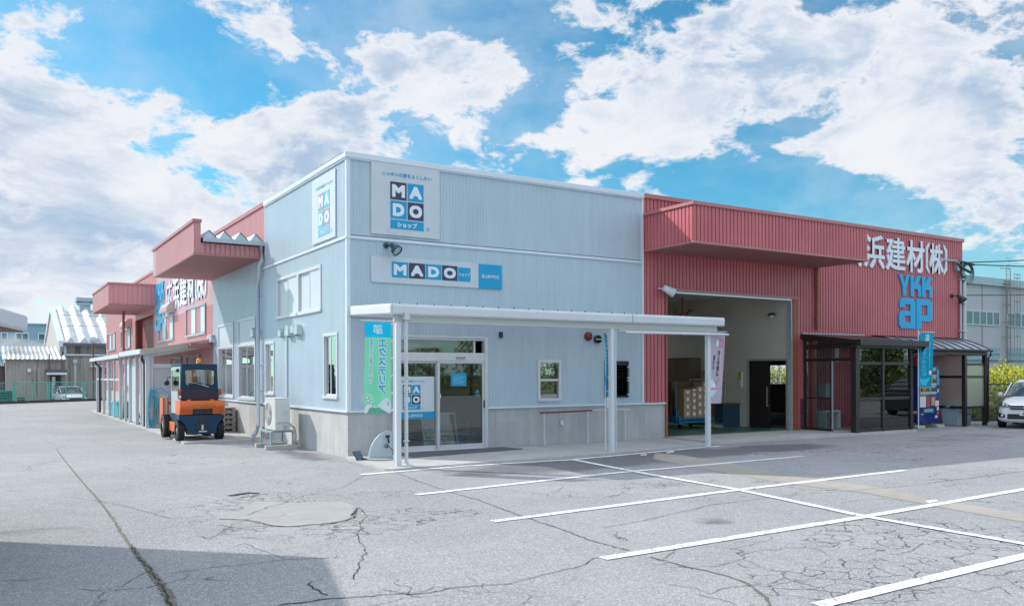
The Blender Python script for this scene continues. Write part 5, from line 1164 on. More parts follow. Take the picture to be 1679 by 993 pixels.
for (a, b_, c, d, i) in ((-.48, -.16, .58, .92, 0), (-.12, .06, .58, .92, 1), (.12, .34, .62, .90, 2), (.36, .55, .60, .78, 0), (.44, .54, .46, .58, 0), (.45, .57, 1.28, 1.78, 3), (.48, .55, 1.05, 1.15, 0), (-.5, -.12, .94, .99, 4), (-.42, -.3, .34, .37, 0), (.34, .48, .22, .30, 0), (.44, .54, .34, .42, 5)):
    mb = MB(); mb.box(a, b_, -.375, -.361, c, d); mb.build('poster', PM[i], vm)
mb = MB(); mb.box(-.36, .26, -.39, -.361, .38, .54); mb.cur = 1; mb.box(-.28, .20, -.395, -.389, .42, .52); mb.build('dispensing_flap', [mat('flap_teal', (.02, .12, .14), .3), mat('flap_pale', (.25, .42, .46), .3)], vm)
mb = MB(); mb.box(-.52, .0, -.30, -.0, 1.91, 2.18); mb.cur = 1; mb.box(-.46, -.08, -.312, -.301, 1.95, 2.14); tag(mb.build('price_board', [mat('board_red', (.50, .06, .05), .5), mat('poster_mix', (.5, .3, .16), .5)], vm))
t = tag(empty('vending_base_blocks', (19.26, -.6, 0)), 'concrete blocks under the blue vending machine', 'blocks')
for a, b_ in ((-.75, -.25), (.35, .8)): mb = MB(); mb.box(a, b_, -.35, .3, 0, .085); mb.box(a - .12, b_ - .2, -.5, -.36, 0, .06); mb.build('block', CONC, t, bevel=.006)
# ---- bronze shelter with curved roof over the bins
sh = tag(empty('shelter', (0, 0, 0)), 'bronze-framed shelter with a curved translucent roof beside the vending machine', 'shelter')
SX, SX2, SY = 20.66, 21.86, -1.28
mb = MB(); mb.box(SX - .06, SX + .06, SY - .06, SY + .06, 0, 2.33); mb.box(SX2 - .07, SX2 + .05, SY - .06, SY + .06, 0, 2.33); mb.box(SX - .03, SX + .03, -.1, -.02, .0, 2.6); mb.box(17.6, SX2 + .1, SY - .04, SY + .04, 2.33, 2.46)
for z in (2.03, 1.62, .62): 
    if z != 2.03: mb.box(SX - .025, SX + .025, SY + .06, -.1, z - .04, z + .04)
    mb.box(SX + .06, SX2 - .07, SY - .025, SY + .025, z - .035, z + .035)
mb.box(17.7, 17.8, SY - .05, SY + .05, 0, 2.33)
mb.box(SX2 - .02, SX2 + .05, SY + .06, -.02, 2.33, 2.42)
mb.build('frame', BROWN, sh, bevel=.006)
FY = mat_frost('frosted_sheet', (.70, .72, .64), .75)
for (c, d) in ((.66, 1.58), (1.66, 2.33)):
    mb = MB(); mb.box(SX - .005, SX + .005, SY + .06, -.1, c, d); mb.build('pane', FY, sh)
for (c, d) in ((.66, 1.585), (1.66, 1.995)):
    mb = MB(); mb.box(SX + .06, SX2 - .07, SY - .005, SY + .005, c, d); mb.build('pane', FY, sh)
mb = MB()
def rf(a, b): y = -.02 - b * 1.42; return (17.6 + a * 4.42, y, 2.48 + .46 * math.cos(b * math.pi / 2))
mb.grid(rf, 12, 10); mb.build('curved_roof', mat('smoky_polycarbonate', (.36, .40, .45), .25, coat=.5), sh)
mb = MB()
for k in range(10): mb.tube([(17.6 + k * .491, rf(0, b / 8)[1], rf(0, b / 8)[2] + .01) for b in range(9)], .018, 6)
mb.tube([rf(0, 1), rf(1, 1)], .04, 8); mb.tube([(SX2 + .1, -1.42, 2.46), (SX2 + .12, -1.42, 2.35), (SX2 + .08, -1.36, 2.25), (SX2 + .04, -1.36, .1)], .03, 8); mb.build('roof_rib', BROWN, sh)
BIN = mat('bin_pale_blue', (.40, .52, .60), .45)
t = tag(empty('rubbish_bin', (20.98, -.72, 0), .1), 'square pale blue flip-lid rubbish bin on the left under the shelter', 'bin')
mb = MB(); mb.add([(-.24,-.24,0),(.24,-.24,0),(.24,.24,0),(-.24,.24,0),(-.30,-.30,.62),(.30,-.30,.62),(.30,.30,.62),(-.30,.30,.62)], [(3,2,1,0),(4,5,6,7),(0,1,5,4),(1,2,6,5),(2,3,7,6),(3,0,4,7)]); mb.build('body', BIN, t, bevel=.03)
mb = MB(); mb.lathe([(.62, .36), (.68, .34), (.80, .20), (.84, .0)], (0, 0, 0), 'z', 20); mb.build('lid', BIN, t); mb = MB(); mb.tube([(-.31, -.1, .55), (-.2, -.33, .44), (.2, -.33, .42), (.31, -.1, .55)], .010, 6); mb.build('handle', BLKM, t)
t = tag(empty('rubbish_bin', (21.52, -.72, 0)), 'round pale blue lidded rubbish bin on the right under the shelter', 'bin')
mb = MB(); mb.lathe([(0, 0), (0, .23), (.60, .29), (.62, .31), (.62, 0)], (0, 0, 0), 'z', 24); mb.build('body', BIN, t); mb = MB(); mb.lathe([(.62, .32), (.66, .31), (.76, .18), (.79, .0)], (0, 0, 0), 'z', 24); mb.build('lid', BIN, t)
mb = MB(); mb.lathe([(.36, .268), (.36, .275), (.385, .277), (.385, .27)], (0, 0, 0), 'z', 24); mb.build('band', BLKM, t)

# ---- air conditioner on its stand
ac = tag(empty('air_conditioner', (-.52, 3.35, .0)), 'white outdoor air conditioner unit on a tall grey stand by the side wall', 'air conditioner')
CASE = mat('ac_white', (.62, .62, .60), .4, var=.04); mb = MB(); mb.box(-.17, .19, -.45, .42, .44, 1.19); mb.build('casing', CASE, ac, bevel=.02)
mb = MB(); mb.box(-.175, .195, -.455, .425, 1.185, 1.205); mb.build('top_cover', CASE, ac, bevel=.006)
mb = MB()
for k in range(7):
    r = .05 + k * .035; mb.tube([(-.182, .10 + r * math.cos(a * math.pi / 12), .82 + r * math.sin(a * math.pi / 12)) for a in range(25)], .006, 4)
for k in range(8): a = k * math.pi / 8; mb.tube([(-.182, .10 + .26 * math.cos(a), .82 + .26 * math.sin(a)), (-.182, .10 - .26 * math.cos(a), .82 - .26 * math.sin(a))], .005, 4)
mb.build('fan_guard', CASE, ac); mb = MB(); mb.lathe([(-.176, .27), (-.176, 0)], (0, .10, .82), 'x', 28); mb.build('fan_opening', mat('fan_shadow_grey', (.20, .20, .21), .6), ac)
mb = MB(); mb.box(-.10, .14, -.456, -.452, .62, .64); mb.box(.02, .12, -.456, -.452, .47, .56); mb.box(-.165, .185, -.455, -.451, .60, .605); mb.box(.02, .13, -.456, -.452, .86, .875); mb.build('label', mat('ac_label', (.38, .42, .45), .5), ac)
STD = mat('stand_blue_grey', (.33, .44, .47), .45, metal=.2); mb = MB()
for x in (-.26, .26):
    for y in (-.42, .40): mb.box(x - .02, x + .02, y - .02, y + .02, .08, .42)
    mb.box(x - .025, x + .025, -.50, .48, .39, .44)
for y in (-.30, .28): mb.box(-.30, .30, y - .025, y + .025, .39, .435)
mb.build('stand', STD, ac, bevel=.003)
for y in (-.44, .40): mb = MB(); mb.box(-.40, .36, y - .06, y + .06, .0, .10); mb.build('foot_block', CONC, ac, bevel=.006)
mb = MB(); mb.tube([(.17, -.44, .6), (.28, -.46, .5), (.32, -.46, .3), (.30, -.44, .12), (.40, -.3, .1)], .03, 8); mb.tube([(.1, -.1, .44), (.1, -.1, .2), (-.2, .3, .05)], .02, 6); mb.build('hose', mat('hose_beige', (.52, .48, .42), .6), ac)

# ---- forklift
fk = tag(empty('forklift', (-1.66, 7.35, .05), 0.015), 'orange and navy forklift with a closed cab parked with its rear to the yard', 'forklift'); fk.scale = (.895, .94, .925)
NAVY = mat('forklift_navy', (.006, .042, .095), .45, var=.25, vscale=5, spec=.35); ORG = mat('forklift_orange', (.68, .15, .035), .42, var=.16, vscale=6); PALE = mat('cab_door_pale', (.42, .46, .48), .4)
mb = MB(); rear = [(-.40, .17), (.40, .17), (.42, .30), (.47, .45), (.56, .56), (.64, .60), (.64, .72), (-.64, .72), (-.64, .60), (-.56, .56), (-.47, .45), (-.42, .30)]
mb.prism(rear, -1.22, -.98, 'y'); mb.build('rear_frame', NAVY, fk, bevel=.012)
mb = MB(); mb.box(-.36, .36, -.98, .75, .22, .70); mb.box(-.52, .52, -.55, .45, .28, .70); mb.box(-.56, .56, -.98, -.40, .66, .74); mb.build('chassis', NAVY, fk, bevel=.01)
for q in (-.555, .555): mb = MB(); mb.box(q - .025, q + .025, -.45, .42, .22, .48); mb.build('step', ORG, fk, bevel=.01)
mb = MB(); mb.box(-.07, .09, -1.235, -1.215, .50, .66); mb.box(-.17, .20, -1.235, -1.215, .33, .45); mb.build('rear_slot', BLKM, fk)
mb = MB(); mb.box(-.02, .03, -1.27, -1.2, .30, .44); mb.box(-.09, .12, -1.28, -1.2, .24, .27); mb.build('tow_pin', GALV, fk)
# counterweight
prof = [(-1.30, .90), (-1.34, .97), (-1.32, 1.05), (-1.24, 1.115), (-.70, 1.13), (-.70, .74), (-1.24, .74), (-1.26, .79), (-1.28, .80), (-1.26, .81), (-1.285, .84), (-1.265, .86), (-1.29, .875)]
mb = MB()
for a, b_ in ((-.63, -.27), (.29, .63)): mb.prism(prof, a, b_, 'x')
mb.prism([(-1.30, .895), (-1.34, .97), (-1.32, 1.05), (-1.24, 1.115), (-.70, 1.13), (-.70, .895)], -.27, .29, 'x')
for x in (-.32, .34): mb.lathe([(1.12, .07), (1.15, .055), (1.155, 0)], (x, -1.0, 0), 'z', 14)
cw = mb.build('counterweight', ORG, fk, bevel=.008)
mb = MB(); mb.box(-.27, .29, -1.22, -1.0, .745, .893); mb.build('vent_slot', BLKM, cw)
mb = MB(); put_text(mb, frame((.02, -1.338, 1.0), (1, 0, 0), (0, -.25, .97), (0, -.97, -.25)), 'TOYOTA', 0, -.02, .66, .085, .0, thick=.006, bold=.03); mb.build('lettering', ORG, cw)
mb = MB(); mb.box(-.535, .535, -.98, -.52, 1.13, 1.45); mb.build('engine_cover', mat('forklift_dark_plum', (.022, .012, .035), .4), fk, bevel=.02)
for s in (-1, 1):
    mb = MB(); mb.box(s * .575 - .04, s * .575 + .04, -1.03, -.97, 1.18, 1.46); t_ = mb.build('tail_light_housing', NAVY, fk, bevel=.01)
    mb = MB(); mb.box(s * .575 - .033, s * .575 + .033, -1.05, -1.03, 1.38, 1.45); mb.cur = 1; mb.box(s * .575 - .033, s * .575 + .033, -1.05, -1.03, 1.27, 1.375); mb.cur = 2; mb.box(s * .575 - .033, s * .575 + .033, -1.05, -1.03, 1.20, 1.265)
    mb.build('tail_light', [mat('lamp_orange', (.60, .14, .02), .3), mat('lamp_red', (.50, .015, .03), .3), LAB], t_)
# cab
mb = MB()
def trap(y0, y1, pts): mb.prism(pts, y0, y1, 'y')
# rear wall with rounded window: built from a ring
def rr(x0, x1, z0, z1, r, n=5):
    P = []
    for (cx_, cz_, a0) in ((x1 - r, z1 - r, 0), (x0 + r, z1 - r, 90), (x0 + r, z0 + r, 180), (x1 - r, z0 + r, 270)):
        for k in range(n + 1): a = R(a0 + 90 * k / n); P.append((cx_ + r * math.cos(a), cz_ + r * math.sin(a)))
    return P
def ring(outer, inner, y0, y1):
    n = len(outer); vs = [(p[0], y0, p[1]) for p in outer] + [(p[0], y0, p[1]) for p in inner] + [(p[0], y1, p[1]) for p in outer] + [(p[0], y1, p[1]) for p in inner]; fs = []
    for i in range(n):
        j = (i + 1) % n; fs += [(i, j, n + j, n + i), (2*n + j, 2*n + i, 3*n + i, 3*n + j), (i, 2*n + i, 2*n + j, j), (n + i, n + j, 3*n + j, 3*n + i)]
    mb.add(vs, fs)
def lerp_outer(P): # sloped cab sides
    return [((x * (.500 + (.545 - .500) * (2.10 - z) / .70) / .54), z) for x, z in P]
out = rr(-.54, .54, 1.45, 2.12, .02); inn = rr(-.415, .43, 1.56, 2.0, .07)
ring(lerp_outer(out), inn, -.93, -.88)
mb.box(-.51, .51, -.93, .42, 2.10, 2.16)
for s in (-1, 1):
    mb.box(s * .50 - .03, s * .50 + .03, .36, .42, .72, 2.10); 
    if s > 0: mb.box(.48, .53, -.88, .36, .72, 1.30); mb.box(.48, .52, -.88, -.80, 1.3, 2.1); mb.box(.48, .52, -.88, .36, 2.0, 2.1)
mb.box(-.50, .50, .38, .42, .72, 1.3)
cab = mb.build('cab', NAVY, fk, bevel=.008)
mb = MB(); mb.prism(rr(-.415, .43, 1.56, 2.0, .07), -.912, -.902, 'y'); mb.build('rear_window', GLASS2, cab)
mb = MB(); ring(rr(-.435, .45, 1.54, 2.02, .08), rr(-.410, .425, 1.565, 1.995, .065), -.94, -.93); mb.build('window_seal', BLACK, cab)
mb = MB(); mb.tube([(-.40, -.95, 1.68), (.0, -.96, 1.58), (.26, -.96, 1.50)], .007, 6); mb.tube([(.08, -.965, 1.565), (.26, -.965, 1.495)], .012, 5); mb.build('wiper', ALU, cab)
mb = MB(); mb.box(-.535, -.50, -.86, -.78, .74, 2.08); mb.box(-.535, -.50, .25, .34, .74, 2.08); mb.box(-.535, -.50, -.78, .25, .74, 1.38); mb.box(-.535, -.50, -.78, .25, 1.98, 2.08); d = mb.build('door', PALE, fk, bevel=.006)
mb = MB(); mb.box(-.525, -.517, -.78, .25, 1.38, 1.98); mb.build('pane', GLASS2, d); mb = MB(); mb.box(-.56, -.535, -.75, -.65, 1.2, 1.24); mb.build('handle', BLKM, d)
mb = MB(); mb.box(.515, .522, -.80, .36, 1.30, 2.0); mb.build('side_window', GLASS2, cab)
mb = MB(); mb.box(-.24, .24, -.5, -.02, 1.13, 1.25); mb.box(-.22, .22, -.58, -.46, 1.22, 1.62); mb.build('seat', BLACK, fk, bevel=.03)
mb = MB(); mb.tube([(0, .1 + .15 * math.cos(a * math.pi / 8) * .5, 1.5 + .15 * math.sin(a * math.pi / 8)) if False else (.17 * math.cos(a * math.pi / 8), .12 + .08 * math.sin(a * math.pi / 8), 1.48 + .12 * math.sin(a * math.pi / 8)) for a in range(17)], .012, 6); mb.tube([(0, .12, 1.48), (0, .36, 1.1)], .02, 6); mb.build('steering_wheel', BLKM, fk)
# mast
MO = mat('mast_orange', (.50, .10, .05), .5); mb = MB()
for s in (-1, 1): mb.box(s * .32 - .05, s * .32 + .05, .92, 1.04, .12, 2.06); mb.box(s * .24 - .035, s * .24 + .035, 1.0, 1.08, .12, 1.98)
for z in (.5, 1.35, 1.98): mb.box(-.32, .32, .94, 1.02, z, z + .09)
mb.tube([(.0, .98, .2), (.0, .98, 1.9)], .045, 10); mb.build('mast', MO, fk)
mb = MB(); mb.box(-.50, .50, 1.10, 1.14, .35, .45); mb.box(-.50, .50, 1.10, 1.14, .95, 1.05)
for x in (-.48, -.2, .2, .48): mb.box(x - .02, x + .02, 1.08, 1.12, .35, 1.2)
mb.box(-.70, -.64, .75, 1.2, .40, 1.16); mb.build('carriage', ORG, fk)
for x in (-.3, .3): mb = MB(); mb.box(x - .05, x + .05, 1.12, 1.17, .06, .7); mb.box(x - .05, x + .05, 1.12, 2.1, .04, .08); mb.build('fork', BLKM, fk)
def tyre(x, y, r, w, m=None):
    h = w / 2; mb = MB(); mb.lathe([(-h, r * .55), (-h, r * .86), (-h * .8, r), (h * .8, r), (h, r * .86), (h, r * .55)], (x, y, r), 'x', 28)
    n = 26
    for k in range(n):
        a = 2 * math.pi * k / n
        for s in (-1, 1):
            c_, s_ = math.cos(a + s * .05), math.sin(a + s * .05); p = Vector((x + s * h * .5, y + c_ * (r + .004), r + s_ * (r + .004))); t1 = Vector((0, -s_, c_)) * r * .07; t2 = Vector((h * .45, 0, 0)); nn = Vector((0, c_, s_)) * .012
            vs = [p - t1 - t2 - nn, p + t1 - t2 - nn, p + t1 + t2 - nn, p - t1 + t2 - nn, p - t1 - t2 + nn, p + t1 - t2 + nn, p + t1 + t2 + nn, p - t1 + t2 + nn]
            mb.add(vs, [(3,2,1,0),(4,5,6,7),(0,1,5,4),(1,2,6,5),(2,3,7,6),(3,0,4,7)])
    w_ = mb.build('wheel', BLACK, fk)
    mb = MB(); mb.lathe([(-h * .9, 0), (-h * .9, r * .2), (-h * .5, r * .35), (-h * .7, r * .56), (h * .7, r * .56), (h * .5, r * .35), (h * .9, r * .2), (h * .9, 0)], (x, y, r), 'x', 20); mb.build('rim', mat('rim_grey', (.30, .30, .31), .5, metal=.3), w_)
for s in (-1, 1): tyre(s * .56, -.90, .285, .19); tyre(s * .60, .78, .33, .22)
mb = MB(); mb.tube([(-.52, .30, 1.80), (-.64, .34, 1.78)], .012, 6); mb.lathe([(-.02, 0), (-.02, .07), (.02, .085), (.02, 0)], (-.66, .34, 1.62), 'y', 14); mb.tube([(-.64, .34, 1.78), (-.66, .34, 1.62)], .010, 6); mb.build('mirror', BLKM, fk)
mb = MB(); mb.lathe([(0, 0), (0, .05), (.06, .055), (.07, 0)], (-.56, -.72, 1.98), 'y', 12); mb.build('work_lamp', BLKM, fk)
mb = MB(); mb.lathe([(2.16, .06), (2.16, .075), (2.21, .075), (2.215, .05)], (.02, -.75, 0), 'z', 16); b = mb.build('beacon_base', mat('beacon_amber_base', (.55, .24, .02), .35), fk)
mb = MB(); mb.lathe([(2.215, .068), (2.30, .062), (2.33, .04), (2.335, 0)], (.02, -.75, 0), 'z', 16); mb.build('beacon_dome', mat('beacon_amber', (.80, .28, .01), .15), b)
# stacked pallets between forklift and wall
for k in range(5):
    t = tag(empty('plastic_pallet', (-.42, 9.6, .05 + k * .15)), '%s pale pallet counting up in the stack behind the forklift' % ('lowest', 'second', 'middle', 'fourth', 'topmost')[k], 'pallet', 'pallets stacked by the side wall')
    mb = MB(); mb.box(-.35, .35, -.5, .5, .11, .14)
    for x in (-.31, 0, .31):
        for y in (-.46, 0, .46): mb.box(x - .04, x + .04, y - .05, y + .05, .02, .11)
    mb.box(-.35, .35, -.5, -.42, 0, .02); mb.box(-.35, .35, .42, .5, 0, .02); mb.build('deck', mat('pallet_grey', (.42, .36, .34), .6, var=.1), t)

# ---- lean-to shed on the side wall
lt = tag(empty('lean_to', (-1.0, 12.6, .05)), 'white framed lean-to shed with a sloping roof along the pink side wall', 'shed')
il = Matrix.Translation((1.0, -12.6, -.05))
def lp(mb, n, m, bevel=0.0, parent=None):
    o = mb.build(n, m, parent or lt, bevel=bevel)
    if parent is None: o.matrix_parent_inverse = il
    return o
mb = MB(); mb.prism([(-2.18, 2.50), (-.03, 2.90), (-.03, 2.98), (-2.18, 2.58)], 12.5, 17.4, 'y'); mb.prism([(-2.2, 2.44), (-.03, 2.84), (-.03, 2.90), (-2.2, 2.50)], 17.42, 27.3, 'y'); lp(mb, 'roof', WHITE, .006)
mb = MB(); mb.box(-2.24, -2.17, 12.45, 17.4, 2.44, 2.60); mb.box(-2.26, -2.19, 17.42, 27.35, 2.40, 2.55); lp(mb, 'gutter', OFFW, .01)
mb = MB(); mb.prism([(-2.17, 2.40), (-.02, 2.76), (-.02, 2.96), (-2.17, 2.58)], 12.44, 12.5, 'y'); lp(mb, 'fascia', mat('beige_fascia', (.50, .46, .43), .5), .005)
mb = MB(); mb.box(-.75, -.02, 12.15, 12.43, 2.66, 2.80); mb.prism([(-.85, 2.64), (-.02, 2.80), (-.02, 2.87), (-.85, 2.71)], 12.13, 12.43, 'y'); lp(mb, 'red_eave', REDT, .005)
for (x, y, w) in ((-1.98, 12.65, .13), (-1.95, 13.6, .10), (-1.95, 14.1, .07), (-1.98, 14.9, .10), (-1.95, 16.6, .12), (-1.98, 17.6, .08), (-1.95, 19.2, .12), (-1.98, 20.8, .07), (-1.95, 22.6, .12), (-1.95, 24.6, .1), (-1.95, 27.0, .12)):
    mb = MB(); mb.box(x - w / 2, x + w / 2, y - w / 2, y + w / 2, .05, 2.46); lp(mb, 'post', OFFW, .005)
mb = MB()
for y in (12.6, 14.9, 17.6, 20.8, 24.6, 27.0): mb.prism([(-1.95, 2.34), (-.05, 2.70), (-.05, 2.78), (-1.95, 2.42)], y - .03, y + .03, 'y')
mb.box(-1.98, -1.92, 19.2, 27.0, 1.55, 1.63); lp(mb, 'rafter', OFFW)
# end partition with frosted pane
mb = MB(); y = 12.68
for (a, b_, c, d) in ((-1.92, -.02, 2.0, 2.12), (-1.92, -1.80, .05, 2.0), (-.14, -.02, .05, 2.0), (-1.8, -.14, .05, .16), (-1.8, -.14, 1.02, 1.10), (-.85, -.78, .16, 2.0), (-1.92, -1.80, 2.12, 2.4)): mb.box(a, b_, y - .04, y + .04, c, d)
pt = lp(mb, 'partition', OFFW, .004)
mb = MB(); mb.box(-1.8, -.85, y - .01, y + .01, 1.10, 2.0); mb.box(-.78, -.14, y - .01, y + .01, 1.10, 2.0); mb.build('pane', FROST, pt)
mb = MB(); mb.box(-1.8, -.85, y - .02, y + .02, .16, 1.02); mb.box(-.78, -.14, y - .02, y + .02, .16, 1.02); mb.build('panel', mat('panel_grey_beige', (.45, .44, .45), .5), pt)
# long side: translucent sheets standing between the posts
mb = MB(); mb.box(-1.93, -1.91, 14.95, 16.5, .1, 2.2); lp(mb, 'side_sheet', mat('sheet_pale', (.52, .55, .58), .4))
mb = MB(); mb.tube([(-2.1, 12.9, 2.4), (-2.12, 12.9, 2.3), (-2.02, 12.9, 2.1), (-2.02, 12.9, .1)], .045, 8); mb.tube([(-2.22, 25.2, 2.4), (-2.22, 25.2, 2.3), (-2.05, 25.2, 2.15), (-2.05, 25.2, .1)], .045, 8); lp(mb, 'downpipe', BLKM)
# clutter: hose, leaning boards, crate, hooks
mb = MB()
for k in range(3):
    r = .085 + .035 * k; mb.tube([(-2.06 - .02 * k, 12.25 - .02 * k, 0) and (-1.88 + .03 * k + r * math.sin(a * math.pi / 10 + .2 * k), 12.56 - .03 * k, .74 - .05 * k + .54 * math.cos(a * math.pi / 10) * (1 + .06 * k)) for a in range(21)], .017, 6)
mb.tube([(-1.85, 12.52, 1.28), (-1.6, 12.5, 1.33), (-1.4, 12.5, 1.2), (-1.25, 12.52, .95)], .017, 6)
tag(mb.build('garden_hose', mat('hose_blue', (.02, .38, .56), .35)), 'coiled light blue hose hanging at the lean-to corner', 'hose')
t = None
for k, (y, dy, w) in enumerate(((19.6, 1.1, .2), (20.2, .9, .14))):
    mb = MB(); mb.prism([(y, .06), (y + w, .06), (y + w - dy, 1.85), (y - dy, 1.85)], -1.86 + k * .06, -1.83 + k * .06, 'x'); tag(mb.build('leaning_board', mat('pale_board', (.55, .55, .55), .5)), 'pale board leaning inside the lean-to, %s' % ('the wider front one' if k == 0 else 'the narrower rear one'), 'board')
mb = MB(); mb.box(-1.9, -1.3, 20.4, 22.4, .06, .62); mb.cur = 0; mb.box(-1.95, -1.25, 20.35, 22.45, .60, .68); tag(mb.build('turquoise_crate', mat('crate_turquoise', (.03, .42, .50), .4), None, bevel=.015), 'turquoise plastic crate at the foot of the leaning boards', 'crate')
mb = MB(); mb.box(-1.5, -.9, 15.2, 16.2, .06, 1.4); mb.cur = 1; mb.box(-1.0, -.3, 17.8, 19.0, .06, 1.1); tag(mb.build('storage_boxes', [mat('box_grey', (.30, .32, .34), .5), mat('box_brown', (.16, .11, .08), .6)], None, bevel=.01), 'grey and brown storage boxes inside the lean-to', 'box')

# ---- cars
def loft(stations, nseg=20, exp=3.2):
    """stations: (y, zlow, zhigh, halfwidth_low, halfwidth_high)"""
    mb = MB(); rings = []
    for (y, zl, zh, wl, wh) in stations:
        r = []
        for k in range(nseg):
            a = 2 * math.pi * k / nseg; c, s = math.cos(a), math.sin(a); cc = abs(c) ** (2 / exp) * (1 if c >= 0 else -1); ss = abs(s) ** (2 / exp) * (1 if s >= 0 else -1)
            t = (ss + 1) / 2; r.append((cc * (wl + (wh - wl) * t), y, zl + (zh - zl) * t))
        rings.append(r)
    vs = [p for r in rings for p in r]; fs = [(i * nseg + k, i * nseg + (k + 1) % nseg, (i + 1) * nseg + (k + 1) % nseg, (i + 1) * nseg + k) for i in range(len(rings) - 1) for k in range(nseg)]
    mb.add(vs, fs, True); n = len(rings); mb.add(rings[0], [tuple(range(nseg))]); mb.add(rings[-1], [tuple(range(nseg))]); return mb
def build_car(loc, rz, label, paint, plate, van=False, wagon=False, dark=False):
    c = tag(empty('parked_car', loc, rz), label, 'car')       # front towards -y, local
    hb = (.34 if van else 0)
    PW = mat(paint, (.02, .03, .04) if dark else (.86, .88, .90), .28, coat=.6)
    if not wagon: st = [(-2.0, .26, .66, .66, .60), (-1.95, .20, .76, .78, .70), (-1.75, .18, .84, .84, .74), (-1.3, .18, .93, .845, .76), (-.85, .18, 1.0, .845, .80), (1.6, .18, 1.02, .845, .80), (1.9, .2, 1.0, .83, .78), (1.98, .3, .9, .78, .7)]
    else: st = [(-2.1, .26, .72, .70, .64), (-2.05, .20, .82, .80, .74), (-1.8, .18, .88, .84, .76), (-1.2, .18, .97, .845, .78), (-.9, .18, 1.0, .845, .80), (1.9, .18, 1.02, .845, .82), (2.08, .2, 1.0, .83, .80), (2.12, .3, .95, .8, .76)]
    loft(st, 28, 5.0).build('body', PW, c)
    top = [(-.90, .96, 1.0, .76, .74), (-.45, .96, 1.26, .775, .64), (-.12, .96, 1.44, .78, .58), (.3, .96, 1.50, .78, .57), (1.1, .96, 1.49, .78, .56), (1.55, .96, 1.36, .77, .56), (1.92, .96, 1.05, .75, .62)]
    if wagon: top = [(-1.0, .96, 1.0, .76, .74), (-.55, .96, 1.28, .78, .66), (-.25, .96, 1.46, .79, .62), (.3, .96, 1.51, .79, .62), (1.6, .96, 1.50, .79, .62), (2.02, .96, 1.1, .78, .68)]
    loft(top, 28, 5.0).build('cabin', mat('car_window_tint', (.015, .03, .035), .08, coat=.6), c)
    rt = [(y, zh - .07, zh + .012, w2 * 1.0 - .0, w2 - .03) for (y, zl, zh, w1, w2) in top[2:-1]]; loft(rt, 28, 5.0).build('roof', PW, c)
    for s in (-1, 1):
        mb = MB(); a = top[0]; b_ = top[2]; mb.tube([(s * .76, a[0], 1.0), (s * (b_[4] + .09), b_[0] - .0, b_[2] - .03)], .02, 6); mb.tube([(s * .66, top[-2][0], top[-2][2] - .06), (s * .76, top[-1][0] - .02, 1.0)], .04, 6); mb.tube([(s * .73, .45, 1.02), (s * .68, .45, 1.4)], .03, 6); mb.build('pillar', PW, c)
        f = st[0][0]
        def fy(x, z): return f - .022 + max(0, (abs(x) - .64) / .2) ** 2 * .26 + max(0, z - .64) ** 2 * 4.6
        def patch(x0, x1, zf0, zf1, e=0.0): return lambda u, v: (x0 + (x1 - x0) * u, fy(x0 + (x1 - x0) * u, zf0(u) + (zf1(u) - zf0(u)) * v) - e, zf0(u) + (zf1(u) - zf0(u)) * v)
        mb = MB(); mb.grid(patch(s * .40, s * .80, lambda u: .66 + .06 * u, lambda u: .73 + .13 * u, .004), 10, 4); h = mb.build('headlight', mat('headlight_lens', (.05, .07, .09), .06, coat=.8), c)
        mb = MB(); mb.lathe([(-.02, .0), (-.02, .030), (.01, .036)], (s * .62, fy(.62, .75) - .004, .745), 'y', 12); mb.lathe([(-.02, .0), (-.02, .026), (.01, .03)], (s * .52, fy(.52, .72) - .004, .715), 'y', 12); mb.build('bulb', mat('chrome', (.8, .8, .8), .1, metal=1), h)
        mb = MB(); mb.grid(patch(s * .56, s * .76, lambda u: .34 + .02 * u, lambda u: .44 + .06 * u, .006), 6, 3); fl = mb.build('fog_lamp', BLKM, c)
        mb = MB(); mb.lathe([(-.01, 0), (-.01, .035), (.01, .04)], (s * .65, fy(.65, .4) - .006, .40), 'y', 12); mb.build('bulb', mat('chrome', (.8, .8, .8), .1, metal=1), fl)
        for y in (-1.25, 1.25):
            mb = MB(); mb.lathe([(-.1, .18), (-.1, .27), (-.08, .30), (.08, .30), (.1, .27), (.1, .18)], (s * .76, y, .30), 'x', 26); w = mb.build('wheel', BLACK, c)
            mb = MB(); mb.lathe([(-.09, .0), (-.09, .05), (-.07, .06), (-.07, .19), (.07, .19), (.07, .06), (.09, .05), (.09, 0)], (s * .76, y, .30), 'x', 20); mb.build('rim', mat('alloy', (.5, .5, .52), .3, metal=.7), w)
            mb = MB(); mb.lathe([(-.02, .335), (-.02, .0), (.02, .0), (.02, .335)], (s * .832, y, .31), 'x', 26); 
        mb = MB(); mb.lathe([(-.05, 0), (-.05, .07), (.03, .085), (.05, 0)], (s * .93, -.55, 1.03), 'y', 12); mb.box(s * .80, s * .90, -.56, -.52, .98, 1.0); mb.build('mirror', PW, c)
    mb = MB(); mb.grid(patch(-.42, .42, lambda u: .60, lambda u: .735, .006), 12, 4); mb.grid(patch(-.50, .50, lambda u: .30, lambda u: .46, .004), 12, 3); g_ = mb.build('grille', BLKM, c)
    mb = MB(); mb.grid(patch(-.42, .42, lambda u: .735, lambda u: .752, .010), 12, 1); mb.grid(patch(-.40, .40, lambda u: .655, lambda u: .665, .012), 12, 1); mb.build('chrome_strip', mat('chrome', (.8, .8, .8), .1, metal=1), g_)
    M = frame((0, f - .05, .672), (1, 0, 0), (0, 0, 1), (0, -1, 0)); mb = MB()
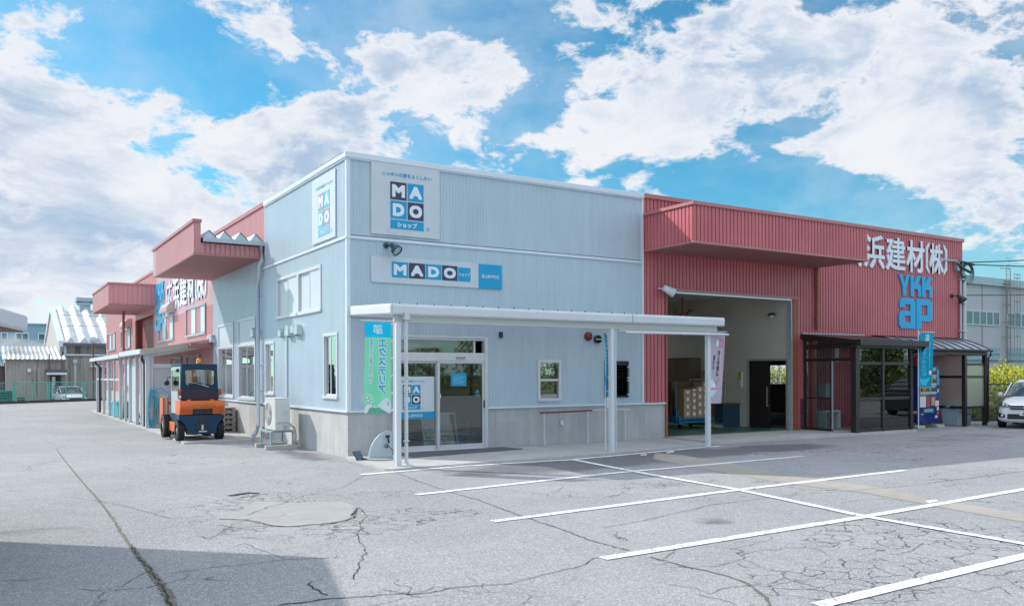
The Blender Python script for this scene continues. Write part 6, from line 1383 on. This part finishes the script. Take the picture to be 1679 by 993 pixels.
    if not wagon:
        put_rect(mb, M, -.048, -.03, -.04, .04, 0, .01); put_rect(mb, M, .03, .048, -.04, .04, 0, .01); put_rect(mb, M, -.03, .03, -.009, .009, 0, .01); mb.build('emblem', mat('chrome', (.8, .8, .8), .1, metal=1), g_)
    M = frame((0, f - .045, .50), (1, 0, 0), (0, 0, 1), (0, -1, 0)); mb = MB(); put_rect(mb, M, -.165, .165, -.083, .083, 0, .01); p = mb.build('number_plate', mat('plate_white', (.75, .77, .76), .4), c)
    if not plate: return c
    mb = MB(); put_text(mb, M, plate, .03, -.02, .22, .075, .012, bold=.03); put_text(mb, M, '富山', -.02, .055, .09, .035, .012); mb.build('lettering', mat('plate_green', (.02, .16, .10), .5), p)
    return c
h = Vector((-.945, -.325)); rz = math.atan2(h.y, h.x) + math.pi / 2
fc = Vector(gp(1682, 703)); cc_ = fc - h * 2.0
build_car((cc_.x, cc_.y, -.0), rz, 'white hatchback parked at the right edge with its front to the yard', 'car_white', '69-25')
build_car((27.2, -7.6, 0), rz + 2.9, 'dark car standing right of the view and mirrored in the porch glass', 'car_dark', '', dark=True)
vx = pl(118, 650, 'Y', 52.6)
build_car((vx.x, 54.8, -.55), .12, 'white estate car parked behind the green fence', 'van_white', '', wagon=True)

# ---- neighbouring carport whose eave shows at the left edge plus an unseen roof for the yard shadow
E0 = Vector(gp(46, 517, 2.43)); E1 = Vector(gp(0, 503, 2.43)); d1 = (E1 - E0).normalized(); d2 = Vector((-.88, .475))
cpt = tag(empty('carport', (E0.x, E0.y, 0)), 'pale grey neighbouring carport whose rounded eave pokes in at the left edge', 'carport')
icp = Matrix.Translation((-E0.x, -E0.y, 0)); L1, L2 = 5.4, 6.0
P = [E0, E0 + d1 * L1, E0 + d1 * L1 + d2 * L2, E0 + d2 * L2]
mb = MB(); mb.prism([(p.x, p.y) for p in P], 2.25, 2.43, 'z'); o = mb.build('eave', OFFW, cpt, bevel=.03, seg=3); o.matrix_parent_inverse = icp
c0 = sum(P, Vector((0, 0))) / 4; Q = [c0 + (p - c0) * .985 for p in P]
mb = MB(); mb.prism([(p.x, p.y) for p in Q], 2.24, 2.249, 'z'); o = mb.build('soffit', mat('carport_soffit', (.20, .15, .12), .8), cpt); o.matrix_parent_inverse = icp
C0 = Vector((-6.76, -4.90)); P2 = [C0, C0 + Vector((-.24, -.97)) * 9, C0 + Vector((-.24, -.97)) * 9 + Vector((-6, 3)), C0 + Vector((-.70, .70)) * 7]
mb = MB(); mb.prism([(p.x, p.y) for p in P2], 3.45, 3.6, 'z'); o = mb.build('added_shadow_roof', OFFW, cpt, bevel=.01); o.matrix_parent_inverse = icp  # upper roof out of view, added and outlined to cast the yard shadow
mb = MB(); p = C0 + Vector((-1.6, -.6)); mb.box(p.x - .06, p.x + .06, p.y - .06, p.y + .06, 2.43, 3.46); p = C0 + Vector((-3.4, -5)); mb.box(p.x - .06, p.x + .06, p.y - .06, p.y + .06, 0, 3.46); o = mb.build('added_roof_post', OFFW, cpt); o.matrix_parent_inverse = icp
for s in (1.2, 4.6):
    for w in (1.6, 5.4): p = E0 + d1 * s + d2 * w; mb = MB(); mb.box(p.x - .05, p.x + .05, p.y - .05, p.y + .05, 0, 2.26); o = mb.build('post', OFFW, cpt); o.matrix_parent_inverse = icp

# ---- green wire fence on a low dark kerb at the end of the yard
fd = (FB - FA); fl_ = fd.length; fd = fd.normalized(); fa = math.atan2(fd.y, fd.x)
TEAL = mat('fence_teal', (.10, .38, .32), .45, var=.1)
mb = MB(); mb.box(0, fl_, -.12, .12, -.7, .17); k_ = mb.build('fence_kerb', mat('dark_kerb', (.07, .062, .058), .9, var=.3)); k_.location = (FA.x, FA.y, 0); k_.rotation_euler = (0, 0, fa); tag(k_, kind='structure')
def wire_fence(name, A, B, z0, h, label, m, posts, nx=.12, nz=.15, wire=.006, thick=()):
    L = (B - A).length; a = math.atan2((B - A).y, (B - A).x); t = tag(empty(name, (A.x, A.y, 0), a), label, 'fence')
    mb = MB(); mb.tube([(0, 0, z0 + h), (L, 0, z0 + h)], .025, 8); mb.tube([(0, 0, z0 + .08), (L, 0, z0 + .08)], .014, 6); mb.build('rail', m, t)
    mb = MB()
    for k in range(int(L / nx)): mb.tube([(k * nx, 0, z0 + .05), (k * nx, 0, z0 + h)], wire, 3, False)
    for k in range(int(h / nz)): mb.tube([(0, 0, z0 + .1 + k * nz), (L, 0, z0 + .1 + k * nz)], wire, 3, False)
    mb.build('wire_mesh', m, t)
    for x, r in posts: mb = MB(); mb.tube([(x, 0, z0 - .3), (x, 0, z0 + h + .03)], r, 10); mb.build('post', m, t)
    return t
def along(u): 
    d = ray(u, 640); A = FA; n = Vector((-fd.y, fd.x)); t = (A - Vector((CX, CY))).dot(n) / Vector(d[:2]).dot(n); return ((Vector((CX, CY)) + Vector(d[:2]) * t) - A).dot(fd)
wire_fence('wire_fence', FA, FB, .17, 1.15, 'mint green wire mesh fence on a dark kerb at the end of the yard', TEAL, [(along(23), .09), (along(54), .03), (along(80), .075), (along(84), .04), (along(108), .035), (along(137), .07), (along(163), .03), (along(171), .04)])

# ground beyond the fence
poly_sheet('lower_yard', [(-60, 40), (-8.5, 42.9), (6.1, 53.4), (22, 62), (22, 120), (-60, 120)], -.04, mat('far_asphalt', (.20, .20, .205), .9, var=.15))
# ---- brown sheds beyond the fence
BY = 58.0
def bx_(u): return pl(u, 600, 'Y', BY).x
def bz_(v, y=BY): return pl(115, v, 'Y', y).z
def mat_tan(name, a, b_, per, stain=True):
    m = bpy.data.materials.new(name); m.use_nodes = True; g = NT(m.node_tree); b = m.node_tree.nodes['Principled BSDF']
    tc = g.n('ShaderNodeTexCoord').outputs['Object']; mp = g.n('ShaderNodeMapping'); g.l(tc, mp.inputs[0]); mp.inputs['Scale'].default_value = (2.0, 2.0, .22)
    f = g.ramp(g.noise(mp.outputs[0], 1.0, 7, .7), .38, .68, False); c = g.mix(f, a, b_)
    sep = g.n('ShaderNodeSeparateXYZ'); g.l(tc, sep.inputs[0])
    st = g.ramp(g.m('ADD', g.noise(mp.outputs[0], .6, 6, .7), g.m('MULTIPLY', sep.outputs[2], .03)), .60, .72)
    if stain: c = g.mix(g.m('MULTIPLY', st, .7), c, (.08, .055, .05))
    g.l(c, b.inputs['Base Color']); b.inputs['Roughness'].default_value = .7; return m
TAN = mat_tan('tan_sheet', (.43, .375, .335), (.32, .28, .25), .3); TAN2 = mat_tan('tan_gable', (.56, .52, .47), (.47, .43, .38), .3, False)
x0, x1, x2, x3 = bx_(-60), bx_(8), bx_(108), bx_(230)
sd = tag(empty('low_shed', (x1, BY, -.6)), 'low brown corrugated shed with a white ribbed roof beyond the fence', 'building'); isd = Matrix.Translation((-x1, -BY, .6))
def wv(mb, a, b_, z0, z1, y, pitch=.24, amp=.03):
    n = int((b_ - a) / (pitch / 4)); 
    for k in range(n):
        u0 = a + (b_ - a) * k / n; u1 = a + (b_ - a) * (k + 1) / n; q = (0, 1, 1, 0); mb.quad((u0, y - amp * q[k % 4], z0), (u1, y - amp * q[(k + 1) % 4], z0), (u1, y - amp * q[(k + 1) % 4], z1), (u0, y - amp * q[k % 4], z1))
mb = MB(); wv(mb, x1, x2, -.7, bz_(590), BY - 1.5); mb.box(x1, x1 + .1, BY - 1.5, BY + 6, -.7, bz_(590)); mb.box(x1 + .1, x2, BY + 5, BY + 6, -.7, bz_(580)); o = mb.build('wall', TAN, sd); o.matrix_parent_inverse = isd
def ribroof(mb, a, b_, ya, za, yb, zb_, pitch, amp):
    n = int(round((b_ - a) / pitch))
    for k in range(n):
        u = a + (b_ - a) * k / n; w = (b_ - a) / n; p = [(u, 0), (u + w * .30, 0), (u + w * .62, amp), (u + w * .72, amp), (u + w, 0)]
        for (c, d), (e, f) in zip(p, p[1:]): mb.quad((c, ya, za + d), (e, ya, za + f), (e, yb, zb_ + f), (c, yb, zb_ + d))
        mb.add([(c, ya + .01, za + d - .002) for c, d in p], [tuple(range(5))])
RFM = mat('white_roof_sheet', (.60, .62, .64), .45, var=.25, vscale=1.5, metal=.1)
mb = MB(); ribroof(mb, x1 - .2, x2 - .05, BY - 1.8, bz_(590), BY + 4.0, bz_(567), .30, .11); o = mb.build('roof', RFM, sd); o.matrix_parent_inverse = isd
yv = BY - 1.56
def bxv(u): return pl(u, 600, 'Y', yv).x
def bzv(v): return pl(100, v, 'Y', yv).z
mb = MB(); mb.box(bxv(82), bxv(99), yv - .02, yv + .02, -.6, bzv(614)); d = mb.build('door', mat('shed_door_dark', (.035, .03, .03), .6), sd); d.matrix_parent_inverse = isd
mb = MB(); mb.box(bxv(85), bxv(88.5), yv - .06, yv - .02, -.6, bzv(617)); mb.box(bxv(88.7), bxv(90.5), yv - .05, yv - .02, 1.0, bzv(617)); mb.build('door_leaf', ALU, d)
mb = MB(); mb.prism([(yv + .0, bzv(605)), (yv - .9, bzv(608)), (yv - .9, bzv(610)), (yv, bzv(609))], bxv(74), bxv(109), 'x'); mb.cur = 1; mb.box(bxv(75), bxv(108), yv - .92, yv - .86, bzv(614), bzv(610.5)); o = mb.build('door_canopy', [mat('dark_canopy', (.10, .09, .10), .6), TRIM], sd); o.matrix_parent_inverse = isd
mb = MB(); mb.box(bxv(45), bxv(51), yv - .25, yv, bzv(610), bzv(604)); o = mb.build('vent', WHITE, sd, bevel=.04); o.matrix_parent_inverse = isd
mb = MB(); mb.tube([(bxv(81), yv - .1, bzv(606)), (bxv(81), yv - .1, bzv(580))], .05, 6); o = mb.build('flue', RUST, sd); o.matrix_parent_inverse = isd
# hall
hx = bx_(98); hl = tag(empty('factory_hall', (hx, BY, -.6)), 'tan factory hall with a steep white folded-plate roof beyond the fence', 'building'); ihl = Matrix.Translation((-hx, -BY, .6))
ez = bz_(562); RY = BY + 9.5; rz_ = pl(82, 506, 'Y', RY).z
def hp(mb, n, m, **k): o = mb.build(n, m, hl, **k); o.matrix_parent_inverse = ihl; return o
mb = MB(); wv(mb, hx + .4, x3, -.7, ez - .15, BY); wv(mb, x2 - .5, hx + 3, -.7, bz_(583), BY - .3)
hp(mb, 'wall', TAN); mb = MB(); mb.prism([(BY, -.7), (BY, ez), (RY, rz_), (RY + 9.5, ez), (RY + 9.5, -.7)], hx, hx + .15, 'x'); hp(mb, 'gable_wall', TAN2)
mb = MB(); ribroof(mb, hx + .1, x3, BY - .4, ez, RY, rz_, 1.02, .42); mb.prism([(RY, rz_), (RY + 9.7, ez), (RY + 9.7, ez - .1), (RY, rz_ - .1)], hx, x3, 'x'); hp(mb, 'roof', RFM)
mb = MB(); mb.prism([(BY - .5, ez - .3), (BY - .5, ez + .15), (RY, rz_ + .25), (RY, rz_ - .2)], hx - .12, hx + .25, 'x'); mb.prism([(RY, rz_ + .25), (RY + 9.8, ez + .15), (RY + 9.8, ez - .3), (RY, rz_ - .2)], hx - .12, hx + .25, 'x'); hp(mb, 'verge_trim', TRIM)
mb = MB(); mb.box(hx + .2, x3, BY - .55, BY - .38, ez - .25, ez - .05); hp(mb, 'gutter', mat('dark_gutter', (.12, .13, .15), .5))
for t_ in (.30, .62): mb = MB(); y = BY + (RY - BY) * t_; z = ez + (rz_ - ez) * t_; mb.tube([(hx + .3, y, z + .52), (x3, y, z + .52)], .035, 6); hp(mb, 'snow_rail', mat('rail_grey', (.40, .43, .47), .5))
mb = MB(); mb.tube([(bx_(108), BY - .45, bz_(582)), (x3, BY - .15, bz_(582))], .09, 8); hp(mb, 'pipe', ALU)
mb = MB(); mb.tube([(bx_(122), BY - .2, bz_(640) - .6), (bx_(122), BY - .2, bz_(592))], .16, 10); mb.box(bx_(118.5), bx_(125.5), BY - .5, BY - .05, bz_(595), bz_(589)); mb.tube([(bx_(107), BY - .2, bz_(582)), (bx_(107), BY - .2, bz_(562))], .09, 8); hp(mb, 'downpipe', mat('pipe_pale', (.55, .58, .62), .35))
mb = MB(); mb.box(bx_(153), bx_(176), BY - .10, BY - .02, bz_(616), bz_(601)); w = hp(mb, 'window', TRIM); mb = MB(); mb.box(bx_(155), bx_(174), BY - .13, BY - .10, bz_(614), bz_(603)); mb.build('pane', mat('far_window', (.06, .08, .12), .15), w)
mb = MB(); mb.prism([(BY, bz_(598)), (BY - .7, bz_(600)), (BY - .7, bz_(601.5)), (BY, bz_(600.5))], bx_(147), bx_(178), 'x'); hp(mb, 'window_hood', TRIM)
vx0, vx1 = pl(130, 500, 'Y', RY).x, pl(147, 500, 'Y', RY).x; vz = lambda v: pl(138, v, 'Y', RY).z
mb = MB(); mb.box(vx0, vx1, RY - .7, RY + .7, rz_ - .5, vz(501)); mb.prism([(vx0, vz(501)), (vx1, vz(501)), (vx1 + .25, vz(497)), (vx0 - .25, vz(497))], RY - .8, RY + .8, 'y'); mb.box(vx0 - .3, vx1 + .3, RY - .9, RY + .9, vz(495), vz(489)); mb.box(vx0 + .1, vx1 - .1, RY - .7, RY + .7, vz(497), vz(495)); hp(mb, 'roof_ventilator', mat('vent_bluegrey', (.36, .44, .50), .45, metal=.2))
# pale blue building behind
px0, px1 = pl(-80, 560, 'Y', 95).x, pl(150, 560, 'Y', 95).x; pz = lambda v: pl(50, v, 'Y', 95).z
pb = tag(empty('blue_building', (px0, 95, -.6)), 'pale blue sheet-clad building far behind the brown shed', 'building'); ipb = Matrix.Translation((-px0, -95, .6))
mb = MB(); mb.box(px0, px1, 95, 115, -.6, pz(531)); o = mb.build('wall', mat('pale_blue_sheet', (.27, .42, .50), .5, var=.05), pb); o.matrix_parent_inverse = ipb
mb = MB(); mb.box(px0 - .2, px1 + .2, 94.8, 115.2, pz(531), pz(529.5)); o = mb.build('roof', TRIM, pb); o.matrix_parent_inverse = ipb
for (a, b_) in ((27, 34.5), (37.5, 45.5), (64, 73), (3, 11)):
    X0, X1 = pl(a, 550, 'Y', 94.9).x, pl(b_, 550, 'Y', 94.9).x
    mb = MB(); mb.box(X0 - .12, X1 + .12, 94.88, 94.99, pz(556.5) - .1, pz(547) + .1); w = mb.build('window', WHITE, pb); w.matrix_parent_inverse = ipb; mb = MB(); mb.box(X0, X1, 94.85, 94.88, pz(556.5), pz(547)); mb.build('pane', mat('far_window_teal', (.02, .13, .15), .2), w)
# low lean-to at far left + mirror pole
mb = MB(); mb.box(bx_(-60), bx_(6), BY + .5, BY + 5, -.6, bz_(600)); mb.cur = 1; mb.box(bx_(-60), bx_(7), BY + .3, BY + 5, bz_(600), bz_(594)); tag(mb.build('small_shed', [mat('plum_sheet', (.16, .11, .11), .7), TRIM]), 'small plum-brown shed cut off by the left edge beyond the fence', 'building')
pp = pl(156, 640, 'Y', 53.0); t = tag(empty('road_mirror', (pp.x, 54.2, -.6)), 'round convex mirror on a rusty pole beyond the fence', 'mirror'); zq = pl(156, 557, 'Y', 54.2).z + .6
mb = MB(); mb.tube([(0, 0, 0), (0, 0, zq)], .055, 8); mb.build('pole', mat('rusty_pole', (.16, .06, .04), .6, var=.3), t)
mb = MB(); mb.lathe([(-.02, 0), (.0, .22), (.03, .27), (.05, .27), (.05, 0)], (0, -.1, zq), 'y', 20); mb.build('mirror_disc', mat('mirror_haze', (.55, .60, .64), .15, metal=.6), t)
mb = MB(); mb.tube([(.03 * 0 + .065 * math.cos(a), .065 * math.sin(a), .3 + a * .06) for a in [i * .4 for i in range(40)]], .02, 4); mb.build('wrap_band', mat('band_tan', (.40, .32, .24), .6), t)
for k, (u, lab) in enumerate(((4, 'dark green bin behind the fence at the left edge'), (34, 'small green planter behind the fence near the thick post'))):
    p = pl(u, 645, 'Y', 50); mb = MB(); mb.box(p.x - (1.3 if k == 0 else .2), p.x + (.75 if k == 0 else .25), 50, 50.8, -.6, .75 if k == 0 else .3); tag(mb.build('container' if k == 0 else 'planter', mat('dark_teal_bin', (.01, .10, .085), .5), None, bevel=.06), lab, 'container' if k == 0 else 'planter')

# steam drifting over the low shed's roof
def mat_steam():
    m = bpy.data.materials.new('steam'); m.use_nodes = True; g = NT(m.node_tree); m.node_tree.nodes.clear()
    tc = g.n('ShaderNodeTexCoord').outputs['Generated']; vm = g.n('ShaderNodeVectorMath', operation='DISTANCE'); g.l(tc, vm.inputs[0]); vm.inputs[1].default_value = (.5, .5, .5)
    f = g.m('MULTIPLY', g.ramp(g.m('ADD', vm.outputs['Value'], g.m('MULTIPLY', g.noise(tc, 5, 5, .65), .45)), .66, .35), .55)
    v = g.n('ShaderNodeVolumePrincipled'); v.inputs['Color'].default_value = (.95, .96, 1, 1); g.l(f, v.inputs['Density']); v.inputs['Anisotropy'].default_value = .2
    o = g.n('ShaderNodeOutputMaterial'); g.l(v.outputs[0], o.inputs['Volume']); return m
STM = mat_steam()
for (u, v, sx, sz) in ((52, 573, 3.6, 1.1), (20, 566, 1.8, 1.3)):
    p = pl(u, v, 'Y', 59); mb = MB(); mb.lathe([(-1 + 2 * k / 10, math.sqrt(max(0, 1 - (-1 + 2 * k / 10) ** 2))) for k in range(11)], (0, 0, 0), 'x', 16); mb.v = [(a * sx, b * 1.4, c * sz) for a, b, c in mb.v]
    o = mb.build('steam', STM); o.location = p; tag(o, kind='stuff')

# ---- right: kerb, fence, goldenrod, factory
GA, GB = Vector((22.9, .95)), Vector((46.0, -13.4))
kd = (GB - GA); ka = math.atan2(kd.y, kd.x)
k_ = MB().box(0, kd.length, -.1, .1, -.2, .12).build('fence_kerb', mat('dark_kerb', (.07, .062, .058), .9, var=.3)); k_.location = (GA.x, GA.y, 0); k_.rotation_euler = (0, 0, ka); tag(k_, kind='structure')
wire_fence('field_fence', GA, GB, .12, 1.22, 'dark green wire fence between the yard and the goldenrod field', mat('fence_dark_green', (.01, .07, .045), .45), [(x, .03) for x in (4.2, 8.2, 12.2, 16.2, 20.2)], nx=.2, nz=.3, wire=.003)
poly_sheet('field', [(22.9, 1.05), (46.1, -13.3), (400, -60), (400, 300), (22.9, 120)], -.02, mat_grass())
def weeds():
    rnd = random.Random(3); st = MB(); n_ = kd.normalized(); nn = Vector((-n_.y, n_.x))
    cols = [mat('weed_green', (.17, .24, .05), .8, var=.3), mat('weed_dark', (.09, .14, .04), .8, var=.3), mat('goldenrod_yellow', (.60, .58, .04), .7, var=.2), mat('straw', (.42, .35, .22), .8, var=.2), mat('seed_head', (.55, .42, .36), .8)]
    for i in range(6500):
        a = rnd.random() ** .8 * 29 - 8; b = .35 + rnd.random() ** 1.7 * 16; p = GA + n_ * a + nn * b
        if p.x < 22.95: continue
        near = b < 1.8; h = rnd.uniform(.5, 1.25) if near else rnd.uniform(1.45, 2.15) + min(b, 12) * .012
        if not near and rnd.random() < .02: h += .45
        lx, ly = rnd.gauss(0, .08), rnd.gauss(0, .08); base = Vector((p.x, p.y, -.05)); top = base + Vector((lx * h, ly * h, h)); th = rnd.uniform(0, math.pi)
        w = Vector((math.cos(th), math.sin(th), 0)) * .009
        st.cur = 3 if rnd.random() < .25 else 0; st.quad(base - w, base + w, top + w * .5, top - w * .5)
        nl = 9
        for k in range(nl):
            t = rnd.uniform(.12, .85); q = base.lerp(top, t); an = rnd.uniform(0, 6.28); L = rnd.uniform(.10, .22) * (1.3 - t * .5); d = Vector((math.cos(an), math.sin(an), rnd.uniform(-.1, .7))); s = Vector((-math.sin(an), math.cos(an), 0)) * L * .16
            st.cur = rnd.choice((0, 0, 1, 3) if not near else (0, 0, 1, 1, 3)); st.add([q, q + d * L * .5 + s, q + d * L, q + d * L * .5 - s], [(0, 1, 2, 3)])
        if (not near and rnd.random() < .9):
            for k in range(13):
                t = rnd.uniform(.0, 1); q = top - Vector((0, 0, .42 * t)); an = rnd.uniform(0, 6.28); L = rnd.uniform(.06, .16) * (.4 + t); d = Vector((math.cos(an), math.sin(an), rnd.uniform(.1, .8))); s = Vector((-math.sin(an), math.cos(an), .2)) * .028
                st.cur = 2; st.add([q - s * .4, q + d * L * .6 - s, q + d * L, q + d * L * .6 + s], [(0, 1, 2, 3)])
        elif near and rnd.random() < .22:
            st.cur = 4
            for k in range(6): an = rnd.uniform(0, 6.28); q = top + Vector((rnd.uniform(-.06, .06), rnd.uniform(-.06, .06), rnd.uniform(-.12, .05))); s = Vector((math.cos(an), math.sin(an), .3)) * .035; st.add([q - s, q + Vector((0, 0, .04)), q + s, q - Vector((0, 0, .04))], [(0, 1, 2, 3)])
    o = st.build('goldenrod', cols); tag(o, 'dense yellow goldenrod and tall weeds behind the dark fence', 'weeds', kind='stuff')
weeds()
# factory
FYY = 45.0; fz = lambda v: pl(1620, v, 'Y', FYY).z; fx = lambda u: pl(u, 500, 'Y', FYY).x
X0, X1 = fx(1520), fx(1679) + 45
fc_ = tag(empty('factory', (X0, FYY, 0)), 'long grey panel-clad factory with a band of windows behind the goldenrod', 'building'); ifc = Matrix.Translation((-X0, -FYY, 0))
def fp(mb, n, m, **k): o = mb.build(n, m, fc_, **k); o.matrix_parent_inverse = ifc; return o
mb = MB(); mb.box(X0, X1, FYY, FYY + 30, -.1, 14.0); fp(mb, 'wall', mat('grey_lilac_panel', (.48, .49, .53), .7, var=.08, vscale=.15, streak=.5))
mb = MB(); mb.box(X0 - .2, X1 + .2, FYY - .35, FYY + 30, 13.3, 14.3); fp(mb, 'parapet', mat('parapet_blue', (.36, .50, .57), .5, var=.05))
mb = MB()
k = X0
while k < X1: mb.box(k, k + .09, FYY - .05, FYY, 0, 13.3); k += 6.1
fp(mb, 'panel_joint', mat('joint_rust', (.22, .19, .19), .7))
PN = mat('factory_glass', (.03, .12, .14), .12); 
def fwin(ua, ub, n):
    a, b_ = fx(ua), fx(ub); z0, z1 = fz(532), fz(512); mb = MB(); mb.box(a, b_, FYY - .12, FYY - .02, z1, z1 + .15); mb.box(a, b_, FYY - .12, FYY - .02, z0 - .15, z0); w_ = (b_ - a) / n
    for i in range(n + 1): mb.box(a + i * w_ - .12, a + i * w_ + .12, FYY - .12, FYY - .02, z0, z1)
    w = fp(mb, 'window', mat('factory_frame', (.52, .60, .62), .5))
    for i in range(n): mb = MB(); mb.box(a + i * w_ + .12, a + (i + 1) * w_ - .12, FYY - .08, FYY - .04, z0, z1); mb.build('pane', PN, w)
fwin(1571, 1637.5, 6); fwin(1651, 1715, 6); fwin(1500, 1566, 6)
for (a, b_) in ((1560, 1638), (1651, 1720)):
    mb = MB(); mb.box(fx(a), fx(b_), FYY - .10, FYY - .01, fz(590), fz(569)); fp(mb, 'blue_panel', mat('blue_clad', (.26, .40, .47), .5)); mb = MB(); mb.box(fx(a), fx(b_), FYY - .2, FYY - .1, fz(591), fz(589.5)); mb.box(fx(a), fx(b_), FYY - .16, FYY - .1, fz(580.5), fz(579.7)); fp(mb, 'panel_rail', mat('rail_teal', (.12, .20, .23), .5))
# roof ladder
la, lb = fx(1643.5), fx(1650.5); mb = MB(); LM = mat('ladder_metal', (.30, .28, .27), .6)
for x in (la, lb): mb.tube([(x, FYY - .5, fz(604)), (x, FYY - .5, fz(438))], .06, 5)
for k in range(34): z = fz(604) + k * .45; mb.tube([(la, FYY - .5, z), (lb, FYY - .5, z)], .035, 4)
for v in (590, 552, 527, 499, 471, 463): mb.tube([(la - .7, FYY - .45, fz(v)), (lb + .4, FYY - .45, fz(v))], .05, 4)
mb.tube([(fx(1634), FYY - .5, fz(441)), (fx(1634.5), FYY - .5, fz(438)), (lb, FYY - .5, fz(438))], .05, 4)
ld = tag(mb.build('roof_ladder', LM), 'tall caged service ladder on the grey factory wall', 'ladder'); c0_, c1_ = fx(1650.5), fx(1660); mb = MB()
for x in (c0_, (c0_ + c1_) / 2, c1_): mb.tube([(x, FYY - 1.0, fz(592)), (x, FYY - 1.0, fz(446))], .035, 4)
for v in (447, 453, 473, 492, 512, 532, 550, 570, 591): mb.tube([(c0_, FYY - 1.0, fz(v)), (c1_, FYY - 1.0, fz(v)), (c1_, FYY - .5, fz(v))], .045, 4)
mb.build('safety_cage', LM, ld)

# ---- roadside trees behind the viewpoint, seen only as reflections in the shop glass
def reflected_trees():
    rnd = random.Random(11); mb = MB(); G = [mat('tree_leaf_green', (.06, .11, .025), .8, var=.3), mat('tree_leaf_yellow', (.22, .22, .04), .8, var=.3), mat('tree_bark', (.10, .07, .05), .9)]
    for k in range(20):
        x = -6 + k * 3.6 + rnd.uniform(-1, 1); y = -46 + rnd.uniform(-3, 3)
        if k > 15: x = 42 + (k - 16) * 3; y = -20 - (k - 16) * 2.0
        H_ = rnd.uniform(3.2, 5.5); mb.cur = 2; mb.tube([(x, y, -.1), (x + .1, y, H_ * .7)], [.14, .05], 7)
        for b in range(11): a = rnd.uniform(0, 6.28); mb.tube([(x, y, H_ * rnd.uniform(.2, .5)), (x + math.cos(a) * 1.4, y + math.sin(a) * 1.4, H_ * rnd.uniform(.5, .9))], [.05, .015], 5)
        for q in range(1100):
            a = rnd.uniform(0, 6.28); rr_ = rnd.random() ** .5 * 2.1; z = rnd.uniform(.35, H_); rr_ *= (1.05 - .5 * z / H_); p = Vector((x + rr_ * math.cos(a), y + rr_ * math.sin(a), z)); d = Vector((rnd.gauss(0, 1), rnd.gauss(0, 1), rnd.gauss(0, 1))).normalized() * .13; s = d.cross(Vector((0, .3, 1))).normalized() * .09
            mb.cur = 1 if rnd.random() < .3 else 0; mb.add([p - d, p + s, p + d, p - s], [(0, 1, 2, 3)])
    tag(mb.build('roadside_trees', G), 'green roadside trees mirrored in the shop glass', 'trees', kind='stuff')
reflected_trees()
